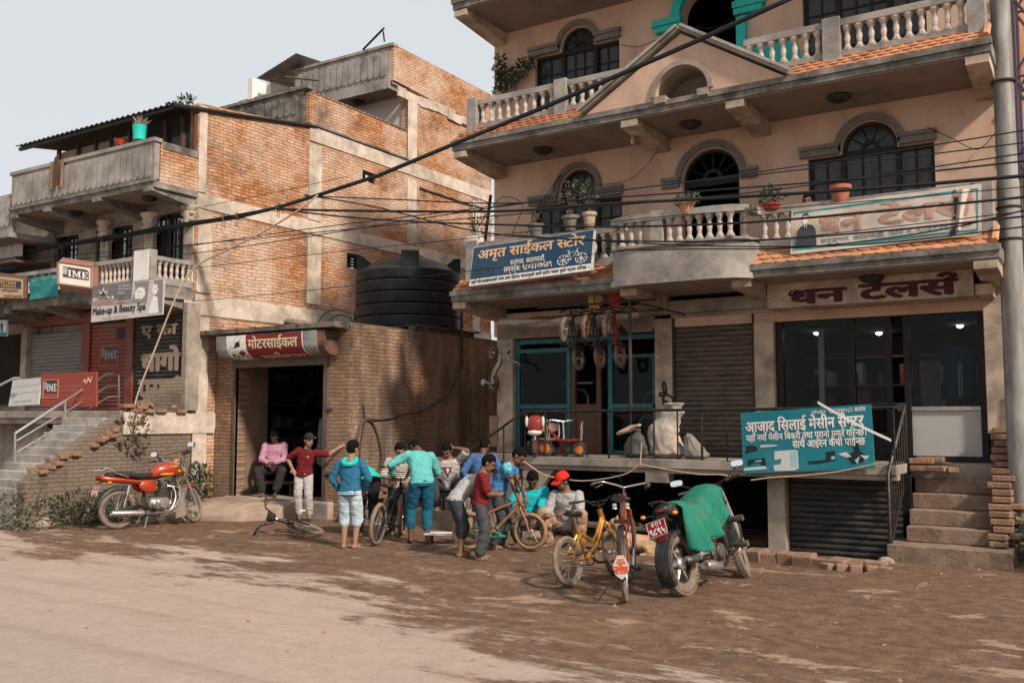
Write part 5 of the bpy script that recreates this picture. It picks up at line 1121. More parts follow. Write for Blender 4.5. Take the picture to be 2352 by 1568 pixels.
    B = quad_board('sign_board', 'white light box with a dark slab lettered logo hanging at the first-floor balcony', 'sign', [zz(Z2, 462, 108), zz(Z2, 722, 148), zz(Z2, 722, 318), zz(Z2, 462, 284)], 10.22, solid((0.62, 0.50, 0.43)), 0.16, dep=(0.10, -0.14, -0.14, 0.10), frame=solid((0.22, 0.11, 0.08)))
    B.poly([[(0.04, 0.06), (0.96, 0.06), (0.96, 0.93), (0.04, 0.93)]], solid((0.70, 0.60, 0.54)), 'sign_face', 0.012); ime(B, 0.14, 0.92, 0.36, 0.83, solid((0.07, 0.055, 0.05)), white, 0.02)
    # 7 teal sheet banner
    B = quad_board('banner', 'small teal sheet banner with pale lettering tied to the balusters', 'banner', [zz(Z2, 232, 238), zz(Z2, 447, 205), zz(Z2, 458, 375), zz(Z2, 230, 404)], 10.38, solid((0.02, 0.20, 0.20)), 0.01, wave=0.03, nu=14, nv=10)
    B.text('बजाज र सम्पदा िबक्री', (0.05, 0.95, 0.78, 0.94), solid((0.25, 0.42, 0.40)), 0.01)
    for k in range(4): B.text('यहाँ सबै काम', (0.07, 0.40+0.1*(k % 2), 0.56-0.15*k, 0.66-0.15*k), solid((0.10, 0.32, 0.32)), 0.0)
    # 8 beauty parlour banner
    B = quad_board('banner', 'grey beauty parlour banner with a crown emblem and portrait on the balcony corner', 'banner', [zz(Z2, 727, 300), zz(Z2, 1290, 240), zz(Z2, 1276, 520), zz(Z2, 713, 583)], 10.36, solid((0.50, 0.46, 0.44)), 0.015)
    g1, g2 = solid((0.16, 0.145, 0.15)), solid((0.045, 0.04, 0.04)); br = solid((0.30, 0.17, 0.11))
    B.poly([[(0, 0.62), (0.57, 0.52), (0.57, 1), (0, 1)]], g1, 'grey_field', 0.002); B.poly([[(0.0, 0.45), (0.57, 0.38), (0.57, 0.52), (0, 0.62)]], solid((0.33, 0.25, 0.22)), 'brown_field', 0.002)
    B.text('CROWN', (0.04, 0.30, 0.42, 0.56), br, 0.0); B.text('Make-up & Beauty Spa', (0.02, 0.77, 0.12, 0.40), g2, 0.035); B.text('Satungal, Kathmandu', (0.17, 0.52, 0.02, 0.10), solid((0.25, 0.21, 0.19)))
    B.poly([[(0.12, 0.68), (0.21, 0.68), (0.225, 0.86), (0.19, 0.78), (0.165, 0.94), (0.14, 0.78), (0.10, 0.86)]], white, 'crown_emblem', 0.004); B.poly([[(0.125, 0.69), (0.205, 0.69), (0.215, 0.80), (0.19, 0.75), (0.165, 0.86), (0.14, 0.75), (0.11, 0.80)]], g2, 'crown_emblem', 0.006)
    B.line([[(0.11+s_*x, v) for x, v in ((0, 0.66), (0.03, 0.62), (0.08, 0.66), (0.09, 0.6), (0.05, 0.58))] if s_ < 0 else [(0.22+x, v) for x, v in ((0, 0.66), (0.03, 0.62), (0.08, 0.66), (0.09, 0.6), (0.05, 0.58))] for s_ in (-1, 1)], 0.007, white)
    for k, t in enumerate(('Our Services', 'Bridal Make-up', 'Facial', 'Body Spa', 'Manicure', 'Pedicure')): B.text(t, (0.38, 0.38+0.013*len(t), 0.90-0.095*k, 0.955-0.095*k), white if k < 3 else g2, 0.0)
    B.poly([[(0.57, 0.42), (0.78, 0.36), (0.80, 0.98), (0.60, 0.98), (0.62, 0.8)], [(0.86, 0.98), (0.98, 0.98), (0.99, 0.05), (0.93, 0.05), (0.93, 0.5), (0.89, 0.55)]], solid((0.22, 0.21, 0.21)), 'portrait_hair', 0.003); B.poly([[(0.62, 0.52), (0.72, 0.50), (0.76, 0.62), (0.74, 0.80), (0.66, 0.84), (0.61, 0.7)], [(0.85, 0.62), (0.90, 0.58), (0.925, 0.70), (0.91, 0.86), (0.87, 0.88), (0.85, 0.76)], [(0.80, 0.06), (0.95, 0.06), (0.92, 0.5), (0.87, 0.56), (0.84, 0.4)]], white, 'portrait_skin', 0.005); B.poly([[(0.64, 0.70), (0.69, 0.72), (0.69, 0.70)], [(0.87, 0.74), (0.90, 0.75), (0.90, 0.73)], [(0.65, 0.60), (0.68, 0.60), (0.67, 0.58)]], g2, 'portrait_feature', 0.007)
    # 9 money-transfer board on the neighbour, boards on the platform
    B = quad_board('sign_board', 'beige money transfer sign with dark lettering on the neighbour house', 'sign', [zz(Z2, -110, 200), zz(Z2, 188, 235), zz(Z2, 186, 395), zz(Z2, -110, 388)], 10.3, solid((0.46, 0.32, 0.20)), 0.08, frame='brown_wood')
    B.poly([[(0.25, 0.45), (0.93, 0.45), (0.93, 0.82), (0.25, 0.82)]], g2, 'sign_ground'); B.text('WESTERN', (0.30, 0.80, 0.64, 0.79), solid((0.5, 0.33, 0.16)), 0.02, off=0.006); B.text('UNION', (0.42, 0.80, 0.48, 0.62), solid((0.5, 0.33, 0.16)), 0.02, off=0.006); B.text('मनि ट्रा{न}सफर', (0.42, 0.86, 0.26, 0.42), g2, 0.015); B.text('MONEY TRANSFER', (0.5, 0.95, 0.06, 0.14), g2, 0.01)
    B = quad_board('sign_board', 'small blue and white shop board at the neighbour house edge', 'sign', [zz(Z2, -60, 560), zz(Z2, 50, 565), zz(Z2, 50, 690), zz(Z2, -60, 690)], 10.6, solid((0.45, 0.5, 0.52)), 0.04); B.poly([[(0, 0), (1, 0), (1, 0.25), (0, 0.25)]], solid((0.03, 0.16, 0.2)), 'blue_band'); B.poly([circ(0.68, 0.66, 0.1, 0.14)[:-1], [(0.6, 0.3), (0.76, 0.3), (0.74, 0.55), (0.62, 0.55)]], g2, 'figure_drawing')
    rdb = solid((0.25, 0.048, 0.032))
    B = quad_board('sign_board', 'red board with framed slab lettered logo standing on the shop platform', 'sign', [zz(Z2, 328, 985), zz(Z2, 755, 966), zz(Z2, 755, 1243), zz(Z2, 318, 1242)], 10.16, rdb, 0.03)
    fr = solid((0.42, 0.20, 0.14)); B.line([[(0.04, 0.26), (0.32, 0.26), (0.32, 0.80), (0.04, 0.80), (0.04, 0.26)]], 0.008, fr); ime(B, 0.07, 0.30, 0.42, 0.78, g2, white); B.text('Send and receive money', (0.34, 0.76, 0.56, 0.64), fr, 0.0); B.text('from every corner', (0.34, 0.66, 0.44, 0.52), fr, 0.0); B.text('नगद पठाउने र पाउने', (0.06, 0.30, 0.28, 0.38), fr, 0.0); B.text('Money transfer service', (0.48, 0.95, 0.18, 0.25), fr, 0.0); B.line([[(0.78+0.02*k, 0.70+0.08*math.sin(k*1.9)+0.012*k) for k in range(9)]], 0.008, solid((0.6, 0.4, 0.3)))
    B = quad_board('notice_board', 'blank pale grey board leaning beside the red board on the platform', 'board', [zz(Z2, 100, 1035), zz(Z2, 325, 1012), zz(Z2, 300, 1225), zz(Z2, 65, 1240)], 10.2, solid((0.40, 0.39, 0.38)), 0.025, dep=(0, 0, 0.1, 0.1)); B.line([[(0.02, 0.45), (0.98, 0.5)], [(0.02, 0.72), (0.98, 0.75)]], 0.003, solid((0.3, 0.3, 0.29))); B.text('सूचना सार्वजनिक', (0.2, 0.75, 0.10, 0.2), solid((0.22, 0.21, 0.2)))
    # painted shutters of the brick house
    def shP(x0, x1, y): return lambda u, v, off=0: Vector((x0+(x1-x0)*u, y-0.026-off, 1.84+1.72*v))
    B = Board(BRICKHOUSE, shP(BSX[0], BSX[1], 11.28)); pk = solid((0.27, 0.20, 0.16))
    def slats(box_, t, bold): 
        V, F = lettering(t, bold); B.raw((V, F), box_, pk, 'shutter_lettering', 0.002)
    slats((0.12, 0.88, 0.42, 0.70), 'धागो', 0.06); slats((0.08, 0.86, 0.08, 0.34), 'पसल', 0.06); slats((0.1, 0.8, 0.78, 0.93), 'ए का', 0.05)
    xr0, xr1 = gy(*zz(Z2, 722, 800), 11.3)[0], gy(*zz(Z2, 1000, 800), 11.3)[0]
    B = Board(BRICKHOUSE, shP(xr0, xr1, 11.30)); B.line([[(0.28, 0.50), (0.80, 0.50), (0.80, 0.73), (0.28, 0.73), (0.28, 0.50)]], 0.01, solid((0.33, 0.20, 0.15)), 'logo_frame', 0.006); ime(B, 0.32, 0.78, 0.57, 0.72, solid((0.08, 0.045, 0.04)), solid((0.36, 0.30, 0.27)), 0.003); B.poly([[(0.72, 0.80), (1.1, 0.80), (1.1, 0.93), (0.72, 0.93)]], solid((0.05, 0.03, 0.03)), 'dark_plate', 0.003)
    # poster by the pole
    B = quad_board('poster', 'pale poster with red and green lettering at the far right edge', 'poster', [(2330, 893), (2400, 893), (2400, 990), (2330, 990)], 13.5, solid((0.5, 0.46, 0.43)), 0.02)
    rr = solid((0.35, 0.05, 0.05)); B.text('O   BA', (0.05, 0.9, 0.80, 0.95), rr, 0.03); B.text('COMPU', (0.3, 0.95, 0.66, 0.78), rr, 0.03); B.poly([[(0.1, 0.5), (0.95, 0.5), (0.95, 0.56), (0.1, 0.56)]], rr, 'red_band'); B.text('SMPLE', (0.1, 0.9, 0.10, 0.2), g2, 0.02); B.poly([[(0.1, 0.28), (0.95, 0.28), (0.95, 0.44), (0.1, 0.44)]], solid((0.05, 0.25, 0.2)), 'green_band')
signs()
# ================================================================ overhead cables, poles, pipes
def cable(px, Y, r, label, m='cable_black', sag=0.0, group='overhead cables', name='overhead_cable', n=6, Y1=None):
    k = len(px); pts = [p3(x, y, Y if Y1 is None else Y+(Y1-Y)*i/(k-1)) for i, (x, y) in enumerate(px)]
    out = []
    for i in range(k-1):      # smooth curve through the points
        p0, p1, p2, p_ = pts[max(i-1, 0)], pts[i], pts[i+1], pts[min(i+2, k-1)]
        for s in range(8):
            t = s/8; out.append(0.5*((2*p1)+(p2-p0)*t+(2*p0-5*p1+4*p2-p_)*t*t+(3*p1-p0-3*p2+p_)*t**3))
    out.append(pts[-1])
    return tag(MB().tube(out, r, n).build(name, m, smooth=180), label, 'cable', group)
MAIN = [(-60, 602), (0, 592), (120, 567), (240, 548), (400, 520), (545, 497), (640, 476), (740, 445), (870, 403), (1050, 328), (1270, 238), (1450, 160), (1600, 95), (1830, -10)]
def bundle():
    T = thing('cable_bundle', 'thick bundle of black cables rising across the street to the upper right', 'cable bundle', tuple(p3(640, 476, 11.2)))
    for k in range(7):
        a = 2*PI*k/7; pts = []
        for i, (x, y) in enumerate(MAIN):
            sp = (1.0 if i > 6 else 1.0+0.9*(6-i)/6); r = 0.020*sp
            pts.append((x, y+rnd.uniform(-1, 1)*(2.5 if i < 6 else 0.4), r*math.cos(a), r*math.sin(a)))
        P = [p3(x, y, 11.2+dy)+Vector((0, 0, dz)) for x, y, dy, dz in pts]; out = []
        for i in range(len(P)-1):
            for s in range(5): out.append(P[i].lerp(P[i+1], s/5))
        MB().tube(out+[P[-1]], 0.014 if k else 0.024, 6).build('cable_strand', 'cable_black', T, smooth=180)
    for x, y in ((545, 497), (515, 500), (640, 476), (240, 548), (145, 565)):
        b = MB(); c = p3(x, y, 11.2)
        for k in range(3): b.torus(c+Vector((rnd.uniform(-0.04, 0.04), 0, 0)), 0.055, 0.009, (1, 0.2, 0.4*k-0.4), 16, 5)
        b.tube([c+Vector((0, -0.04, -0.03)), c+Vector((0.03, -0.05, -0.12)), c+Vector((0.01, -0.04, -0.19))], 0.006, 5); b.tube([c+Vector((0.02, -0.04, -0.03)), c+Vector((0.07, -0.05, -0.10)), c+Vector((0.06, -0.04, -0.2))], 0.006, 5); b.build('wire_tie', 'twig', T, smooth=180)
bundle()
CB = [([(700, 450), (900, 458), (1150, 467), (1430, 452), (1700, 432), (2000, 408), (2400, 365)], 11.2, 0.011, 'black cable crossing below the first-floor windows, second from the top'),
      ([(640, 480), (800, 484), (1150, 485), (1400, 468), (1650, 455), (2000, 433), (2400, 400)], 11.15, 0.021, 'thickest level black cable crossing the pink house under the middle door'),
      ([(640, 480), (780, 497), (950, 509), (1180, 517), (1400, 521), (1700, 512), (2000, 487), (2400, 448)], 11.15, 0.015, 'black cable sagging over the blue sign top and the cream banner'),
      ([(700, 448), (860, 475), (1040, 520), (1180, 542), (1420, 553), (1700, 553), (2000, 533), (2400, 492)], 11.2, 0.012, 'black cable dipping lowest across the blue sign lettering'),
      ([(0, 612), (300, 583), (700, 527), (1100, 478), (1500, 428), (1900, 372), (2400, 292)], 11.3, 0.008, 'thin wire rising to the pole above the right window'),
      ([(0, 628), (300, 600), (600, 560), (1000, 497), (1400, 440), (1900, 383), (2400, 322)], 11.3, 0.008, 'thin wire crossing the fanlight of the right first-floor window'),
      ([(100, 592), (500, 556), (900, 517), (1300, 482), (1700, 445), (2000, 405), (2400, 345)], 11.35, 0.008, 'thin wire just under the right window sill line'),
      ([(0, 560), (250, 520), (450, 478), (640, 440), (800, 405)], 11.4, 0.005, 'hair thin wire over the brick wall above the bundle'),
      ([(0, 655), (400, 620), (800, 575), (1100, 545), (1500, 500), (1900, 470), (2400, 425)], 11.3, 0.006, 'hair thin wire crossing above the black tank'),
      ([(440, 692), (700, 668), (1000, 632), (1180, 610), (1440, 575), (1800, 548), (2400, 480)], 11.3, 0.006, 'hair thin wire passing over the tank dome'),
      ([(1420, 575), (1600, 572), (1800, 570), (2000, 552), (2200, 520), (2400, 470)], 11.3, 0.009, 'short sagging wire across the bowed balcony panel'),
      ([(1180, 540), (1420, 556), (1700, 566), (2000, 560), (2400, 515)], 11.25, 0.009, 'wire looping under the banner lettering to the pole')]
for px, Y, r, lb in CB: cable(px, Y, r, lb)
cable([(298, 975), (318, 900), (352, 812), (390, 715), (420, 650), (455, 608), (520, 575), (600, 535), (690, 480), (730, 448)], 10.15, 0.016, 'grey service cable curving down from the bundle to the left stair', 'rope', Y1=11.1, group=None, name='service_cable')
for px, lb in (([(1205, 545), (1250, 470), (1290, 400), (1240, 470), (1215, 520)], 'loop of thin wire by the left first-floor window'), ([(1100, 520), (1150, 455), (1200, 470), (1180, 530), (1165, 600)], 'tangle of wire hung left of the first-floor window')): cable(px, 13.5, 0.006, lb, group='loose house wires', name='loose_wire')
cable([(1427, 103), (1470, 107), (1540, 75), (1570, 60), (1640, 65), (1700, 35)], 13.45, 0.006, 'loose wire swinging under the turquoise arch', group='loose house wires', name='loose_wire')
cable([(1512, 345), (1480, 385), (1440, 415), (1370, 425)], 13.3, 0.005, 'loose wire from the soffit bulb to the left arch', group='loose house wires', name='loose_wire')
cable([(2130, 293), (2180, 315), (2235, 342), (2260, 335), (2290, 300)], 13.5, 0.006, 'loose wire with a knot right of the right window', group='loose house wires', name='loose_wire')
b = tag(MB().ball((0, 0, 0), (0.03, 0.03, 0.045), 12, 8).lathe([(0.018, 0.03), (0.018, 0.09), (0.004, 0.10)], (0, 0, 0), n=8).build('light_bulb', glass_mat('bulb_glass', (0.5, 0.42, 0.33), 0.6)), 'bare glass bulb hanging from the upper soffit', 'bulb'); b.location = p3(1453, 325, 12.75); b.scale = (1.3, 1.3, 1.3)
# utility pole and lattice mast on the right
U = thing('utility_pole', 'tall grey tubular utility pole at the right edge', 'pole', (-0.82, 13.05, 0))
px, py = gy(2318, 500, 13.05)[0], 13.05
MB().lathe([(0.135, -0.2), (0.13, 4.6), (0.128, 4.62), (0.118, 4.66), (0.112, 9.5), (0.11, 12)], (px, py, 0), n=24).build('pole_shaft', mat('pole_grey', (0.28, 0.265, 0.25), 0.65, 0.1, var=0.25, scale=3, stretch=(3, 3, 0.6), dirt=(0.12, 0.105, 0.09), dirt_amt=0.35, dirt_scale=1.6), U)
b = MB()
for z in (3.9, 4.3, 5.9): b.torus((px, py, z), 0.132, 0.018, (0, 0, 1), 24, 6)
each(b, 'pole_clamp', 'rust_iron', U)
T = thing('lattice_mast', 'purplish steel lattice mast behind the utility pole', 'mast', (0.2, 16.5, 0)); b = MB()
xm, _ = gy(2330, 200, 16.0)
for dx in (0.0, 0.75):
    for dy in (0.0, 0.75): b.tube([(xm+dx, 16+dy, -0.1), (xm+dx*0.9+0.03, 16+dy, 12)], 0.035, 5)
for k in range(9):
    z = 0.4+k*1.3
    for dy in (0.0, 0.75): b.tube([(xm, 16+dy, z), (xm+0.75, 16+dy, z+1.3)], 0.022, 5); b.tube([(xm+0.75, 16+dy, z), (xm, 16+dy, z+1.3)], 0.022, 5); b.tube([(xm, 16+dy, z), (xm+0.75, 16+dy, z)], 0.022, 5)
b.build('mast_lattice', solid((0.07, 0.055, 0.08), 0.6), T)
b = MB(); a, c = p3(1127, 448, 14.3), p3(1108, 600, 14.3); b.tube([a, c], 0.03, 6); tag(b.build('iron_post', 'rust_iron'), 'leaning rusty iron post in the gap between the houses', 'post')
# conduit and hose loops on the workshop wall
def on_wall(px, off=0.03): return [Vector((WX1+off, *gx(x, y, WX1+off))) for x, y in px]
def smooth_path(P, k=6):
    P = [Vector(q) for q in P]
    out = []
    for i in range(len(P)-1):
        p0, p1, p2, p_ = P[max(i-1, 0)], P[i], P[i+1], P[min(i+2, len(P)-1)]
        for s in range(k): t = s/k; out.append(0.5*((2*p1)+(p2-p0)*t+(2*p0-5*p1+4*p2-p_)*t*t+(3*p1-p0-3*p2+p_)*t**3))
    return out+[P[-1]]
b = MB(); b.tube(on_wall([(1060, 705), (1061, 845)], 0.05), 0.03, 8); tag(b.build('conduit_pipe', 'rust_iron'), 'short rusty conduit pipe down the workshop side wall', 'pipe')
hz = lambda L: [zz(Z5, x, y) for x, y in L]
b = MB(); b.tube(smooth_path(on_wall(hz([(1757, 840), (1720, 920), (1650, 1010), (1560, 1080), (1470, 1120), (1380, 1135), (1290, 1160), (1200, 1170), (1150, 1168), (1110, 1200), (1080, 1280), (1070, 1400), (1075, 1530)]))), 0.022, 7)
b.tube(smooth_path(on_wall(hz([(1150, 1172), (1185, 1200), (1220, 1300), (1238, 1420), (1215, 1510), (1180, 1545)]))), 0.017, 7); b.tube(smooth_path(on_wall(hz([(1135, 1175), (1115, 1260), (1100, 1380), (1098, 1480)]))), 0.017, 7); b.tube(on_wall(hz([(1120, 1075), (1132, 1175)])), 0.012, 6)
tag(b.build('hose', mat('hose_grey', (0.085, 0.065, 0.055), 0.8, var=0.2)), 'dusty black hose looped on a peg on the workshop side wall', 'hose')
# ================================================================ bicycles and motorcycles (local frame: +x forward, +y left, rear tyre on the origin)
def wheel(parent, c, Rr, tr, tyre='rubber_dusty', rim='alu', spokes=20, knob=False, tf=None, alloy=False, name='wheel', disc=False):
    T = tf or Matrix.Identity(4)
    b = MB().torus(c, Rr-tr, tr, (0, 1, 0), 44, 9)
    if knob:
        for k in range(44):
            a = 2*PI*k/44
            for s in (-1, 0, 1):
                d = Vector((math.cos(a+0.03*s), 0, math.sin(a+0.03*s))); b.obox(Vector(c)+d*(Rr-tr*0.1*abs(s)-0.001)+Vector((0, s*tr*0.55, 0)), (tr*0.35, tr*0.45, tr*0.5), Matrix.Rotation(-a, 3, 'Y'))
    o = b.move(T).build(name, tyre, parent, smooth=50)
    rr = Rr-2*tr
    r = MB().torus(c, rr-0.004, 0.011 if not alloy else 0.02, (0, 1, 0), 44, 6, sq=tr*0.7/0.011 if not alloy else 1.3); r.move(T).build('rim', rim, o, smooth=50)
    h = MB(); C_ = Vector(c); h.lathe([(0.02, -0.045), (0.024, -0.03), (0.014, -0.02), (0.014, 0.02), (0.024, 0.03), (0.02, 0.045)], c, (0, 1, 0), 10)
    if alloy:
        h.lathe([(0.05, -0.05), (0.07, -0.03), (0.07, 0.03), (0.05, 0.05)], c, (0, 1, 0), 16)
        for k in range(6):
            a = 2*PI*k/6; d = Vector((math.cos(a), 0, math.sin(a))); h.tube([C_+d*0.05, C_+d*(rr-0.005)], [0.026, 0.016], 6)
    else:
        for k in range(spokes):
            a = 2*PI*k/spokes; s = 1 if k % 2 else -1; a2 = a+s*0.35
            h.tube([C_+Vector((math.cos(a2)*0.022, s*0.028, math.sin(a2)*0.022)), C_+Vector((math.cos(a)*rr, 0, math.sin(a)*rr))], 0.0016, 3, caps=False)
    if disc: h.lathe([(0.0, 0.05), (0.12, 0.052), (0.12, 0.058), (0.0, 0.06)], c, (0, 1, 0), 24)
    h.move(T).build('hub_and_spokes', 'alu', o, smooth=40)
    return o
def put(root, loc, rz, lean=0.0, pitch=0.0):
    root.location = loc; root.rotation_euler = (Matrix.Rotation(rz, 3, 'Z') @ Matrix.Rotation(pitch, 3, 'Y') @ Matrix.Rotation(lean, 3, 'X')).to_euler()
    return root
def head_turn(p, ax, ang): return Matrix.Translation(p) @ Matrix.Rotation(ang, 4, ax) @ Matrix.Translation(-Vector(p))
def bicycle(label, group, loc, rz, Rr=0.25, wb=0.9, tr=0.025, fm='paint_orange', tyre='rubber_dusty', rim='alu', style='bmx', steer=0.0, lean=0.0, pitch=0.0, bar_h=0.32, guards=False, trainers=False, basket=None, stand=True, flap=False, seat='seat_vinyl', knob=False, name='bicycle', spokes=20, chain='black_plastic'):
    Rt = thing(name, label, 'bicycle', (0, 0, 0), group, local=True)
    s = Rr/0.25 if style != 'roadster' else 1.0; k = wb/0.9
    rc, fc = Vector((0, 0, Rr)), Vector((wb, 0, Rr)); bb = Vector((wb*0.40, 0, Rr*0.98 if style != 'roadster' else 0.27))
    hz = (Rr*2+0.10) if style != 'roadster' else 0.80
    hb = Vector((wb-0.045-hz*0.13, 0, hz)); ht = hb+Vector((-0.03*k, 0, 0.11)); ax = (ht-hb).normalized()
    st = bb+Vector((-0.11*k, 0, 0.30*s if style != 'roadster' else 0.52)); sd = st+Vector((-0.035, 0, 0.12 if style != 'roadster' else 0.09))
    t = 0.017 if style != 'swoop' else 0.022; F = MB()
    for y in (-1, 1):
        F.tube([rc+Vector((0, 0.055*y, 0)), rc+Vector((0.10, 0.035*y, 0)), bb+Vector((0, 0.02*y, 0))], t*0.62, 6)
        F.tube([rc+Vector((0, 0.055*y, 0)), st+Vector((0, 0.018*y, -0.06))], t*0.55, 6)
    if style == 'swoop':
        F.tube([st-Vector((0, 0, 0.03)), bb.lerp(hb, 0.38)+Vector((0, 0, 0.02)), bb.lerp(hb, 0.62)+Vector((0, 0, -0.01)), hb+Vector((0, 0, 0.05))], t, 8); F.tube([bb, bb.lerp(hb, 0.5)-Vector((0, 0, 0.09)), hb], t*1.25, 8)
    else:
        F.tube([st-Vector((0, 0, 0.02)), ht-Vector((0, 0, 0.03))] if style == 'roadster' else [st-Vector((0, 0, 0.06)), ht-Vector((0, 0, 0.05))], t, 8); F.tube([bb, hb+Vector((0, 0, 0.02))], t*1.1, 8)
    F.tube([bb, st], t, 8); F.tube([hb-ax*0.02, ht+ax*0.01], t*1.35, 10); F.lathe([(0.024, -0.036), (0.024, 0.036)], bb, (0, 1, 0), 12)
    F.build('frame', fm, Rt, smooth=50)
    wheel(Rt, rc, Rr, tr, tyre, rim, spokes, knob, name='rear_wheel')
    TF = head_turn(hb, ax, steer); wheel(Rt, fc, Rr, tr, tyre, rim, spokes, knob, TF, name='front_wheel')
    f = MB()
    for y in (-1, 1): f.tube([fc+Vector((0, 0.052*y, 0)), fc+Vector((-0.03, 0.052*y, Rr*0.5)), hb+Vector((0.005, 0.05*y, -0.05)), hb+Vector((0, 0.03*y, -0.025))], [0.010, 0.014, 0.016, 0.014], 7)
    f.tube([hb+Vector((0, -0.045, -0.03)), hb+Vector((0, 0.045, -0.03))], 0.016, 7); f.move(TF).build('fork', fm, Rt, smooth=50)
    h = MB(); top = ht+ax*0.05; w = 0.27 if style != 'roadster' else 0.28
    h.tube([ht, top+ax*0.03], 0.012, 8)
    if style == 'roadster':
        for y in (-1, 1): h.tube([top+ax*0.03, top+Vector((0.05, 0.10*y, 0.05)), top+Vector((0.02, 0.23*y, 0.08)), top+Vector((-0.10, 0.28*y, 0.075)), top+Vector((-0.20, 0.29*y, 0.065))], 0.011, 8)
    else:
        bt = top.z-ht.z
        for y in (-1, 1): h.tube([top, top+Vector((0.01, 0.06*y, 0.01)), top+Vector((0.0, 0.13*y, bar_h*0.55)), top+Vector((-0.03, 0.19*y, bar_h*0.62)), top+Vector((-0.09, w*y, bar_h*0.6))], 0.011, 8)
        h.tube([top+Vector((0.0, -0.115, bar_h*0.36)), top+Vector((0.0, 0.115, bar_h*0.36))], 0.009, 6)
    hb_o = h.move(TF).build('handlebar', 'chrome' if style == 'roadster' else 'black_metal', Rt, smooth=50)
    g = MB()
    for y in (-1, 1):
        if style == 'roadster': g.tube([top+Vector((-0.10, 0.28*y, 0.075)), top+Vector((-0.21, 0.29*y, 0.065))], 0.016, 8); g.tube([top+Vector((-0.02, 0.22*y, 0.055)), top+Vector((-0.17, 0.26*y, 0.03))], 0.006, 5)
        else: g.tube([top+Vector((-0.055, 0.225*y, bar_h*0.61)), top+Vector((-0.10, (w+0.03)*y, bar_h*0.6))], 0.017, 8); g.tube([top+Vector((-0.02, 0.17*y, bar_h*0.56)), top+Vector((-0.01, 0.25*y, bar_h*0.5))], 0.006, 5)
    g.move(TF).build('grip', 'black_plastic' if style != 'roadster' else 'rubber', hb_o, smooth=50)
    br = MB(); br.tube([top+Vector((0.0, 0.15, bar_h*0.5)), top+Vector((0.09, 0.08, bar_h*0.45)), top+Vector((0.07, 0.0, 0.0)), hb+Vector((0.05, 0.01, -0.06))], 0.0035, 4); br.move(TF).build('brake_cable', 'cable_black', Rt, smooth=180)
    s_ = MB(); n = 10; L = 0.26 if style == 'roadster' else 0.23*min(1, s+0.1); W = 0.105 if style == 'roadster' else 0.075; rings = []
    for i in range(n+1):
        u = i/n; wd = W*(1-u)**0.55+0.02*u+0.004; wd = wd*min(1, 0.55+u*4); x = sd.x-L*0.45+L*u; z = sd.z+0.03+0.02*(1-u)**2
        rings.append([Vector((x, wd*math.cos(a), z+0.032*math.sin(a)*(1.0 if math.sin(a) > 0 else 0.8))) for a in [2*PI*j/12 for j in range(12)]])
    s_.loft(rings); so = s_.build('saddle', seat, Rt, smooth=50)
    p = MB(); p.tube([st-Vector((0, 0, 0.03)), sd+Vector((0, 0, 0.02))], 0.012, 8)
    if style == 'roadster':
        for y in (-1, 1): p.lathe([(0.02, -0.055), (0.026, -0.05), (0.020, -0.035), (0.026, -0.02), (0.020, -0.005), (0.02, 0.0)], sd+Vector((-0.08, 0.06*y, 0.01)), n=10)
    p.build('seat_post', 'chrome', so, smooth=50)
    c = MB(); c.torus(bb+Vector((0, -0.045, 0)), 0.075*min(1.1, s), 0.006, (0, 1, 0), 28, 5)
    for q, y in ((1, -0.06), (-1, 0.06)):
        a = R(-25); d = Vector((math.cos(a)*q, 0, math.sin(a)*q)); e = bb+Vector((0, y, 0))+d*0.135*min(1.15, s+0.05); c.tube([bb+Vector((0, y, 0)), e], 0.010, 6); c.obox(e+Vector((0, y*0.7, 0)), (0.085, 0.07, 0.022), None)
    c.tube([bb+Vector((0, -0.045, 0.076)), rc+Vector((0, -0.045, 0.03))], 0.006, 4); c.tube([bb+Vector((0, -0.045, -0.076)), rc+Vector((0, -0.045, -0.03))], 0.006, 4); c.build('crank_and_chain', chain, Rt, smooth=50)
    if guards:
        gm = MB(); gf = MB()
        for b_, cc, a0, a1 in ((gm, rc, R(-5), R(195)), (gf, fc, R(35), R(190))):
            nn = 26; rg = Rr+0.018; vs = []
            for i in range(nn+1):
                a = a0+(a1-a0)*i/nn; d = Vector((math.cos(a), 0, math.sin(a)))
                for y, q in ((-0.032, -0.014), (-0.018, 0.0), (0.018, 0.0), (0.032, -0.014)): vs.append(cc+d*(rg+q)+Vector((0, y, 0)))
            fs = [(i*4+j, (i+1)*4+j, (i+1)*4+j+1, i*4+j+1) for i in range(nn) for j in range(3)]; b_.add(vs, fs)
        gm.build('mudguard', 'black_metal', Rt, smooth=60); gf.move(TF).build('mudguard', 'black_metal', Rt, smooth=60)
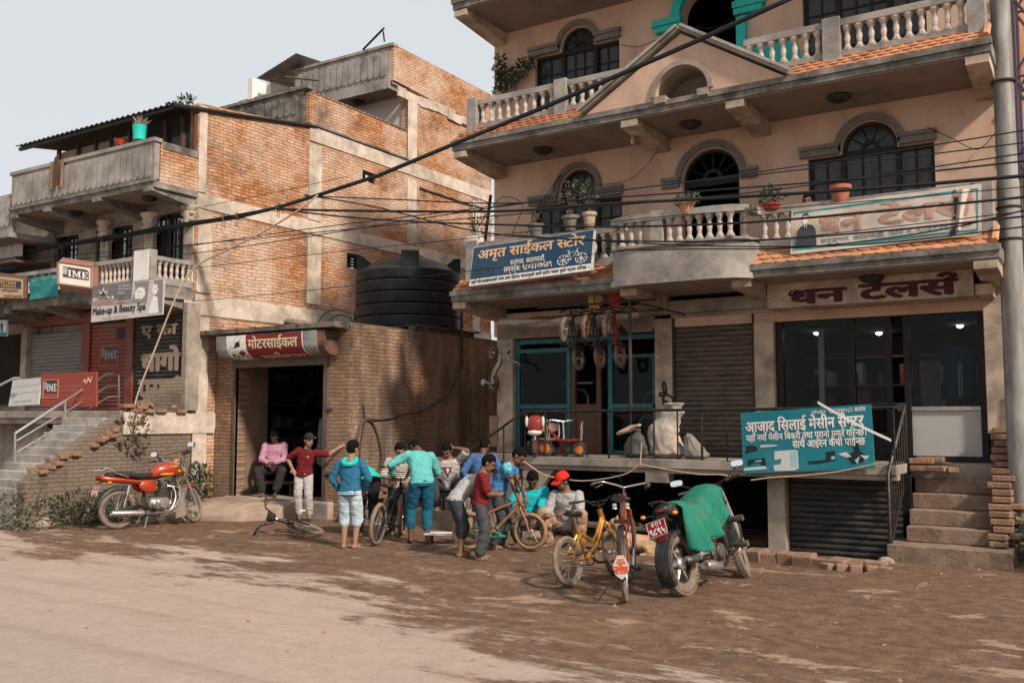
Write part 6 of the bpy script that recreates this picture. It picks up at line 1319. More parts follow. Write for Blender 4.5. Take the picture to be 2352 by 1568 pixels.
    if flap:
        for sx, T2, cc in ((-1, None, Vector((-Rr-0.045, 0, Rr*1.22))), (-1, TF, fc+Vector((-Rr-0.03, 0, -0.05)))):
            pts = [(-0.03, 0.06), (-0.07, -0.02), (-0.07, -0.06), (-0.05, -0.11), (0, -0.15), (0.05, -0.11), (0.07, -0.06), (0.07, -0.02), (0.03, 0.06)]
            q = MB().prism(pts, cc, (0, -1, 0), (0.1, 0, 1), (0.006, 0, 0)); q = q if T2 is None else q.move(T2)
            fo = q.build('mud_flap', solid((0.30, 0.045, 0.02)) if T2 is not None else solid((0.45, 0.36, 0.29)), Rt, smooth=0)
            if T2 is None:
                B = Board(fo, lambda u, v, off=0, cc=cc: cc+Vector((0.1*(-0.15+0.21*v)-off, 0.07-0.14*u, -0.15+0.21*v)))
                B.text('उमेश', (0.03, 0.97, 0.30, 0.66), solid((0.55, 0.07, 0.02)), 0.06); B.line([[(0.2, 0.27), (0.8, 0.27)], [(0.2, 0.68), (0.8, 0.68)], [(0.25, 0.75), (0.75, 0.75)], [(0.28, 0.83), (0.72, 0.83)]], 0.004, solid((0.40, 0.06, 0.03)))
        q = MB().box(-0.075, -0.05, -0.035, 0.035, Rr+0.28, Rr+0.31); q.lathe([(0.022, 0), (0.022, 0.01)], (-0.20, 0, Rr+0.24), (-1, 0, 0.6), 10); q.build('reflector', solid((0.45, 0.45, 0.42)), Rt)
        q = MB(); q.tube([(0.30, 0.055, 0.02+0.60), (0.16, 0.06, 0.44)], 0.008, 5); q.box(-0.10, -0.02, -0.06, 0.06, Rr*2-0.01+0.05, Rr*2+0.07); q.build('lock_and_lamp', 'black_metal', Rt)
    if stand:
        q = MB(); q.tube([(0.05, 0.06, Rr*0.75), (0.0, 0.26 if style == 'roadster' else 0.20, 0.012-lean*0.1), (-0.02, 0.30 if style == 'roadster' else 0.23, 0.012-lean*0.1)], 0.008, 6); q.build('kick_stand', 'black_metal', Rt)
    if trainers:
        for y in (-1, 1):
            q = MB(); q.tube([rc+Vector((0, 0.06*y, 0)), rc+Vector((0, 0.20*y, -Rr*0.15)), (0, 0.22*y, 0.08)], 0.010, 6); o = q.build('stabiliser_bar', 'chrome', Rt)
            w_ = MB().torus((0, 0.245*y, 0.06), 0.045, 0.017, (0, 1, 0), 20, 7); w_.lathe([(0.0, -0.012), (0.035, -0.012), (0.035, 0.012), (0, 0.012)], (0, 0.245*y, 0.06), (0, 1, 0), 14); w_.build('stabiliser_wheel', solid((0.33, 0.22, 0.15)), o)
    if basket:
        m1, m2 = basket; q = MB(); a = Vector((wb+0.06, 0, hz+0.12)); rings = []
        for zz_, ww, ll in ((0.0, 0.085, 0.06), (0.02, 0.09, 0.065), (0.15, 0.12, 0.085)): rings.append([a+Vector((ll*math.copysign(abs(math.cos(t_))**0.5, math.cos(t_)), ww*math.copysign(abs(math.sin(t_))**0.5, math.sin(t_)), zz_)) for t_ in [2*PI*j/16 for j in range(16)]])
        q.loft(rings); bo = q.move(TF).build('front_basket', m1, Rt, smooth=50); q = MB().torus(a+Vector((0, 0, 0.155)), 0.105, 0.014, (0, 0, 1), 24, 6); q.move(TF).build('basket_rim', m2, bo)
    return put(Rt, loc, rz, lean, pitch)

def mirror_part(parent, base, top, size, face, m_shell='black_plastic'):
    base, top = Vector(base), Vector(top); b = MB(); b.tube([base, base.lerp(top, 0.5)+Vector((0.02, 0, 0)), top], 0.007, 6); o = b.build('mirror_stalk', 'black_metal', parent, smooth=60)
    n = Vector(face).normalized(); u = Vector((0, 0, 1)).cross(n).normalized(); v = n.cross(u); M3 = Matrix((u, v, n)).transposed(); c = Vector(top)+v*size[1]*0.6
    pts = [(size[0]*math.copysign(abs(math.cos(a))**0.6, math.cos(a)), size[1]*math.copysign(abs(math.sin(a))**0.6, math.sin(a))) for a in [2*PI*i/20 for i in range(20)]]
    MB().prism(pts, c-n*0.03, u, v, n*0.03).build('mirror_shell', m_shell, o, smooth=40)
    MB().prism([(a*0.92, b_*0.92) for a, b_ in pts], c+n*0.0005, u, v, n*0.003).build('mirror_glass', 'mirror', o, smooth=0)
def oval(c, ry, rz, n=16, tw=0.75, sh=0.0): return [Vector((c[0]+sh*math.sin(2*PI*i/n), c[1]+ry*math.copysign(abs(math.cos(2*PI*i/n))**tw, math.cos(2*PI*i/n)), c[2]+rz*math.copysign(abs(math.sin(2*PI*i/n))**tw, math.sin(2*PI*i/n)))) for i in range(n)]
def plate(parent, c, w, h, n, rows, tilt=0.0):
    n = Vector(n).normalized(); u = Vector((0, 0, 1)).cross(n).normalized(); u = Matrix.Rotation(tilt, 3, n) @ u; v = n.cross(u); c = Vector(c)
    o = MB().prism([(-w/2, -h/2), (w/2, -h/2), (w/2, h/2), (-w/2, h/2)], c, u, v, n*0.006).build('number_plate', solid((0.30, 0.012, 0.02)), parent, smooth=0)
    B = Board(o, lambda a, b, off=0: c+u*(w*(a-0.5))+v*(h*(b-0.5))+n*(0.006+off)); wh = M['ink_white']
    B.line([[(0.03, 0.04), (0.97, 0.04), (0.97, 0.96), (0.03, 0.96), (0.03, 0.04)]], 0.002, wh); B.text(rows[0], (0.25, 0.78, 0.60, 0.90), wh, 0.03, off=0.002); B.text(rows[1], (0.08, 0.92, 0.10, 0.54), wh, 0.05, off=0.002)
def engine(parent, x, z, dark=False, s=1.0):
    e = MB(); m = 'alu'
    e.loft([oval((x-0.16*s, 0, z), 0.06, 0.05), oval((x-0.13*s, 0, z), 0.10, 0.09), oval((x+0.02*s, 0, z-0.01), 0.125, 0.11), oval((x+0.15*s, 0, z-0.01), 0.11, 0.10), oval((x+0.20*s, 0, z), 0.06, 0.05)])
    for y in (-1, 1):
        e.lathe([(0.0, 0.0), (0.082, 0.0), (0.088, 0.012), (0.075, 0.03), (0, 0.034)], (x+0.07, 0.12*y, z), (0, y, 0), 20); e.lathe([(0.0, 0.0), (0.05, 0.0), (0.052, 0.01), (0.04, 0.022), (0, 0.026)], (x-0.08, 0.115*y, z), (0, y, 0), 16)
        for a in range(6): e.ball((x+0.07+0.075*math.cos(a), 0.148*y, z+0.075*math.sin(a)), 0.008, 6, 4)
    o = e.build('engine_case', m if not dark else mat('dark_case', (0.06, 0.058, 0.055), 0.45, 0.4, var=0.3, scale=10, dirt=(0.2, 0.14, 0.1), dirt_amt=0.3, dirt_scale=12), parent, smooth=45)
    c = MB(); d = Vector((0.22, 0, 1)).normalized(); p = Vector((x+0.06, 0, z+0.09))
    for k in range(11):
        q = p+d*(0.022*k); w_ = 0.085 if k < 8 else 0.07; c.loft([oval((q.x, 0, q.z-0.004), w_, w_*1.0, 14, 0.6)] and [[q+Vector((w_*math.copysign(abs(math.cos(t))**0.6, math.cos(t)), w_*math.copysign(abs(math.sin(t))**0.6, math.sin(t)), dz)) for t in [2*PI*i/14 for i in range(14)]] for dz in (-0.004, 0.004)])
    c.tube([p, p+d*0.24], 0.062, 12); c.build('engine_cylinder', mat('cyl_fin', (0.10, 0.09, 0.082), 0.6, 0.4, var=0.3, scale=10, dirt=(0.22, 0.16, 0.12), dirt_amt=0.3), o, smooth=30)
    return p+d*0.18
def motorcycle(label, loc, rz, lean, kind, steer):
    red = kind == 'red'; T = thing('motorcycle', label, 'motorcycle', (0, 0, 0), None, local=True); wb = 1.26 if red else 1.38; Rr = 0.300 if red else 0.315; tr = 0.042 if red else 0.062
    rc, fc = Vector((0, 0, Rr)), Vector((wb, 0, Rr)); hd = Vector((wb-0.33, 0, 0.86 if red else 0.90)); ax = (hd-(fc+Vector((0.0, 0, 0)))); ax = Vector((-0.42, 0, 1)).normalized()
    TF = head_turn(hd, ax, steer); body = 'paint_red' if red else 'black_plastic'
    wheel(T, rc, Rr, tr, 'rubber_dusty', 'chrome' if red else 'black_metal', 30, not red, None, not red, 'rear_wheel'); wheel(T, fc, Rr, tr*0.88, 'rubber_dusty', 'chrome' if red else 'black_metal', 30, not red, TF, not red, 'front_wheel', not red)
    b = MB()
    for y in (-1, 1): b.tube([rc+Vector((-0.02, 0.10*y, 0)), (0.38, 0.10*y, 0.36)], 0.022, 8)
    b.tube([(0.40, 0, 0.36), (0.42, 0, 0.72), (0.85, 0, 0.80), hd], 0.024, 8); b.tube([hd, (0.86, 0, 0.40), (0.55, 0, 0.22)], 0.020, 8); b.tube([(0.42, 0, 0.72), (-0.08, 0, 0.78)], 0.02, 8); b.build('frame', 'black_metal', T)
    if red:
        for y in (-1, 1):
            s = MB(); a, c = Vector((0.04, 0.115*y, 0.33)), Vector((0.13, 0.115*y, 0.66)); s.tube([a, c], 0.014, 8); s.tube([a.lerp(c, 0.62), c], 0.028, 10)
            for k in range(9): s.torus(a.lerp(c, 0.1+0.055*k), 0.025, 0.006, c-a, 14, 5)
            s.build('rear_shock', 'chrome', T)
    # tank
    t = MB(); zt = 0.86 if red else 0.92
    if red: t.loft([oval((0.50, 0, 0.80), 0.05, 0.03), oval((0.52, 0, 0.82), 0.09, 0.07), oval((0.62, 0, 0.86), 0.125, 0.10), oval((0.75, 0, 0.875), 0.14, 0.115), oval((0.86, 0, 0.87), 0.135, 0.105), oval((0.93, 0, 0.865), 0.10, 0.08), oval((0.95, 0, 0.86), 0.05, 0.04)])
    else: t.loft([oval((0.52, 0, 0.82), 0.05, 0.03), oval((0.56, 0, 0.86), 0.10, 0.08), oval((0.70, 0, 0.90), 0.15, 0.12), oval((0.86, 0, 0.93), 0.17, 0.13), oval((0.98, 0, 0.92), 0.15, 0.10), oval((1.04, 0, 0.91), 0.06, 0.05)])
    to = t.build('fuel_tank', body, T, smooth=60)
    s = MB()
    if red: s.loft([oval((-0.20, 0, 0.83), 0.05, 0.02), oval((-0.16, 0, 0.83), 0.10, 0.04), oval((0.02, 0, 0.835), 0.125, 0.05), oval((0.18, 0, 0.815), 0.13, 0.05), oval((0.34, 0, 0.785), 0.125, 0.055), oval((0.48, 0, 0.79), 0.10, 0.05), oval((0.56, 0, 0.81), 0.06, 0.03)])
    else: s.loft([oval((-0.12, 0, 0.90), 0.05, 0.02), oval((-0.08, 0, 0.90), 0.09, 0.04), oval((0.12, 0, 0.88), 0.13, 0.05), oval((0.22, 0, 0.83), 0.13, 0.05), oval((0.42, 0, 0.82), 0.12, 0.05), oval((0.56, 0, 0.84), 0.08, 0.04)])
    s.build('seat', 'seat_vinyl', T, smooth=60)
    c = MB()
    if red:
        c.loft([oval((-0.30, 0, 0.79), 0.05, 0.035), oval((-0.22, 0, 0.775), 0.10, 0.05), oval((0.0, 0, 0.745), 0.135, 0.045), oval((0.25, 0, 0.705), 0.14, 0.04), oval((0.50, 0, 0.70), 0.12, 0.04), oval((0.56, 0, 0.71), 0.08, 0.02)]); c.build('tail_cowl', 'paint_red', T, smooth=60)
        for y in (-1, 1):
            q = MB(); q.ball((0.42, 0.125*y, 0.63), (0.15, 0.035, 0.095), 16, 10, Matrix.Rotation(R(14), 3, 'Y')); q.build('side_panel', 'paint_red', T, smooth=60)
            q = MB(); q.tube([(-0.20, 0.128*y*0.8, 0.775), (0.0, 0.137*y, 0.755), (0.25, 0.143*y, 0.715), (0.45, 0.15*y, 0.68)], [0.004, 0.012, 0.012, 0.006], 6, sq=0.35); q.ball((0.72, 0.142*y, 0.81), (0.12, 0.004, 0.018), 12, 6); q.ball((0.84, 0.135*y, 0.925), (0.08, 0.004, 0.014), 12, 6); q.build('orange_stripe', 'amber', T, smooth=60)
        q = MB()
        for y in (-1, 1): q.tube([(0.10, 0.135*y, 0.79), (-0.10, 0.14*y, 0.86), (-0.17, 0.13*y, 0.92), (-0.22, 0.12*y, 0.945), (-0.29, 0.10*y, 0.91)], 0.009, 7)
        q.tube([(-0.29, -0.10, 0.91), (-0.29, 0.10, 0.91)], 0.009, 7); q.tube([(-0.29, -0.10, 0.905), (-0.42, -0.09, 0.91), (-0.42, 0.09, 0.91), (-0.29, 0.10, 0.905)], 0.007, 6); q.build('grab_rail', 'chrome', T)
        MB().ball((-0.305, 0, 0.785), (0.04, 0.075, 0.04), 12, 8).build('tail_light', solid((0.12, 0.01, 0.01), 0.2), T)
    else:
        c.loft([oval((-0.20, 0, 0.90), 0.03, 0.03), oval((-0.14, 0, 0.88), 0.08, 0.05), oval((0.05, 0, 0.83), 0.13, 0.06), oval((0.25, 0, 0.77), 0.135, 0.06), oval((0.50, 0, 0.76), 0.12, 0.06)]); c.build('tail_cowl', 'black_plastic', T, smooth=60)
        for y in (-1, 1): MB().ball((0.80, 0.165*y, 0.80), (0.16, 0.03, 0.09), 14, 8, Matrix.Rotation(R(-20), 3, 'Y')).build('tank_shroud', 'black_plastic', T, smooth=60)
        q = MB(); q.tube([(-0.16, 0.09, 0.93), (-0.24, 0.07, 0.96), (-0.24, -0.07, 0.96), (-0.16, -0.09, 0.93)], 0.014, 7); q.build('grab_rail', 'black_metal', T)
        MB().ball((-0.19, 0, 0.87), (0.025, 0.05, 0.022), 10, 6).build('tail_light', solid((0.2, 0.015, 0.015), 0.2), T)
    # mudguards
    def guard(cc, rg, a0, a1, w, Tm, m, nm, par=T):
        vs = []; nn = 20
        for i in range(nn+1):
            a = a0+(a1-a0)*i/nn; d = Vector((math.cos(a), 0, math.sin(a)))
            for y, q in ((-w, -0.045), (-w*0.85, -0.008), (0, 0.004), (w*0.85, -0.008), (w, -0.045)): vs.append(cc+d*(rg+q)+Vector((0, y, 0)))
        fs = [(i*5+j, (i+1)*5+j, (i+1)*5+j+1, i*5+j+1) for i in range(nn) for j in range(4)]; q = MB().add(vs, fs); n0 = len(q.v); q.add([tuple(Vector(p)*1.0+Vector((0, 0, -0.004))) for p in q.v[:n0]], [tuple(reversed(f)) for f in fs])
        if Tm is not None: q.move(Tm)
        return q.build(nm, m, par, smooth=60)
    if red:
        guard(rc, Rr+0.06, R(70), R(172), 0.075, None, 'black_plastic', 'rear_mudguard'); guard(fc, Rr+0.045, R(25), R(200), 0.065, TF, 'alu', 'front_mudguard'); guard(fc, Rr+0.05, R(60), R(125), 0.067, TF, 'paint_red', 'front_mudguard_nose')
        q = MB().prism([(-0.05, 0), (0.05, 0), (0.06, -0.16), (-0.06, -0.16)], (-0.40, 0, 0.42), (0, -1, 0), (0.35, 0, 1), (0.006, 0, 0)); q.build('mud_flap', 'black_plastic', T, smooth=0); MB().box(-0.462, -0.456, -0.05, 0.05, 0.30, 0.35).move(Matrix.Translation((0.0, 0, 0))).build('flap_badge', 'galv', T, smooth=0)
        MB().prism([(-0.085, -0.01), (0.085, -0.01), (0.085, 0.22), (-0.085, 0.22)], fc+Vector((-Rr-0.09, 0, -0.19)), (0, -1, 0), (0.12, 0, 1), (0.008, 0, 0)).move(TF).build('front_flap', mat('flap_grey', (0.22, 0.18, 0.15), 0.8, var=0.2, dirt=(0.3, 0.22, 0.17), dirt_amt=0.3), T, smooth=0)
        plate(T, (-0.345, 0, 0.60), 0.20, 0.17, (-1, 0, 0.25), ('बा ३८ प', '४१९९'))
    else:
        guard(rc, Rr+0.03, R(80), R(215), 0.095, None, 'black_plastic', 'rear_hugger'); guard(fc, Rr+0.03, R(40), R(170), 0.075, TF, 'black_plastic', 'front_mudguard')
        q = MB(); q.prism([(-0.07, 0), (0.07, 0), (0.05, -0.22), (-0.05, -0.22)], (-0.15, 0, 0.86), (0, -1, 0), (0.25, 0, 1), (0.012, 0, 0)); q.build('plate_bracket', 'black_plastic', T, smooth=0)
        plate(T, (-0.245, 0.03, 0.70), 0.23, 0.17, (-1, 0.0, 0.18), ('बा १३ प', '९८९५'), R(9)); MB().box(-0.225, -0.21, -0.05, 0.09, 0.575, 0.605).build('rear_reflector', solid((0.3, 0.015, 0.015), 0.3), T, smooth=0)
        for y in (-1, 1): q = MB(); q.tube([(0.0, 0.085*y, 0.34), (0.36, 0.12*y, 0.37)], [0.03, 0.035], 8, sq=1.4); q.build('swing_arm', 'alu', T)
    for y in (-1, 1):      # indicators
        q = MB(); q.tube([(-0.20, 0.08*y, 0.72 if red else 0.83), (-0.21, 0.17*y, 0.72 if red else 0.83)], 0.008, 6); o = q.build('indicator_arm', 'black_plastic', T); MB().ball((-0.215, 0.19*y, 0.72 if red else 0.83), (0.035, 0.03, 0.022), 10, 6).build('indicator', 'amber', o)
    p = engine(T, 0.62, 0.36, not red)
    e = MB()
    if red: e.tube(smooth_path([p+Vector((0.05, -0.02, 0)), p+Vector((0.15, -0.06, -0.04)), p+Vector((0.17, -0.10, -0.20)), Vector((0.78, -0.13, 0.24)), Vector((0.55, -0.14, 0.21)), Vector((0.32, -0.15, 0.22))]), 0.017, 8); eo = e.build('exhaust_pipe', 'chrome', T, smooth=60); e = MB(); e.lathe([(0.02, 0), (0.045, 0.02), (0.045, 0.50), (0.03, 0.52), (0.025, 0.5), (0.0, 0.48)], (0.35, -0.155, 0.225), (-1, 0, 0.055), 16); e.build('muffler', 'alu', eo, smooth=50)
    else: e.tube(smooth_path([p+Vector((0.05, 0, 0)), p+Vector((0.14, -0.06, -0.08)), Vector((0.86, -0.10, 0.25)), Vector((0.6, -0.12, 0.20))]), 0.02, 8); eo = e.build('exhaust_pipe', 'black_metal', T, smooth=60); e = MB(); e.lathe([(0.02, 0), (0.07, 0.06), (0.075, 0.30), (0.05, 0.34), (0.0, 0.33)], (0.62, -0.13, 0.21), (-1, 0, 0.12), 14, sy=0.8); e.build('muffler', 'alu', eo, smooth=50)
    for y in (-1, 1):
        f = MB(); a = fc+Vector((0.0, 0.085*y, 0)); c = hd+Vector((0.03, 0.085*y, 0.10)); f.tube([a, a.lerp(c, 0.5)], 0.026 if red else 0.034, 9); f.tube([a.lerp(c, 0.5), c], 0.018 if red else 0.03, 9); f.move(TF).build('fork_leg', 'alu' if red else 'galv', T)
    f = MB(); hb = hd+Vector((0.02, 0, 0.12)); f.obox(hb-Vector((0.0, 0, 0.03)), (0.07, 0.21, 0.03)); f.obox(hd+Vector((0.06, 0, -0.05)), (0.07, 0.21, 0.03))
    hw = 0.34
    for y in (-1, 1): f.tube([hb+Vector((0, 0.04*y, 0.01)), hb+Vector((-0.01, 0.12*y, 0.05)), hb+Vector((-0.03, 0.18*y, 0.10 if red else 0.06)), hb+Vector((-0.12, hw*y, 0.10 if red else 0.055))], 0.012, 8)
    ho = f.move(TF).build('handlebar', 'black_metal' if not red else 'chrome', T, smooth=60)
    f = MB(); zz_ = 0.10 if red else 0.055
    for y in (-1, 1): f.tube([hb+Vector((-0.075, 0.255*y, zz_)), hb+Vector((-0.125, (hw+0.02)*y, zz_))], 0.018, 9); f.obox(hb+Vector((-0.05, 0.215*y, zz_+0.005)), (0.05, 0.05, 0.045)); f.tube([hb+Vector((-0.01, 0.20*y, zz_)), hb+Vector((-0.05, 0.33*y, zz_-0.01))], 0.006, 5)
    f.move(TF).build('grip', 'black_plastic', ho)
    f = MB()
    for y in (-1, 1): f.tube(smooth_path([hb+Vector((-0.03, 0.2*y, zz_)), hb+Vector((0.13, 0.12*y, zz_+0.02)), hb+Vector((0.13, 0.05*y, -0.1)), hd+Vector((-0.02, 0.03*y, -0.08))]), 0.005, 5)
    f.move(TF).build('control_cable', 'cable_black', ho)
    f = MB(); lc = hd+Vector((0.15, 0, -0.02)); f.lathe([(0.03, -0.08), (0.075, -0.05), (0.09, 0.0), (0.085, 0.02)], lc, (1, 0, -0.1), 18); f.ball(hb+Vector((0.08, 0, 0.02)), (0.05, 0.09, 0.05), 12, 8); lo = f.move(TF).build('headlight', 'black_plastic' if not red else 'amber', T); MB().lathe([(0.08, 0.0), (0.05, 0.025), (0, 0.032)], lc+Vector((0.02, 0, 0)), (1, 0, -0.1), 18).move(TF).build('headlight_lens', 'galv', lo)
    for y in (-1, 1):
        base = TF @ (hb+Vector((-0.03, 0.20*y, zz_+0.02)))
        top = TF @ (hb+(Vector((-0.02, 0.33*y, 0.20)) if red else Vector((-0.02, 0.36*y, 0.17)))); mirror_part(ho, base, top, (0.062, 0.040) if red else (0.075, 0.036), (-1, -0.45 if not red else -0.55, 0.18))
    # stands, pegs, guards
    q = MB()
    if red:
        for y in (-1, 1): q.tube([(0.45, 0.09*y, 0.25), (0.36, 0.16*y, 0.008), (0.33, 0.17*y, 0.008)], 0.013, 6)
    else: q.tube([(0.50, 0.12, 0.25), (0.42, 0.30, 0.02), (0.38, 0.31, 0.02)], 0.013, 6)
    q.build('stand', 'alu' if red else 'black_metal', T)
    q = MB()
    for y in (-1, 1): q.tube([(0.50, 0.10*y, 0.27), (0.50, 0.24*y, 0.28)], 0.014, 7); q.tube([(0.28, 0.12*y, 0.34), (0.26, 0.22*y, 0.36)], 0.012, 7); q.tube([(0.45, 0.13*y, 0.30), (0.28, 0.125*y, 0.34), (0.2, 0.12*y, 0.40)], 0.010, 6)
    q.build('footpeg', 'black_metal', T)
    q = MB()
    if red:
        for y in (-1, 1): q.tube(smooth_path([(0.86, 0.03*y, 0.62), (0.93, 0.16*y, 0.56), (0.90, 0.21*y, 0.42), (0.84, 0.18*y, 0.28), (0.78, 0.08*y, 0.24)]), 0.012, 7); q.tube([(0.885, 0.0, 0.66), (0.80, 0.10*y, 0.30)], 0.011, 7)
        q.build('crash_guard', 'chrome', T)
    else:
        for y in (-1, 1): q.tube(smooth_path([(0.90, 0.06*y, 0.70), (0.95, 0.24*y, 0.66), (0.96, 0.27*y, 0.52), (0.94, 0.24*y, 0.38), (0.85, 0.10*y, 0.28)]), 0.014, 7)
        qo = q.build('crash_guard', 'black_metal', T); q = MB()
        for y in (-1, 1):
            for z in (0.665, 0.39): q.tube([(0.95, 0.17*y, z), (0.955, 0.33*y, z-0.0)], 0.035, 9)
        q.build('guard_pad', 'rubber', qo)
        q = MB(); q.box(0.84, 0.92, -0.12, 0.12, 0.36, 0.62); q.build('radiator', 'black_metal', T, smooth=0)
        q = MB()
        for k in range(7): q.tube([(0.50+0.04*k, -0.13, 0.50), (0.55+0.045*k, -0.12, 0.68)], 0.008, 5); q.tube([(0.50+0.04*k, 0.13, 0.50), (0.55+0.045*k, 0.12, 0.68)], 0.008, 5)
        q.tube([(0.3, -0.14, 0.42), (0.34, -0.13, 0.78)], 0.012, 6); q.tube([(0.3, 0.14, 0.42), (0.34, 0.13, 0.78)], 0.012, 6); q.build('engine_trim', 'alu', T)
    return put(T, loc, rz, lean)
def head(a, b): return math.atan2(b[1]-a[1], b[0]-a[0])
RM = motorcycle('red and orange commuter motorcycle parked before the left house', (-12.97, 9.13, gh(-13, 9.1)), R(79), R(-2), 'red', R(36))
BM_ = motorcycle('black motorcycle with fat tyres half covered by a green cloth', (-3.56, 8.74, gh(-3.5, 8.7)), R(83), R(-12), 'black', R(22))
tag(MB().tube([(0, 0, 0), (0.42, 0, 0)], 0.014, 7).build('stick', 'twig'), 'wooden stick laid across the red motorcycle handlebars', 'stick').matrix_world = Matrix.Translation((-13.0, 9.95, 1.10)) @ Matrix.Rotation(R(28), 4, 'Z') @ Matrix.Rotation(R(-14), 4, 'Y')
BM_.scale = (0.95, 0.95, 0.95)
def green_cloth():
    """cloth thrown over the seat and tank: falls down both sides in uneven points"""
    b = MB(); nu, nv = 34, 40
    ZT = [(0.0, 0.93), (0.10, 0.945), (0.2, 0.90), (0.42, 0.88), (0.6, 1.0), (0.8, 1.08), (0.95, 1.06)]
    def ztop(x):
        for (a, za), (c, zc) in zip(ZT, ZT[1:]):
            if x <= c: return za+(zc-za)*max(0, (x-a))/(c-a)
        return ZT[-1][1]
    def fn(u, v):
        x = -0.02+0.96*u; s = (v-0.5)*2; side = 1 if s > 0 else -1
        hw = 0.15+0.05*math.sin(PI*u)
        drop = (0.46-0.18*abs(u-0.2)-0.34*math.exp(-((u-0.56)/0.06)**2)+0.10*math.sin(u*13)) if side < 0 else 0.30+0.1*math.sin(u*9)
        t = abs(s); L = hw+drop; d = t*L
        fold = 0.085*math.sin(u*19+side)*max(0, d-hw)/0.4+0.03*math.sin(u*43+2*v)*max(0, d-hw)/0.4+0.012*noise.noise(Vector((u*9, v*7, 1)))
        if d < hw: return (x, side*d, ztop(x)+0.01-0.05*(d/hw)**3)
        k = d-hw; return (x+0.03*k*math.sin(u*6), side*(hw+0.02+0.10*k+fold), ztop(x)-0.04-k*0.985+fold*0.3)
    b.sheet(nu, nv, fn); o = b.build('green_cloth', mat('felt_green', (0.020, 0.155, 0.105), 0.95, var=0.16, scale=5, dirt=(0.28, 0.19, 0.12), dirt_amt=0.02, dirt_scale=3, bump=0.3, bscale=45, spec=0.1), smooth=180)
    o.modifiers.new('thick', 'SOLIDIFY').thickness = 0.006
    tag(o, 'faded green cloth draped over seat and tank of the black motorcycle', 'cloth'); put(o, BM_.location, R(83), R(-12)); o.scale = (0.95, 0.95, 0.95); return o
green_cloth()
bicycle('gold child bicycle with swooping frame standing between the red-capped man and the roadster', 'bicycles on the street', (-4.70, 8.52, gh(-4.7, 8.5)), head((-4.70, 8.52), (-4.62, 9.35)), 0.255, 0.86, 0.026, mat('paint_gold', (0.48, 0.21, 0.035), 0.28, 0.5, var=0.1, coat=0.4), style='swoop', bar_h=0.12, steer=R(12), lean=R(-8), knob=False, spokes=28, chain='black_plastic')
bicycle('tall black and orange roadster bicycle with painted mud flap seen from behind', 'bicycles on the street', (-3.87, 8.06, gh(-3.9, 8.1)), R(113), 0.345, 1.12, 0.02, mat('roadster_orange', (0.24, 0.05, 0.018), 0.35, 0.2, var=0.15), 'rubber_dusty', 'chrome', 'roadster', steer=R(-10), lean=R(-3), guards=True, flap=True, spokes=32)
bicycle('dusty orange child bicycle being mended by the turquoise mechanic', 'bicycles on the street', (-7.02, 10.05, gh(-7, 10.05)+0.03), head((-7.02, 10.05), (-6.36, 10.38)), 0.235, 0.78, 0.027, mat('rusty_orange', (0.30, 0.105, 0.04), 0.6, 0.2, var=0.3, scale=14, dirt=(0.22, 0.13, 0.08), dirt_amt=0.3, dirt_scale=10), mat('rubber_mud', (0.27, 0.155, 0.09), 0.95, var=0.3, scale=20), 'rust_iron', 'bmx', steer=R(-20), lean=R(-6), stand=False, chain=mat('green_guard', (0.02, 0.24, 0.12), 0.5))
bicycle('black bicycle with thick tyres held upright by the man in the teal sweatshirt', 'bicycles on the street', (-8.42, 9.85, gh(-8.4, 9.85)), head((-8.42, 9.85), (-8.75, 10.75)), 0.285, 0.94, 0.032, 'black_metal', 'rubber_dusty', 'black_metal', 'bmx', steer=R(18), lean=R(6), stand=False, spokes=28)
bicycle('small black bicycle with stabiliser wheels lying on its side on the earth', 'bicycles on the street', (*gz(708, 1217), 0.06), head(gz(708, 1217), gz(772, 1239)), 0.22, 0.72, 0.024, 'black_metal', 'rubber_dusty', 'alu', 'bmx', steer=R(-12), lean=R(74), stand=False, trainers=True, knob=True)
Z = lambda x, y: zz(Z10, x, y)
hang = [((790, 350), solid((0.06, 0.055, 0.05)), None, 'grey child bicycle hung under the balcony, nearest the shop window corner', 'alu'), ((975, 330), solid((0.05, 0.045, 0.06)), (solid((0.55, 0.27, 0.08)), solid((0.03, 0.35, 0.38))), 'hanging child bicycle with an orange basket and blue rim', solid((0.5, 0.22, 0.06))), ((1150, 315), solid((0.22, 0.03, 0.03)), (solid((0.32, 0.05, 0.04)), M['ink_white']), 'hanging child bicycle with a red basket and white rim', 'alu')]
for (x, y), fm, bk, lb, rim in hang:
    X_, Z_ = gy(*Z(x, y), 12.45); pt = R(42); wbk = 0.62; Rk = 0.19
    fwd = Vector((0, -math.cos(pt), math.sin(pt))); upv = Vector((0, math.sin(pt), math.cos(pt)))
    rcw = Vector((X_, 12.45, Z_))-fwd*wbk-upv*Rk
    bicycle(lb, 'child bicycles hung under the balcony', rcw, R(-90), Rk, wbk, 0.026, fm, 'rubber_dusty', rim, 'bmx', pitch=-pt, lean=R(4), stand=False, basket=bk, knob=True, spokes=16, bar_h=0.26, steer=R(14))
b = MB(); a, c = gy(*Z(560, 205), 12.62), gy(*Z(1580, 100), 12.62); b.tube([(a[0], 12.62, 3.42), (c[0], 12.62, 3.42)], 0.018, 6); b.tube([(a[0]-0.3, 12.9, 3.3), (c[0], 12.9, 3.3)], 0.014, 6)
for k in range(5): b.tube([(a[0]+k*0.5, 12.62, 3.42), (a[0]+k*0.5, 12.62, 3.56)], 0.008, 5)
tag(b.build('hanging_rail', 'rust_iron'), 'rusty rail under the balcony carrying the hung bicycles', 'rail')
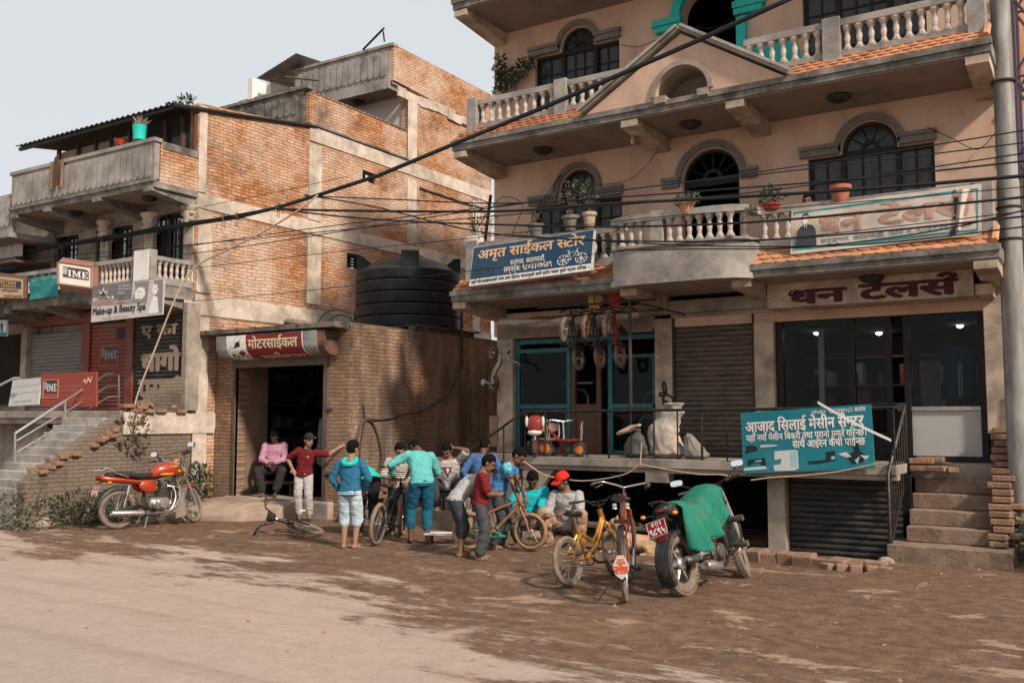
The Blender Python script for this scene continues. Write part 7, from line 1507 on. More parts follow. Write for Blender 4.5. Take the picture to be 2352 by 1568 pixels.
# ================================================================ people
SKIN = {k: mat('skin_'+k, c, 0.6, var=0.07, scale=10, spec=0.25) for k, c in dict(dark=(0.105, 0.052, 0.034), mid=(0.19, 0.098, 0.063), light=(0.27, 0.145, 0.095)).items()}
HAIR = mat('black_hair', (0.007, 0.006, 0.0055), 0.9, var=0.3, scale=40, spec=0.06)
def two_bone(a, t, l1, l2, pole):
    a, t = Vector(a), Vector(t); d = t-a; L = min(d.length, (l1+l2)*0.995); d.normalize(); t = a+d*L
    k = (l1*l1-l2*l2+L*L)/(2*L); h = math.sqrt(max(0, l1*l1-k*k)); p = Vector(pole); p = p-d*p.dot(d); p.normalize()
    return a+d*k+p*h, t
def voxel(b, size, sm=4, wr=0.0, seed=0):
    me = b.mesh('tmp', 0); o = bpy.data.objects.new('tmp', me); COL.objects.link(o)
    r = o.modifiers.new('r', 'REMESH'); r.mode = 'VOXEL'; r.voxel_size = size
    s = o.modifiers.new('s', 'SMOOTH'); s.factor = 0.5; s.iterations = sm
    dg = bpy.context.evaluated_depsgraph_get(); m2 = bpy.data.meshes.new_from_object(o.evaluated_get(dg)); bpy.data.objects.remove(o); bpy.data.meshes.remove(me)
    if wr:
        co = np.empty(len(m2.vertices)*3); m2.vertices.foreach_get('co', co); no = np.empty_like(co); m2.vertices.foreach_get('normal', no)
        co = co.reshape(-1, 3); no = no.reshape(-1, 3)
        f = np.array([noise.noise(Vector((c[0]*9+seed, c[1]*9, c[2]*16)))+0.6*noise.noise(Vector((c[0]*22, c[1]*22+seed, c[2]*30))) for c in co])
        co += no*(f*wr)[:, None]; m2.vertices.foreach_set('co', co.ravel())
    m2.polygons.foreach_set('use_smooth', [True]*len(m2.polygons)); m2.update(); return m2
def limb(b, pts, rad, n=12, sq=1.0):
    P = []; Q = []
    for i in range(len(pts)-1):
        for s in range(5): P.append(Vector(pts[i]).lerp(Vector(pts[i+1]), s/5)); Q.append(rad[i]+(rad[i+1]-rad[i])*s/5)
    P.append(Vector(pts[-1])); Q.append(rad[-1]); b.tube(P, Q, n, sq=sq); b.ball(P[0], Q[0]*0.98, n, 8); b.ball(P[-1], Q[-1]*0.98, n, 8)
def person(label, loc, rz, H, pel, lean=(0, 0), twist=0, head=(0, 0), hands=None, elbows=((-1, .4, -.3), (-1, -.4, -.3)), feet=None, toes=(0, 0), knees=((1, .15, 0), (1, -.15, 0)), skin='mid', hs=1.0, fat=1.0, shirt=None, sleeve=0.6, tail=-0.04, legs=None, leglen=1.0, loose=1.0, hair=True, cap=None, capback=False, sandals=True, curl=0.6, extra=None, legs_r=None):
    """joint-posed figure in metres for a 1.65 m body, scaled to H; local +x is where it faces. One skin surface; hair, clothes, sandals are parts"""
    k = H/1.65; T = thing('person', label, 'person', loc, 'people in the street', local=True, rz=rz); T.scale = (k, k, k); sk = SKIN[skin]
    pel = Vector(pel); sp = Matrix.Rotation(R(lean[1]), 3, 'X') @ Matrix.Rotation(R(lean[0]), 3, 'Y') @ Vector((0, 0, 1))
    Ms = Matrix.Rotation(R(lean[1]), 3, 'X') @ Matrix.Rotation(R(lean[0]), 3, 'Y') @ Matrix.Rotation(R(twist), 3, 'Z')
    lat_p, lat_s = Vector((0, 1, 0)), Ms @ Vector((0, 1, 0)); fw_s = Ms @ Vector((1, 0, 0))
    bend = lean[0]/90*0.10
    def spine(u): return pel+sp*(0.49*u)+(fw_s*-1)*(bend*math.sin(PI*u)*0.5)
    nk = spine(1.0); sh = [nk-sp*0.055+lat_s*0.165*y for y in (1, -1)]; hip = [pel+lat_p*0.085*y-Vector((0, 0, 0.01)) for y in (1, -1)]
    EL, WR, KN, AN = [], [], [], []
    for i in range(2):
        e, w_ = two_bone(sh[i], hands[i], 0.275, 0.24, elbows[i]); EL.append(e); WR.append(w_)
        q, a = two_bone(hip[i], feet[i], 0.395, 0.395, knees[i]); KN.append(q); AN.append(a)
    TOR = [(-0.14, .115, .085), (-0.06, .150, .105), (0.04, .158, .112*fat), (0.18, .145, .105*fat), (0.36, .140, .105*fat), (0.55, .152, .108), (0.74, .166, .108), (0.88, .160, .092), (0.97, .105, .072), (1.03, .058, .056)]
    def torso(b, g=0.0, u0=-9, u1=9, sx=1.0):
        rings = []
        for u, w_, d_ in TOR:
            if not u0 <= u <= u1: continue
            t = max(0, min(1, u)); la = lat_p.lerp(lat_s, t).normalized(); ax = sp if u > 0.1 else Vector((0, 0, 1)).lerp(sp, 0.4).normalized(); f = la.cross(ax).normalized(); c = spine(u)+f*0.008
            rings.append([c+la*((w_*sx+g)*math.copysign(abs(math.cos(a))**0.85, math.cos(a)))+f*((d_*sx+g)*math.copysign(abs(math.sin(a))**0.85, math.sin(a))) for a in [2*PI*j/20 for j in range(20)]])
        b.loft(rings)
    # head
    Mh = Ms @ Matrix.Rotation(R(head[1]), 3, 'Z') @ Matrix.Rotation(R(head[0]), 3, 'Y'); hu, hf, hl = Mh @ Vector((0, 0, 1)), Mh @ Vector((1, 0, 0)), Mh @ Vector((0, 1, 0))
    hc = nk+sp*0.055+hu*(0.105*hs)+hf*0.022; M3 = Matrix((hf, hl, hu)).transposed()
    def hp(f, l, u): return hc+hf*(f*hs)+hl*(l*hs)+hu*(u*hs)
    b = MB(); torso(b, sx=0.94)
    limb(b, [nk-sp*0.04, nk+sp*0.03, hc-hu*0.05*hs-hf*0.012], [0.062, 0.052, 0.05])
    b.ball(hp(-0.008, 0, 0.018), (0.092*hs, 0.074*hs, 0.100*hs), 18, 14, M3); b.ball(hp(0.022, 0, -0.045), (0.066*hs, 0.058*hs, 0.072*hs), 14, 10, M3); b.ball(hp(0.055, 0, -0.088), (0.028*hs, 0.032*hs, 0.022*hs), 10, 8, M3)
    b.tube([hp(0.082, 0, 0.015), hp(0.100, 0, -0.022), hp(0.104, 0, -0.032)], [0.009*hs, 0.014*hs, 0.016*hs], 8); b.ball(hp(0.078, 0, -0.058), (0.014*hs, 0.026*hs, 0.012*hs), 10, 6, M3); b.ball(hp(0.080, 0, 0.026), (0.014*hs, 0.05*hs, 0.012*hs), 10, 6, M3)
    for y in (-1, 1): b.ball(hp(-0.012, 0.077*y, -0.012), (0.020*hs, 0.010*hs, 0.032*hs), 10, 8, M3)
    for i, y in enumerate((1, -1)):
        limb(b, [sh[i], sh[i].lerp(EL[i], 0.4), EL[i]], [0.058, 0.050, 0.040]); limb(b, [EL[i], EL[i].lerp(WR[i], 0.3), WR[i]], [0.040, 0.041, 0.027])
        limb(b, [hip[i], hip[i].lerp(KN[i], 0.35), KN[i]], [0.088, 0.078, 0.054], 14); limb(b, [KN[i], KN[i].lerp(AN[i], 0.3), AN[i]], [0.054, 0.055, 0.034])
        td = Matrix.Rotation(R(toes[i]), 3, 'Z') @ Vector((1, 0, 0)); zf = AN[i].z-0.075; a = AN[i]
        limb(b, [a+td*-0.035-Vector((0, 0, 0.045)), a+td*0.06-Vector((0, 0, 0.045)), a+td*0.135-Vector((0, 0, 0.056))], [0.030, 0.034, 0.020], 10, 1.25); b.ball(a-Vector((0, 0, 0.02)), 0.036)
        # hand: palm, four fingers of unequal length, thumb
        hd = (WR[i]-EL[i]).normalized(); pn = hd.cross(lat_s*y); pn = (pn if pn.length > 0.2 else fw_s.cross(hd)).normalized(); sd = pn.cross(hd).normalized()*-y
        c0 = WR[i]; rings = []
        for q, w_, t_ in ((-0.01, .026, .02), (0.03, .036, .016), (0.075, .040, .014), (0.09, .036, .012)): rings.append([c0+hd*q+sd*(w_*math.cos(a_))+pn*(t_*math.sin(a_)) for a_ in [2*PI*j/12 for j in range(12)]])
        b.loft(rings)
        for j, ln in enumerate((0.070, 0.080, 0.074, 0.058)):
            r0 = c0+hd*0.080+sd*(0.029-0.0195*j); ang = 0.0; P = [r0]
            for sgm in range(3):
                ang += curl*(0.6+0.12*j); dd = hd*math.cos(ang)-pn*math.sin(ang)*1.0; P.append(P[-1]+dd*(ln*(0.45, 0.32, 0.23)[sgm]))
            b.tube(P, [0.0098, 0.0094, 0.0088, 0.0078], 7); b.ball(P[-1], 0.0078, 7, 5)
        P = [c0+hd*0.02+sd*0.028, c0+hd*0.045+sd*0.056-pn*0.012, c0+hd*0.070+sd*0.062-pn*(0.02+0.02*curl), c0+hd*0.090+sd*0.056-pn*(0.022+0.03*curl)]; b.tube(P, [0.014, 0.012, 0.0105, 0.0085], 8); b.ball(P[-1], 0.0085, 7, 5)
    me = voxel(b, 0.0085, 3); me.materials.append(sk); o = bpy.data.objects.new('body', me); COL.objects.link(o); o.parent = T
    for y in (-1, 1):
        e = MB(); e.ball(hp(0.079, 0.031*y, 0.004), (0.006*hs, 0.014*hs, 0.006*hs), 8, 6, M3); e.build('eye', HAIR, T); e = MB(); e.tube([hp(0.086, 0.016*y, 0.026), hp(0.084, 0.034*y, 0.031), hp(0.072, 0.052*y, 0.024)], 0.0045*hs, 5); e.build('eyebrow', HAIR, T)
    e = MB(); e.tube([hp(0.086, -0.022, -0.060), hp(0.0915, 0, -0.058), hp(0.086, 0.022, -0.060)], 0.004*hs, 5); e.build('mouth', solid((0.10, 0.035, 0.03)), T)
    if hair:
        h = MB(); h.ball((0, 0, 0), 1, 30, 22); fr = [q for q in h.f if all(h.v[i][2] > -0.84+1.16*max(0, min(1, (h.v[i][0]+0.15)/0.75))-0.05*abs(h.v[i][1]) for i in q)]; h.f = fr
        h.v = [tuple(hp(-0.010+x*0.101*(1+0.03*noise.noise(Vector((x*5, y*5, z*5)))), y*0.083, 0.022+z*0.109*(1+0.05*noise.noise(Vector((x*4, y*4, z*4+7)))))) for x, y, z in h.v]
        ho = h.build('hair', HAIR, T, smooth=180); ho.modifiers.new('t', 'SOLIDIFY').thickness = 0.006
    if cap:
        s = -1 if capback else 1; h = MB(); h.ball((0, 0, 0), 1, 24, 16); h.f = [q for q in h.f if all(h.v[i][2] > -0.02 for i in q)]; h.v = [tuple(hp(-0.008+x*0.107, y*0.089, 0.034+z*0.100)) for x, y, z in h.v]
        co = h.build('cap', cap, T, smooth=180); co.modifiers.new('t', 'SOLIDIFY').thickness = 0.005
        v = MB(); v.sheet(10, 5, lambda u, w_: hp(-0.008+s*(0.095*math.cos((u-0.5)*2.2)+0.085*w_*math.cos((u-0.5)*1.6)), 0.087*math.sin((u-0.5)*2.2)*(1+0.0*w_), 0.036-0.022*w_-0.02*abs(u-0.5)*w_)); vo = v.build('cap_visor', cap, co, smooth=180); vo.modifiers.new('t', 'SOLIDIFY').thickness = 0.006
        MB().ball(hp(-0.008, 0, 0.135), 0.009*hs, 8, 6).build('cap_button', cap, co)
    if shirt:
        b = MB(); torso(b, 0.017, tail-0.021, 0.98)
        for i in range(2):
            L1 = min(1, sleeve/0.5); e = sh[i].lerp(EL[i], L1); g = 0.022 if sleeve < 0.7 else 0.012
            if sleeve > 0: limb(b, [sh[i]+sp*0.0, sh[i].lerp(e, 0.5), e], [0.072, 0.060+g*0.5, 0.044+g], 14)
            else: b.ball(sh[i], 0.062)
            if sleeve > 0.5: limb(b, [e, e.lerp(WR[i], 0.5), e.lerp(WR[i], min(0.97, (sleeve-0.5)/0.5))], [0.052, 0.050, 0.040], 12)
        me = voxel(b, 0.010, 3, 0.0115, len(label)); me.materials.append(shirt); o = bpy.data.objects.new('shirt', me); COL.objects.link(o); o.parent = T
    if legs:
        b = MB(); torso(b, 0.010, -0.2, 0.12)
        for i in range(2):
            f = min(1, leglen/0.5); e = hip[i].lerp(KN[i], f); lo = 0.016*loose; limb(b, [hip[i], hip[i].lerp(e, 0.45), e], [0.096, 0.086+lo*0.4, 0.058+lo], 16)
            if leglen > 0.5: g = e.lerp(AN[i], (leglen-0.5)/0.5); limb(b, [e, e.lerp(g, 0.35), g], [0.058+lo, 0.060+lo*0.9, 0.042+lo*1.25], 14)
        me = voxel(b, 0.010, 3, 0.010, len(label)+3); me.materials.append(legs); o = bpy.data.objects.new('trousers' if leglen > 0.75 else 'shorts', me); COL.objects.link(o); o.parent = T
    if sandals:
        for i in range(2):
            td = Matrix.Rotation(R(toes[i]), 3, 'Z') @ Vector((1, 0, 0)); tl = td.cross(Vector((0, 0, 1))); c = AN[i]-Vector((0, 0, 0.088)); pts = [(-0.075, 0.0), (-0.06, 0.032), (0.0, 0.034), (0.09, 0.043), (0.15, 0.034), (0.172, 0.0), (0.15, -0.034), (0.09, -0.043), (0.0, -0.034), (-0.06, -0.032)]
            so = MB().prism(pts, c-Vector((0, 0, 0.012)), td, tl, (0, 0, 0.016)).build('sandal', solid((0.07, 0.05, 0.04)), T, smooth=0)
            q = MB(); q.tube([c+td*0.05+tl*0.042, c+td*0.06+tl*0.03+Vector((0, 0, 0.042)), c+td*0.07+Vector((0, 0, 0.056)), c+td*0.06-tl*0.03+Vector((0, 0, 0.042)), c+td*0.05-tl*0.042], 0.009, 6); q.build('sandal_strap', solid((0.20, 0.13, 0.09)), so)
    if extra: extra(T, dict(spine=spine, sp=sp, sh=sh, EL=EL, WR=WR, KN=KN, AN=AN, hp=hp, fw=fw_s, lat=lat_s, pel=pel, torso=torso))
    return T
W = lambda T_loc, rz, k, p: tuple((Matrix.Rotation(-rz, 3, 'Z') @ (Vector(p)-Vector(T_loc)))/k)      # scene point -> figure's own frame
def crowd():
    blk, jean = cloth((0.022, 0.022, 0.026)), cloth((0.045, 0.052, 0.062))
    g = lambda x, y: (x, y, gh(x, y))
    st = lambda a, b_: ((a, 0.09, 0.075), (b_, -0.09, 0.075))
    down = ((0.10, 0.24, 0.80), (0.10, -0.24, 0.80))
    # seated man in the doorway
    person('man in a pink shirt sitting in the dark doorway with clasped hands', (-13.04, 12.42, 0.29), R(-58), 1.66, (0, 0, 0.47), (8, 0), 0, (34, 6), ((0.30, 0.02, 0.60), (0.30, -0.03, 0.59)), ((-.3, 1, -.5), (-.3, -1, -.5)), ((0.40, 0.11, 0.08), (0.36, -0.12, 0.08)), (12, -12), ((1, .5, .5), (1, -.5, .5)), 'dark', fat=1.25, shirt=cloth((0.40, 0.20, 0.27)), sleeve=0.92, tail=-0.10, legs=cloth((0.03, 0.027, 0.028)), leglen=0.92, loose=1.6, curl=0.9)
    b = MB(); b.obox((-13.16, 12.60, 0.52), (0.75, 0.36, 0.05), Matrix.Rotation(R(25), 3, 'Z'))
    for dx, dy in ((-0.3, -0.1), (0.3, -0.1), (-0.3, 0.1), (0.3, 0.1)): b.obox(Vector((-13.16, 12.60, 0.395))+Matrix.Rotation(R(25), 3, 'Z') @ Vector((dx, dy, 0)), (0.05, 0.05, 0.20), None)
    tag(b.build('bench', 'brown_wood', smooth=0), 'low dark bench under the man in the pink shirt', 'bench')
    # boy with a hand on the door jamb
    rz = R(-62); k = 1.40/1.65; L = (-11.36, 11.46, gh(-11.36, 11.46)+0.04); jam = W(L, rz, k, (-11.0, 11.89, 1.20))
    def logo(T, s): B = MB(); c = s['spine'](0.72)+s['fw']*0.128+s['lat']*0.075; B.lathe([(0.0, 0.003), (0.022, 0.003), (0.022, 0.0)], c, s['fw'], 12); B.build('shirt_badge', solid((0.5, 0.2, 0.12)), T); q = MB(); q.torus(s['spine'](0.99), 0.074, 0.014, s['sp'], 20, 6); q.build('collar', blk, T); q = MB(); q.obox(s['hp'](0.055, 0.075, 0.062), (0.012, 0.04, 0.02), None); q.build('cap_tag', solid((0.7, 0.06, 0.03)), T)
    person('boy in a maroon polo and black cap with one hand against the workshop corner', L, rz, 1.40, (0, 0, 0.86), (2, -7), 0, (4, 48), (jam, (0.10, -0.20, 0.96)), ((-.2, .2, -1), (-.35, -1, .25)), ((0.02, 0.13, 0.075), (0.0, -0.07, 0.075)), (15, -20), skin='light', hs=1.12, shirt=cloth((0.115, 0.014, 0.017)), sleeve=0.42, tail=-0.12, legs=cloth((0.36, 0.335, 0.32)), leglen=0.95, loose=1.7, cap=blk, capback=True, curl=0.15, extra=logo)
    # boy in the hooded jacket
    jk = cloth((0.024, 0.115, 0.20))
    def hood(T, s):
        q = MB(); q.torus(s['spine'](0.95)-s['fw']*0.045, 0.098, 0.040, s['sp']-s['fw']*0.55, 26, 8); q.build('hood', cloth((0.03, 0.40, 0.36)), T)
        q = MB(); s['torso'](q, 0.029, -0.2, -0.05); v = [p for p in q.v]; q.build('jacket_hem', cloth((0.03, 0.17, 0.26)), T)
        for z in (0.02, -0.005): q = MB(); q.torus(s['pel']+Vector((0, 0, z-0.02)), 0.176, 0.005, (0, 0, 1), 28, 5); q.build('hem_stripe', M['ink_white'], T)
    person('boy in a blue hooded jacket and pale denim shorts seen from behind', g(-8.5, 9.42), R(112), 1.41, (0, 0, 0.86), (3, 0), 0, (8, -28), ((0.10, 0.20, 0.86), (0.12, -0.19, 0.88)), ((-.6, 1, -.2), (-.6, -1, -.2)), st(0.0, 0.0), (10, -22), skin='light', hs=1.12, shirt=jk, sleeve=0.95, tail=-0.14, legs=mat('pale_denim', (0.36, 0.43, 0.47), 0.9, var=0.3, scale=14, bump=0.2), leglen=0.60, loose=2.2, extra=hood)
    # man bent double
    person('man in a turquoise shirt and black trousers bent double behind the hooded boy', g(-9.22, 10.55), R(158), 1.60, (-0.14, 0, 0.86), (82, 0), 0, (20, 0), ((0.42, 0.20, 0.30), (0.42, -0.16, 0.32)), ((0, 1, 0), (0, -1, 0)), st(0.0, -0.1), skin='mid', shirt=cloth((0.022, 0.42, 0.33)), sleeve=0.4, tail=-0.04, legs=blk, leglen=0.97)
    # striped boy
    sm = bpy.data.materials.new('striped_knit'); sm.use_nodes = True; n = sm.node_tree.nodes; Lk = sm.node_tree.links; tc = n.new('ShaderNodeTexCoord'); wv = n.new('ShaderNodeTexWave'); wv.bands_direction = 'Z'; wv.inputs['Scale'].default_value = 8.5; wv.inputs['Distortion'].default_value = 0.5; cr = n.new('ShaderNodeValToRGB'); cr.color_ramp.elements[0].position = 0.45; cr.color_ramp.elements[1].position = 0.55; cr.color_ramp.elements[0].color = (0.10, 0.075, 0.065, 1); cr.color_ramp.elements[1].color = (0.55, 0.47, 0.43, 1); Lk.new(tc.outputs['Object'], wv.inputs['Vector']); Lk.new(wv.outputs[0], cr.inputs[0]); Lk.new(cr.outputs[0], n['Principled BSDF'].inputs['Base Color']); n['Principled BSDF'].inputs['Roughness'].default_value = 0.9
    person('boy in a brown and white striped jersey watching the black bicycle', g(-8.98, 10.98), R(-40), 1.36, (0, 0, 0.86), (6, 0), 0, (24, 8), ((0.16, 0.18, 0.98), (0.24, -0.10, 1.0)), ((-.5, 1, -.3), (-.5, -1, -.3)), st(0.0, 0.02), (10, -10), skin='light', hs=1.13, shirt=sm, sleeve=0.92, tail=-0.08, legs=blk, leglen=0.96)
    # man in the teal sweatshirt
    L = g(-8.02, 10.32); person('man in a teal sweatshirt and rolled blue trousers leaning over the black bicycle', L, R(138), 1.62, (-0.05, 0, 0.84), (34, 0), 6, (38, 14), ((0.36, 0.34, 0.90), (0.42, -0.12, 0.90)), ((-.4, .8, .2), (-.6, -.7, .1)), ((0.06, 0.13, 0.085), (-0.06, -0.08, 0.075)), (5, -15), skin='dark', shirt=cloth((0.10, 0.36, 0.34)), sleeve=0.93, tail=-0.05, legs=cloth((0.014, 0.085, 0.135)), leglen=0.80, loose=1.3, curl=1.0)
    # seated man with a hand at his ear
    def tri(T, s): c = s['spine'](0.62)+s['fw']*0.136; u, v = s['lat'], s['sp']; MB().prism([(-0.07, 0.07), (0.0, -0.11), (0.07, 0.07)], c, u, v, s['fw']*0.004).build('shirt_print', solid((0.2, 0.025, 0.03)), T, smooth=0); MB().prism([(-0.03, 0.045), (0.0, -0.045), (0.03, 0.045)], c+s['fw']*0.004, u, v, s['fw']*0.002).build('shirt_print', M['ink_white'], T, smooth=0)
    person('man in a white printed T-shirt sitting on the steps with a hand at his ear', (-8.93, 12.22, 0.26), R(-62), 1.62, (0, 0, 0.36), (14, 0), 0, (26, -14), ((0.135, 0.115, 0.99), (0.26, -0.12, 0.52)), ((.5, 1, -.6), (-.4, -1, -.3)), ((0.36, 0.13, 0.08), (0.32, -0.12, 0.08)), (12, -12), ((.8, .5, 1), (.8, -.5, 1)), 'mid', shirt=cloth((0.40, 0.37, 0.36)), sleeve=0.4, tail=-0.08, legs=jean, leglen=0.93, curl=0.5, extra=tri)
    # man in blue at the side stair
    person('man in a blue shirt seen from behind at the foot of the side stair', g(-7.98, 11.75), R(118), 1.56, (0, 0, 0.86), (12, 0), -8, (16, -18), ((0.10, 0.2, 0.86), (0.14, -0.27, 0.84)), ((-.6, 1, -.2), (-.7, -.8, 0)), st(0.05, -0.05), skin='dark', shirt=cloth((0.055, 0.115, 0.26)), sleeve=0.75, tail=-0.10, legs=jean)
    # three boys round the orange bicycle
    person('boy in a grey T-shirt and dark shorts stooping beside the maroon boy', g(-6.86, 9.66), R(52), 1.34, (-0.12, 0, 0.85), (46, 0), 0, (10, 0), ((0.42, 0.12, 0.55), (0.40, -0.12, 0.55)), ((0, 1, 0), (0, -1, 0)), st(0.02, -0.06), skin='mid', hs=1.1, shirt=cloth((0.34, 0.335, 0.33)), sleeve=0.4, tail=-0.06, legs=jean, leglen=0.66, loose=1.8)
    person('boy in a dark red T-shirt and grey jeans watching the repair', g(-6.52, 9.55), R(38), 1.28, (0, 0, 0.86), (5, 0), 0, (28, -6), ((0.27, 0.06, 1.02), (0.27, -0.04, 1.0)), ((-.6, 1, -.5), (-.6, -1, -.5)), ((0.03, 0.08, 0.075), (-0.02, -0.08, 0.075)), (8, -14), skin='mid', hs=1.14, shirt=cloth((0.15, 0.017, 0.016)), sleeve=0.42, tail=-0.16, legs=cloth((0.055, 0.06, 0.062)), leglen=0.95, loose=1.7, curl=1.1)
    def slv(T, s):
        for i in range(2): q = MB(); limb(q, [s['sh'][i], s['sh'][i].lerp(s['EL'][i], 0.32)], [0.076, 0.070]); me = voxel(q, 0.010, 3, 0.003); me.materials.append(cloth((0.12, 0.46, 0.47))); o = bpy.data.objects.new('sleeve', me); COL.objects.link(o); o.parent = T
    person('boy in a blue shirt with pale turquoise sleeves leaning over the orange bicycle', g(-6.83, 10.42), R(20), 1.42, (0, 0, 0.84), (24, 0), 0, (26, 0), ((0.42, 0.16, 0.72), (0.40, -0.18, 0.66)), ((-.4, 1, 0), (-.4, -1, 0)), st(0.03, -0.05), skin='mid', hs=1.1, shirt=cloth((0.055, 0.16, 0.33)), sleeve=0.2, tail=-0.06, legs=jean, curl=0.9, extra=slv)
    # mechanic and the man in the red cap
    def prt(T, s): c = s['spine'](0.70)+s['fw']*0.132+s['lat']*0.07; B = Board(T, lambda u, v, off=0: c+s['lat']*(0.08*(u-0.5)*1)+s['sp']*(0.07*(v-0.5))+s['fw']*(0.002+off)); B.poly([[(0.1, 0.15), (0.9, 0.15), (0.9, 0.3), (0.1, 0.3)], [(0.4, 0.5), (0.7, 0.5), (0.6, 0.95), (0.5, 0.95)]], M['ink_white'], 'shirt_print', 0.003); q = MB(); q.torus(s['WR'][0].lerp(s['EL'][0], 0.08), 0.036, 0.008, s['WR'][0]-s['EL'][0], 16, 5); q.build('wrist_watch', 'chrome', T)
    person('mechanic in a turquoise T-shirt squatting behind the orange bicycle wheel', g(-6.72, 11.1), R(-52), 1.66, (-0.04, 0, 0.30), (10, 0), 0, (32, -8), ((0.40, -0.02, 0.36), (0.34, -0.32, 0.40)), ((.1, 1, -.2), (-.2, -1, -.2)), ((0.14, 0.20, 0.08), (0.12, -0.20, 0.08)), (25, -25), ((1, .9, 1.2), (1, -.9, 1.2)), 'dark', fat=1.1, shirt=cloth((0.016, 0.33, 0.38)), sleeve=0.48, tail=-0.06, legs=cloth((0.09, 0.075, 0.065)), leglen=0.95, curl=0.9, extra=prt)
    sh_b = cloth((0.32, 0.305, 0.295))
    person('man in a red cap and grey shirt crouching and looking aside', g(-6.22, 11.2), R(-82), 1.66, (-0.06, 0, 0.28), (14, 0), 6, (12, -48), ((0.36, 0.12, 0.50), (0.40, -0.14, 0.44)), ((-.3, .6, -.8), (-.3, -.6, -.8)), ((0.18, 0.22, 0.08), (0.18, -0.20, 0.08)), (22, -22), ((1, .7, 1.2), (1, -.7, 1.2)), 'mid', shirt=sh_b, sleeve=0.52, tail=-0.06, legs=mat('batik_cloth', (0.26, 0.165, 0.11), 0.9, var=0.7, scale=18, bump=0.2), leglen=0.97, loose=1.8, cap=cloth((0.50, 0.028, 0.018)), curl=0.5)
    # child looking over the balcony rail
    person('small child peeping over the balcony rail beside the cream banner', (-3.40, 12.90, 3.75), R(-70), 0.97, (0, 0, 0.86), (4, 0), 0, (6, -8), down, feet=st(0, 0), skin='mid', hs=1.3, shirt=cloth((0.2, 0.1, 0.07)), legs=jean, sandals=False)
crowd()
# ================================================================ railings, stock on the veranda, plants and small things
def veranda_rail():
    T = thing('veranda_railing', 'black iron railing along the front edge of the shop veranda', 'railing', (-5, 12.4, 1.12)); b = MB(); y = 12.42
    b.tube([(-7.66, y, 1.80), (-2.28, y, 1.83), (-2.28, 13.1, 1.86)], 0.022, 7); b.build('top_rail', 'black_metal', T)
    for i in range(16):
        x = -7.64+i*0.357
        MB().tube([(x, y, 1.12), (x, y, 1.80)], 0.012 if i % 4 else 0.018, 6).build('rail_bar', 'black_metal', T)
    T2 = thing('stair_railing', 'black iron railing sloping down beside the right front steps', 'railing', (-2.28, 12.5, 0.2))
    a, c = Vector((-2.27, 13.1, 1.86)), Vector((-2.33, 12.2, 1.02)); b = MB(); b.tube([a, c, (-2.33, 12.2, 0.19)], 0.024, 7); b.tube([(-2.27, 13.1, 1.0), (-2.32, 12.26, 0.2)], 0.014, 6); b.build('hand_rail', 'black_metal', T2)
    for i in range(1, 8): p = a.lerp(c, i/8); q = Vector((-2.27, 13.1, 1.0)).lerp(Vector((-2.32, 12.26, 0.2)), i/8); MB().tube([p, q], 0.012, 6).build('rail_bar', 'black_metal', T2)
    MB().tube([(-2.27, 13.1, 0.95), (-2.27, 13.1, 1.88)], 0.022, 7).build('post', 'black_metal', T2)
    T3 = thing('side_stair_railing', 'black iron railing descending left from the veranda corner', 'railing', (-8.2, 12.35, 0.2))
    a, c = Vector((-7.66, 12.42, 1.80)), p3(1019, 1077, 12.12); b = MB(); b.tube([a, c, Vector((c.x, c.y, 0.05))], 0.022, 7); b.build('hand_rail', 'black_metal', T3)
    for i in range(1, 5): p = a.lerp(c, i/5+0.05); MB().tube([p, (p.x, p.y, max(0.1, p.z-0.85))], 0.013, 6).build('rail_bar', 'black_metal', T3)
    s = MB()
    for i in range(5): x1 = -7.74-i*0.25; s.box(x1-0.25, x1-0.003, 12.42, 13.28, -0.1, 0.93-i*0.19)
    tag(s.build('side_stair', 'grey_plaster', smooth=0, bevel=0.015), 'narrow concrete stair between the workshop and the veranda', 'stair')
    s = MB(); s.box(-9.6, -8.62, 12.0, 12.45, -0.1, 0.26); s.box(-9.2, -8.75, 12.25, 12.7, 0.26, 0.42); tag(s.build('stone_block', 'stone', smooth=0, bevel=0.03), 'worn stone block the man in the white T-shirt sits on', 'stone')
    L = thing('steel_handrail', 'shiny steel handrail with three rails beside the left house stair', 'railing', (-15.6, 9.3, 0.8)); xx = -15.58
    q = lambda x, y: Vector((xx, *gx(*zz(Z2, x, y), xx)))
    for r, P in ((0.024, ((118, 1452), (835, 987), (935, 990))), (0.014, ((130, 1510), (845, 1082), (930, 1079))), (0.014, ((130, 1600), (850, 1164), (928, 1163)))): MB().tube([q(*p) for p in P], r, 8).build('rail', 'chrome', L)
    for x, y0, y1 in ((118, 1452, 1760), (513, 1198, 1470), (930, 990, 1242)): MB().tube([q(x, y0), q(x+2, y1)], 0.02, 8).build('post', 'chrome', L)
    L = thing('steel_handrail', 'short steel handrail crossing the far left edge by the neighbour shop', 'railing', (-19, 10, 1.9)); b = MB(); b.tube([p3(-40, 905, 10.0), p3(33, 868, 10.0), p3(48, 868, 10.0)], 0.024, 7); b.build('rail', 'chrome', L)
veranda_rail()
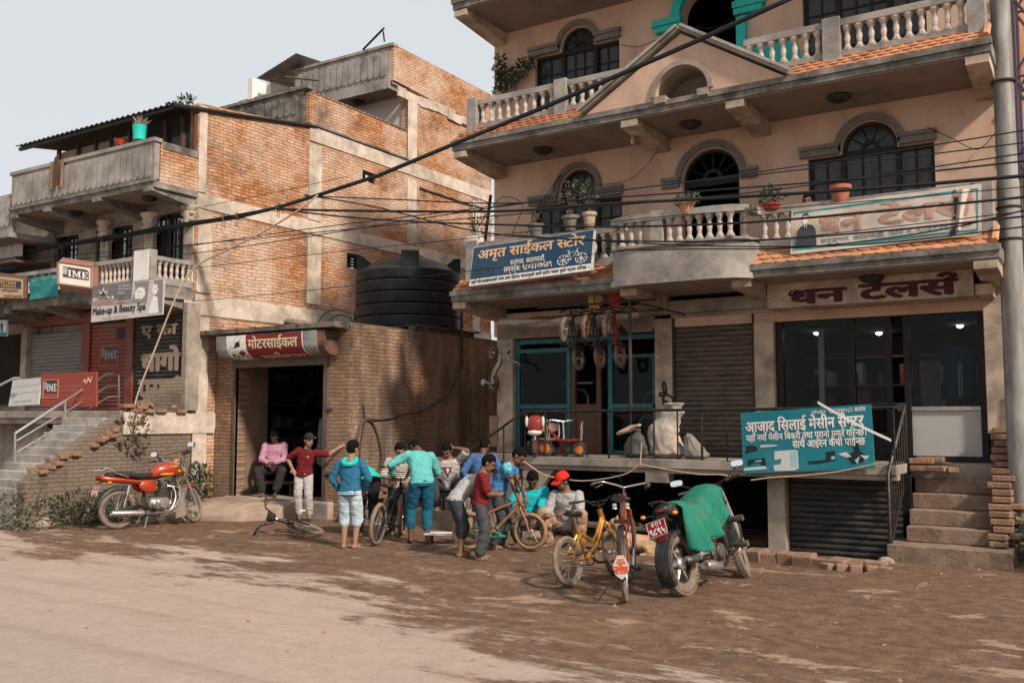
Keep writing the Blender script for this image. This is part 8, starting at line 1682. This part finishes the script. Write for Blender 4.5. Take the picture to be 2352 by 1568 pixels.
# awning post and roller above the cycle shop
b = MB(); p = p3(1446, 690, 12.42); b.tube([p, p3(1449, 940, 12.42)], 0.026, 7); b.tube([p, (p.x+0.5, 13.3, 3.25)], 0.014, 5); tag(b.build('awning_post', 'rust_iron'), 'rusty awning post in front of the cycle shop window', 'post')
b = MB(); A, B_ = gy(*zz(Z10, 270, 250), 13.05), gy(*zz(Z10, 1450, 110), 13.05)
b.sheet(40, 6, lambda u, v: (A[0]+(B_[0]-A[0])*u, 13.0-0.10*math.sin(v*PI)+0.03*noise.noise(Vector((u*14, v*3, 2))), 3.20+0.15*v+0.05*noise.noise(Vector((u*9, v*2, 5)))-0.03*math.sin(u*PI))); tag(b.build('rolled_tarpaulin', 'sack', smooth=180), 'dirty rolled tarpaulin bundled along the cycle shop lintel', 'tarpaulin')
def ropes():
    cr = lambda L: [((1100+x*0.3189)*0.91875, (1000+y*0.3189)*0.91875) for x, y in L]
    def rope(P, lb, r=0.011): tag(MB().tube(smooth_path([p3(x, y, 12.24) for x, y in P]), r, 6).build('rope', 'rope'), lb, 'rope', 'ropes tied along the veranda edge')
    rope(cr([(595, 435), (700, 510), (820, 585), (960, 615), (1110, 632), (1290, 615), (1460, 575), (1570, 500)]), 'sagging rope across the basement opening above the red cap')
    rope(cr([(1570, 503), (1800, 545), (2030, 580), (2190, 582), (2290, 602)]), 'rope running right to the black motorcycle handlebar'); rope([zz(Z11, 240, 742), zz(Z11, 400, 722), zz(Z11, 590, 710), zz(Z11, 800, 690), zz(Z11, 960, 668), zz(Z11, 1280, 600)], 'rope along the foot of the teal signboard')
    rope(cr([(1580, 330), (1575, 420), (1568, 510)]), 'short rope hanging from the railing beside the sack')
    t = MB(); t.sheet(12, 1, lambda u, v: p3(*zz(Z11, 755+570*u, 150+295*u+12*math.sin(u*PI)), 12.20)+Vector((0, 0, 0.035*v))); tag(t.build('white_tape', 'ink_white', smooth=0), 'strip of white tape stretched across the teal signboard', 'tape')
ropes()
def tricycle(label, x, y, z, rz, main, seat, rimc, shield=False):
    T = thing('ride_on_toy', label, 'toy', (x, y, z), 'ride-on toys on the veranda', local=True, rz=rz); T.scale = (1.25, 1.25, 1.25); b = MB(); b.tube([(-0.14, 0, 0.14), (0.05, 0, 0.15), (0.22, 0, 0.32)], 0.018, 7); b.tube([(-0.16, -0.13, 0.09), (-0.16, 0.13, 0.09)], 0.012, 6); b.tube([(-0.16, 0, 0.09), (-0.10, 0, 0.15)], 0.016, 6); b.build('frame', main, T)
    for c, n in (((-0.16, 0.15, 0.085), 1), ((-0.16, -0.15, 0.085), 1), ((0.26, 0, 0.10), 1)):
        r = c[2]; w = MB().torus(c, r-0.028, 0.028, (0, 1, 0), 26, 8)
        for k in range(14): a = 2*PI*k/14; w.obox(Vector(c)+Vector((math.cos(a), 0, math.sin(a)))*(r-0.002), (0.012, 0.05, 0.014), Matrix.Rotation(-a, 3, 'Y'))
        o = w.build('wheel', 'rubber', T); h = MB().lathe([(0.0, -0.03), (r*0.55, -0.032), (r*0.62, 0), (r*0.55, 0.032), (0, 0.03)], c, (0, 1, 0), 16); h.build('rim', rimc, o)
    s = MB(); s.loft([oval((-0.16, 0, 0.20), 0.10, 0.015), oval((-0.10, 0, 0.195), 0.12, 0.022), oval((0.02, 0, 0.19), 0.10, 0.02), oval((0.09, 0, 0.20), 0.04, 0.012)]); s.build('seat', seat, T, smooth=60)
    s = MB(); s.prism([(0.085*math.cos(a)*(1 if math.sin(a) < 0 else 0.9), 0.055*math.sin(a)) for a in [2*PI*i/18 for i in range(18)]], (-0.17, 0, 0.35), (0, 1, 0), (-0.2, 0, 1), (0.02, 0, 0)); s.build('backrest', seat, T, smooth=30)
    s = MB(); s.tube(smooth_path([(-0.17, -0.09, 0.19), (-0.185, -0.10, 0.36), (-0.19, -0.05, 0.43), (-0.19, 0.05, 0.43), (-0.185, 0.10, 0.36), (-0.17, 0.09, 0.19)]), 0.010, 7); s.build('back_hoop', 'chrome', T)
    s = MB(); s.tube([(0.26, 0, 0.10), (0.24, 0, 0.32), (0.22, 0, 0.42)], 0.013, 7); s.tube([(0.19, -0.14, 0.44), (0.22, 0, 0.42), (0.19, 0.14, 0.44)], 0.012, 7); s.build('steering_bar', 'chrome', T)
    if shield: s = MB(); s.loft([oval((0.24, 0, 0.40), 0.10, 0.10), oval((0.29, 0, 0.38), 0.09, 0.11), oval((0.33, 0, 0.36), 0.05, 0.07)]); o = s.build('front_shield', main, T, smooth=60); s = MB(); s.ball((0.29, 0, 0.29), (0.06, 0.09, 0.04), 12, 8); s.ball((0.28, 0.10, 0.42), (0.04, 0.02, 0.07), 10, 6); s.ball((0.28, -0.10, 0.42), (0.04, 0.02, 0.07), 10, 6); s.build('shield_trim', M['ink_white'], o, smooth=60)
    return T
red_t, org = solid((0.30, 0.035, 0.03), 0.4), solid((0.55, 0.17, 0.03), 0.5)
tricycle('red ride-on tricycle with chunky orange wheels on the veranda edge', -7.02, 12.62, 1.121, R(205), red_t, red_t, org)
tricycle('toy tricycle with a red and white front shield at the veranda corner', -7.52, 12.64, 1.121, R(-70), red_t, solid((0.30, 0.17, 0.12)), solid((0.12, 0.02, 0.02)), True)
tricycle('toy tricycle with a dusty brown seat and white backrest between the two red ones', -7.33, 12.86, 1.121, R(-40), solid((0.05, 0.04, 0.04)), solid((0.42, 0.27, 0.20)), red_t)
def sacks():
    def sk(name, label, x, y, z, prof, seed, m='sack', sx=1.0):
        b = MB(); n = 40; rings = []; P = [Vector(q) for q in prof]; fine = [P[i].lerp(P[i+1], t/6) for i in range(len(P)-1) for t in range(6)]+[P[-1]]
        for r, h, dx in fine:
            f_ = lambda a: 0.10*abs(noise.noise(Vector((math.cos(a)*3.5+h*4, math.sin(a)*3.5-h*6, seed+h*9))))+0.06*noise.noise(Vector((math.cos(a)*8, math.sin(a)*8, h*22+seed))); rings.append([Vector((x+dx+math.cos(a)*r*sx*(1+0.16*noise.noise(Vector((math.cos(a)*2, math.sin(a)*2, h*5+seed)))+1.6*f_(a)-0.1), y+math.sin(a)*r*0.75*(1+0.2*noise.noise(Vector((math.cos(a)*3, math.sin(a)*3+seed, h*6)))), z+h+0.03*noise.noise(Vector((math.cos(a)*2, math.sin(a)*2, seed+h))))) for a in [2*PI*k/n for k in range(n)]])
        b.loft(rings); o = b.build(name, m, smooth=180); d = o.modifiers.new('s', 'SUBSURF'); d.levels = d.render_levels = 1; tag(o, label, 'sack')
    sk('sack', 'tall crumpled off-white sack leaning by the closed shutter', -5.55, 12.95, 1.125, [(0.20, 0.0, 0.05), (0.30, 0.06, 0.05), (0.28, 0.2, 0.0), (0.26, 0.34, -0.04), (0.24, 0.46, -0.02), (0.20, 0.58, 0.05), (0.20, 0.66, 0.10), (0.13, 0.72, 0.12), (0.17, 0.79, 0.14), (0.03, 0.80, 0.14)], 3)
    sk('sack', 'small slumped grey sack at the right foot of the tall sack', -5.05, 12.85, 1.125, [(0.12, 0, 0), (0.17, 0.04, 0), (0.15, 0.12, -0.02), (0.10, 0.22, -0.05), (0.06, 0.32, -0.10), (0.02, 0.35, -0.10)], 8, mat('sack_grey', (0.2, 0.175, 0.155), 0.9, var=0.2, bump=0.5, bscale=14), 1.2)
    sk('sack', 'dark grey plastic sack at the left foot of the tall sack', -5.93, 12.72, 1.125, [(0.12, 0, 0), (0.19, 0.05, 0), (0.18, 0.16, 0), (0.13, 0.28, 0.02), (0.04, 0.36, 0.04), (0.06, 0.40, 0.04), (0.01, 0.41, 0.04)], 13, mat('sack_dark', (0.085, 0.08, 0.075), 0.5, var=0.2, bump=0.5, bscale=14))
sacks()
b = MB(); c = p3(1440, 985, 12.36); b.loft([[c+Vector((-0.16+0.36*u, 0, 0.13*u-0.07))+Vector((0, w_*math.cos(a), h_*math.sin(a))) for a in [2*PI*i/12 for i in range(12)]] for u, w_, h_ in ((0, .03, .015), (.1, .06, .03), (.3, .07, .035), (.5, .035, .045), (.62, .03, .05), (.8, .06, .03), (1, .06, .02))]); tag(b.build('child_seat', solid((0.50, 0.36, 0.26)), smooth=60), 'cream moulded child seat wired to the veranda railing', 'seat')
def scooter():
    T = thing('push_scooter', 'small silver push scooter hung on the wall left of the cycle shop', 'scooter', tuple(p3(1155, 850, 13.3))); q = lambda x, y, d=13.42: p3(*zz(Z10, x, y), d)
    for x, y, m in ((172, 548, solid((0.35, 0.22, 0.12))), (182, 815, 'galv')): w = MB().torus(q(x, y), 0.115, 0.034, (0.35, 1, 0), 28, 8); o = w.build('wheel', 'rubber', T); w = MB().torus(q(x, y), 0.08, 0.012, (0.35, 1, 0), 24, 6); w.build('rim', m, o)
    b = MB(); b.tube([q(172, 548), q(245, 585), q(235, 640), q(200, 700), q(180, 760), q(182, 815)], [0.024, 0.03, 0.045, 0.05, 0.04, 0.028], 8); b.tube([q(245, 585), q(330, 620), q(390, 635), q(415, 665)], 0.014, 7); b.tube([q(330, 620), q(300, 560)], 0.014, 7); b.tube([q(180, 815), q(100, 800)], 0.012, 7); b.build('frame', 'alu', T)
    MB().lathe([(0, -0.02), (0.05, -0.02), (0.05, 0.02), (0, 0.02)], q(98, 800), (0.3, 1, 0), 14).build('stabiliser_wheel', solid((0.4, 0.35, 0.3)), T); b = MB(); b.tube([q(410, 655), q(420, 695)], 0.02, 7); b.tube([q(300, 560), q(325, 535)], 0.02, 7); b.build('grip', 'black_plastic', T)
scooter()
b = MB(); a, c = p3(1108, 1025, 12.95), p3(1150, 955, 13.25); b.box(a.x, c.x, 13.15, 13.18, a.z, c.z); tag(b.build('wooden_board', 'cardboard', smooth=0), 'brown board leaning at the head of the side stair', 'board')
b = MB(); P = [zz(Z10, x, y) for x, y in ((1625, 960), (1640, 900), (1625, 830), (1640, 800), (1655, 860), (1650, 900), (1610, 920), (1600, 900), (1625, 890), (1665, 910), (1700, 925), (1715, 960), (1690, 990), (1650, 960), (1625, 985), (1655, 1005), (1690, 1000))]
b.tube(smooth_path([p3(x, y, YW-0.035) for x, y in P]), 0.016, 5); b.build('graffiti', 'ink_black', HOUSE)
# ---------------------------------------------------------------- plants
def leaf(b, p, d, n, L, w):
    s = d.cross(n); s = s.normalized() if s.length > 1e-4 else Vector((1, 0, 0)); m_ = p+d*L*0.5+n*L*0.08
    b.add([p, m_+s*w, p+d*L, m_-s*w], [(0, 1, 2, 3)])
def foliage(c, rad, n, L, up=0.3, r=rnd):
    b = MB()
    for _ in range(n):
        v = Vector((r.gauss(0, 1), r.gauss(0, 1), r.gauss(0, 1))).normalized(); q = v*(r.random()**0.45); q = Vector((q.x*rad[0], q.y*rad[1], q.z*rad[2])); k = noise.noise(Vector((q.x*6, q.y*6, q.z*6))+Vector(c))
        if k < -0.18: continue
        d = (v+Vector((r.uniform(-.8, .8), r.uniform(-.8, .8), up+r.uniform(-.7, .6)))).normalized(); leaf(b, Vector(c)+q, d, Vector((r.uniform(-1, 1), r.uniform(-1, 1), 1)).normalized(), L*r.uniform(0.6, 1.35), L*0.24)
    return b
def stems(c, n, h, sp):
    b = MB()
    for _ in range(n): a = rnd.uniform(0, 2*PI); t = Vector((math.cos(a)*sp*rnd.random(), math.sin(a)*sp*rnd.random(), h*rnd.uniform(0.6, 1))); b.tube([c, Vector(c)+t*0.5+Vector((0, 0, h*0.1)), Vector(c)+t], [0.006, 0.005, 0.003], 5)
    return b
def weed(label, x, y, rad, n, m='leaf_a', z=None, group='weeds along the houses', L=0.10):
    z = gh(x, y) if z is None else z; T = thing('weed_clump', label, 'weed', (x, y, z), group); c = Vector((x, y, z+rad[2]*0.55)); foliage(c, tuple(q*1.15 for q in rad), int(n*2.2), L*0.85).build('leaves', m, T, smooth=0); stems(Vector((x, y, z-0.02)), 9, rad[2]*1.4, rad[0]).build('stalks', 'twig', T)
weed('broad weed clump at the foot of the left stair', -15.5, 8.45, (0.55, 0.5, 0.45), 420, 'leaf_b', L=0.11); weed('low grey weed clump at the far left edge below the handrail', -16.4, 8.9, (0.7, 0.55, 0.45), 420, 'leaf_b', L=0.10); weed('dark weeds under the broken stair wall, left of the red motorcycle', -14.35, 8.45, (0.5, 0.35, 0.36), 480, 'leaf_b', L=0.10)
weed('dark weeds behind the rear wheel of the red motorcycle', -13.95, 9.15, (0.35, 0.5, 0.34), 440, 'leaf_a', L=0.09); weed('leafy clump behind the red motorcycle front wheel', -13.85, 10.85, (0.35, 0.45, 0.42), 520, 'leaf_a', L=0.11); weed('pale weed tuft behind the red motorcycle seat', -14.0, 9.8, (0.25, 0.35, 0.30), 260, 'leaf_b', L=0.10); weed('tall dry weeds growing against the workshop front corner', -14.0, 11.5, (0.28, 0.25, 0.5), 420, 'leaf_a', L=0.10)
for k, (x, y, s) in enumerate(((-0.62, 12.35, 0.42), (-0.35, 12.0, 0.4), (-0.75, 12.75, 0.45), (-0.3, 12.9, 0.6))): weed(('grassy weed beside the bottom of the front steps', 'dusty weed at the lower right frame edge', 'weed between the brick parapet and the pole', 'tall weed behind the pole at the right edge')[k], x, y, (s*0.6, s*0.5, s), 420, 'leaf_b', L=0.085)
weed('dry roots hanging from the broken stair wall', LX+0.05, 10.2, (0.12, 0.3, 0.35), 120, 'twig', 1.25, L=0.12)
def pot(label, px, Y, r, h, m, plant, cat='plant pot'):
    p = p3(*px, Y); T = thing('flower_pot', label, cat, tuple(p), 'pots on the balcony rail'); b = MB(); b.lathe([(r*0.66, 0), (r*0.74, h*0.1), (r*0.95, h*0.78), (r*1.14, h*0.80), (r*1.16, h), (r*1.0, h), (r*0.9, h*0.88), (0, h*0.86)], p, n=22); b.build('pot', m, T)
    if plant: k, rad, n, L, mm = plant; c = p+Vector((0, 0, h+rad[2]*k)); foliage(c, rad, n, L).build('foliage', mm, T, smooth=0); stems(p+Vector((0, 0, h*0.8)), 10, rad[2]*1.5, rad[0]*0.8).build('stems', 'twig', T)
pot('orange pot with trailing grey plant on the middle balcony rail', (1577, 492), 12.12, 0.105, 0.17, mat('pot_orange', (0.45, 0.20, 0.11), 0.8, var=0.12), (0.4, (0.2, 0.16, 0.08), 300, 0.055, 'leaf_b'))
pot('shallow red pot with a palm seedling at the rounded balcony end', (1771, 484), 12.25, 0.115, 0.085, mat('pot_red', (0.32, 0.05, 0.035), 0.6, var=0.1), (0.9, (0.15, 0.14, 0.12), 150, 0.08, 'leaf_a'))
pot('large bare terracotta pot behind the cream banner', (1931, 470), 12.66, 0.125, 0.25, 'terracotta', None)
pot('paint tin with teal label planted with twigs above the blue sign', (1231, 545), 12.62, 0.12, 0.20, 'moulding', (0.6, (0.1, 0.1, 0.14), 60, 0.07, 'twig'))
pot('tin pot with a leafy rose behind the blue sign', (1312, 532), 12.62, 0.13, 0.24, 'moulding', (1.0, (0.17, 0.14, 0.3), 150, 0.06, 'leaf_b'))
pot('ribbed basket pot with pale leaves beside the rose pot', (1354, 527), 12.62, 0.10, 0.26, 'rope', (1.0, (0.15, 0.13, 0.25), 120, 0.06, 'leaf_b'))
b = MB(); c = p3(1089, 556, 12.66); b.loft([oval((c.x-0.17, c.y, c.z), 0.06, 0.05), oval((c.x-0.14, c.y, c.z), 0.09, 0.10), oval((c.x+0.12, c.y, c.z), 0.09, 0.10), oval((c.x+0.17, c.y, c.z+0.01), 0.05, 0.05)]); b.torus(c+Vector((0.05, -0.02, 0.10)), 0.05, 0.014, (0, 1, 0), 16, 6); tag(b.build('jerrycan', solid((0.5, 0.45, 0.42)), smooth=60), 'dirty white jerrycan planter on the balcony corner pillar', 'jerrycan')
T = thing('twig_plant', 'thorny dark shrub growing from the jerrycan planter', 'plant', tuple(c)); stems(c+Vector((0, 0, 0.08)), 14, 0.55, 0.3).build('stems', 'twig', T); foliage(c+Vector((0.15, 0, 0.3)), (0.3, 0.15, 0.25), 120, 0.06).build('leaves', 'leaf_a', T, smooth=0)
T = thing('climbing_plant', 'green creeper hanging at the top left balcony corner', 'plant', tuple(p3(1160, 215, 13.3)))
for x, y, rx, rz_, n in ((1165, 180, 0.22, 0.16, 150), (1195, 160, 0.18, 0.12, 90), (1150, 215, 0.14, 0.1, 90), (1148, 150, 0.08, 0.2, 90), (1210, 143, 0.1, 0.06, 60)): foliage(p3(x, y, 13.42), (rx, 0.1, rz_), n, 0.10, -0.4).build('leaves', 'leaf_a', T, smooth=0)
b = MB(); b.tube([p3(x, y, 13.5) for x, y in ((1143, 115), (1150, 165), (1180, 165), (1225, 130))], 0.008, 5); b.build('stem', 'twig', T)
# left roof terrace bits
p = p3(320, 322, 10.56); T = thing('bucket_plant', 'spiky plant in a turquoise bucket on the left roof parapet', 'plant pot', tuple(p)); MB().lathe([(0.105, 0), (0.125, 0.26), (0.13, 0.27), (0.11, 0.26), (0, 0.24)], p, n=20).build('bucket', solid((0.02, 0.50, 0.42), 0.5), T); b = MB()
for k in range(46): a = rnd.uniform(0, 2*PI); e = rnd.uniform(0.3, 1.0); leaf(b, p+Vector((0, 0, 0.25)), Vector((math.cos(a)*(1-e), math.sin(a)*(1-e), e)).normalized(), Vector((math.sin(a), 0.3, 0.4)).normalized(), rnd.uniform(0.15, 0.27), 0.012)
b.build('spiky_leaves', mat('dry_leaf', (0.25, 0.19, 0.15), 0.8, var=0.3), T, smooth=0)
b = MB(); c = p3(276, 333, 10.75); b.lathe([(0.05, 0.0), (0.12, 0.10), (0.13, 0.10), (0.11, 0.09), (0, 0.02)], c, n=18); tag(b.build('bowl', solid((0.55, 0.09, 0.03))), 'small orange bowl on the left roof parapet', 'bowl')
b = MB(); q0, q1 = gy(112, 390, 10.43), gy(141, 430, 10.43); b.sheet(14, 16, lambda u, v: (q0[0]+(q1[0]-q0[0])*u, 10.475-0.03*math.sin(u*9)*(1-v)-0.015, q1[1]+(6.70-q1[1])*v)); tag(b.build('towel', cloth((0.26, 0.16, 0.10)), smooth=180), 'brown towel drying over the left roof parapet', 'towel')
b = MB(); q0 = p3(128, 425, 10.40); b.prism([(-0.13, -0.03), (0.05, 0.0), (0.03, 0.62), (-0.11, 0.55)], q0-Vector((0, -0.015, 0)), (1, 0, 0), (0, 0, 1), (0, 0.006, 0)); tag(b.build('frayed_cloth', cloth((0.10, 0.06, 0.045))), 'dark frayed cloth hanging beneath the brown towel', 'cloth')
for k, (x0, x1, c, lb) in enumerate(((-10, 52, (0.55, 0.5, 0.5), 'pale washing on the far left balcony line'), (-10, 48, (0.06, 0.13, 0.22), 'blue washing below the pale washing at far left'))): b = MB(); b.sheet(20, 6, lambda u, v: (gy(x0+(x1-x0)*u, 575, 11.1)[0], 11.1+0.05*math.sin(u*22)-0.1*k, 5.12-0.27*k+(0.26 if k == 0 else 0.24)*v)); tag(b.build('washing', cloth(c), smooth=180), lb, 'washing', 'washing on the neighbour balcony')
b = MB()
for dx in (0, 0.25, 0.45): foliage(Vector((-16.6+dx*2, 12.3, 8.0+dx*0.3)), (0.22, 0.1, 0.05), 60, 0.12, 0.0).v and b.join(foliage(Vector((-16.6+dx*2, 12.3, 7.98+dx*0.4)), (0.24, 0.1, 0.06), 60, 0.12, 0.0))
tag(b.build('roof_branch', 'leaf_a', smooth=0), 'leafy branch sticking up over the left tin roof', 'branch')
# ---------------------------------------------------------------- on the ground
def kerb():
    b = MB(); r = random.Random(5)
    for i in range(11):
        u = i/10; x = -4.55+2.15*u; y = 12.06-0.36*u; b.obox((x, y+r.uniform(-0.02, 0.02), -0.06+r.uniform(-0.025, 0.02)), (0.245+r.uniform(-0.03, 0.03), 0.24, 0.17), Matrix.Rotation(R(-10+r.uniform(-7, 7)), 3, 'Z') @ Matrix.Rotation(R(r.uniform(-9, 9)), 3, 'X') @ Matrix.Rotation(R(r.uniform(-5, 5)), 3, 'Y'))
    for i in range(5): b.obox((-2.9+0.16*i, 11.52+r.uniform(-0.05, 0.05), -0.04), (0.14, 0.12, 0.10), Matrix.Rotation(R(r.uniform(-30, 30)), 3, 'Z'))
    tag(b.build('brick_kerb', 'old_brick', smooth=0, bevel=0.018), 'broken brick kerb in front of the black basement shutter', 'kerb')
    m = random.Random(9)
    def rock(x, y, s, label, name='stone'):
        k = MB(); k.ball((0, 0, 0), 1, 9, 7); k.v = [(x+vx*s*(1+0.3*noise.noise(Vector((vx*2, vy*2, x)))), y+vy*s*0.8*(1+0.3*noise.noise(Vector((vx*2, vz*2, y)))), gh(x, y)+s*0.3+vz*s*0.6) for vx, vy, vz in k.v]; tag(k.build(name, 'stone', smooth=30), label, 'stone', 'loose stones')
    rock(-2.32, 11.86, 0.10, 'loose stone under the front corner of the steps'); rock(-13.3, 9.95, 0.13, 'broken stone under the red motorcycle engine'); rock(-12.95, 10.25, 0.11, 'stone beside the red motorcycle stand'); rock(-14.1, 8.6, 0.2, 'large dusty stone at the weeds behind the red motorcycle'); rock(-7.3, 12.2, 0.14, 'stone at the foot of the veranda pillar')
    g = MB()
    for _ in range(1500):
        x, y = m.uniform(-19, 1.5), m.uniform(3.2, 12.2); s = m.uniform(0.004, 0.013)*(1 if m.random() < 0.93 else 2.4); z = gh(x, y); n = 5
        if x < -14.0 and y > 8.6: continue
        pts = [Vector((x+math.cos(a)*s*m.uniform(0.7, 1.3), y+math.sin(a)*s*m.uniform(0.7, 1.3), z-0.002)) for a in [2*PI*i/n for i in range(n)]]; t = Vector((x, y, z+s*m.uniform(0.5, 0.9))); g.add(pts+[t], [(i, (i+1) % n, n) for i in range(n)])
    tag(g.build('gravel', 'old_brick', smooth=0), kind='stuff')
    l = MB()
    for _ in range(120):
        x, y = m.uniform(-15, 0), m.uniform(7.5, 11.9); l.add([Vector((x, y, gh(x, y)+0.006))+Matrix.Rotation(m.uniform(0, 6), 3, 'Z') @ Vector(q) for q in ((-0.03, -0.01, 0), (0.0, -0.016, 0.012), (0.035, 0.0, 0.002), (0.0, 0.014, 0.01))], [(0, 1, 2, 3)])
    tag(l.build('fallen_litter', mat('litter', (0.34, 0.25, 0.18), 0.9, var=0.5, scale=30), smooth=0), kind='stuff')
kerb()
x, y = gz(1018, 1248); T = thing('low_stool', 'low wooden stool with a pale slatted top on the earth', 'stool', (x, y, 0), local=True, rz=R(25)); z0 = gh(x, y); b = MB()
for k in range(3): b.box(-0.24, 0.24, -0.10+k*0.07, -0.04+k*0.07, z0+0.115, z0+0.14)
b.build('seat', 'white_paint', T, smooth=0)
for sx in (-0.18, 0.18): MB().box(sx-0.025, sx+0.025, -0.09, 0.09, z0, z0+0.113).build('leg', 'twig', T, smooth=0)
x, y = gz(828, 1196); b = MB(); b.torus((x, y, gh(x, y)+0.10), 0.30, 0.045, (0.25, -0.35, 1), 36, 8); tag(b.build('tyre', 'rubber'), 'black motorcycle tyre leaning behind the lying bicycle', 'tyre'); b = MB(); b.lathe([(0.16, 0.02), (0.24, 0.10), (0.255, 0.10), (0.2, 0.05), (0, 0.03)], (x-0.05, y-0.15, gh(x, y)), n=24); tag(b.build('basin', solid((0.16, 0.025, 0.02))), 'dark red water basin inside the leaning tyre', 'basin')
b = MB(); P = [gz(1005, 1205), gz(1040, 1212), gz(1075, 1200), gz(1085, 1180), gz(1060, 1178)]; b.tube(smooth_path([Vector((px_, py_, gh(px_, py_)+0.02)) for px_, py_ in P]), 0.016, 6); tag(b.build('inner_tube', 'rubber'), 'slack black inner tube on the earth by the low stool', 'inner tube')
b = MB(); P = [gz(850, 1205), gz(880, 1200), gz(900, 1215), gz(880, 1228), gz(862, 1226)]; b.tube(smooth_path([Vector((px_, py_, gh(px_, py_)+0.02)) for px_, py_ in P]), 0.02, 6); tag(b.build('inner_tube', 'rubber'), 'cut black tube behind the hooded boy', 'inner tube')
def bench_board():
    T = thing('work_bench', 'low plank bench with tools beside the red-capped man', 'bench', (-5.6, 11.45, 0)); z = gh(-5.6, 11.4); b = MB()
    for k in range(3): b.box(-6.5, -4.95, 11.4+0.13*k, 11.52+0.13*k, z+0.30, z+0.335)
    b.build('plank_top', 'twig', T, smooth=0); b = MB()
    for x in (-6.4, -5.1): MB().box(x-0.04, x+0.04, 11.42, 11.76, z, z+0.298).build('leg', 'twig', T, smooth=0)
    o = MB(); r = random.Random(3)
    for k in range(12): x = r.uniform(-5.6, -5.0); o.obox((x, 11.5+r.uniform(0, 0.2), z+0.36), (r.uniform(0.04, 0.14), 0.04, r.uniform(0.02, 0.06)), Matrix.Rotation(r.uniform(0, 3), 3, 'Z'))
    tag(o.build('hand_tools', 'rust_iron', smooth=0), 'heap of dark hand tools and spare parts on the plank bench', 'tools')
bench_board()
def dog():
    x, y = -5.22, 11.2; T = thing('dog', 'tan dog lying with its head up behind the black motorcycle', 'dog', (x, y, gh(x, y)), local=True, rz=R(205)); b = MB()
    limb(b, [(-0.36, 0.03, 0.12), (-0.18, 0.01, 0.14), (0.02, 0, 0.16), (0.14, 0, 0.19)], [0.10, 0.115, 0.115, 0.10]); limb(b, [(0.14, 0, 0.20), (0.21, 0, 0.30), (0.24, 0, 0.385)], [0.085, 0.066, 0.06])
    b.ball((0.27, 0, 0.41), (0.075, 0.062, 0.06), 12, 8); limb(b, [(0.31, 0, 0.40), (0.40, 0, 0.375)], [0.040, 0.026])
    for s in (-1, 1): b.lathe([(0.028, 0), (0.022, 0.035), (0.004, 0.075)], (0.245, 0.045*s, 0.445), (-0.1, 0.35*s, 1), 8, sy=0.5); limb(b, [(0.10, 0.08*s, 0.13), (0.18, 0.085*s, 0.045), (0.42, 0.07*s, 0.03)], [0.05, 0.036, 0.024]); b.ball((0.44, 0.07*s, 0.03), (0.04, 0.028, 0.026), 8, 6); limb(b, [(-0.32, 0.08*s, 0.12), (-0.12, 0.14*s, 0.09), (-0.26, 0.16*s, 0.035), (-0.06, 0.16*s, 0.025)], [0.085, 0.06, 0.034, 0.026])
    limb(b, [(-0.44, 0.02, 0.09), (-0.56, 0.10, 0.04), (-0.55, 0.22, 0.03)], [0.03, 0.024, 0.014])
    me = voxel(b, 0.010, 3, 0.003); me.materials.append(mat('dog_coat', (0.33, 0.19, 0.10), 0.9, var=0.25, scale=9, dirt=(0.5, 0.38, 0.27), dirt_amt=0.25, dirt_scale=4, bump=0.4, bscale=60)); o = bpy.data.objects.new('body', me); COL.objects.link(o); o.parent = T
    e = MB(); e.ball((0.425, 0, 0.385), (0.014, 0.016, 0.012), 8, 6); e.build('nose', 'ink_black', T)
    for s in (-1, 1): MB().ball((0.33, 0.034*s, 0.425), 0.009, 8, 6).build('eye', 'ink_black', T)
dog()
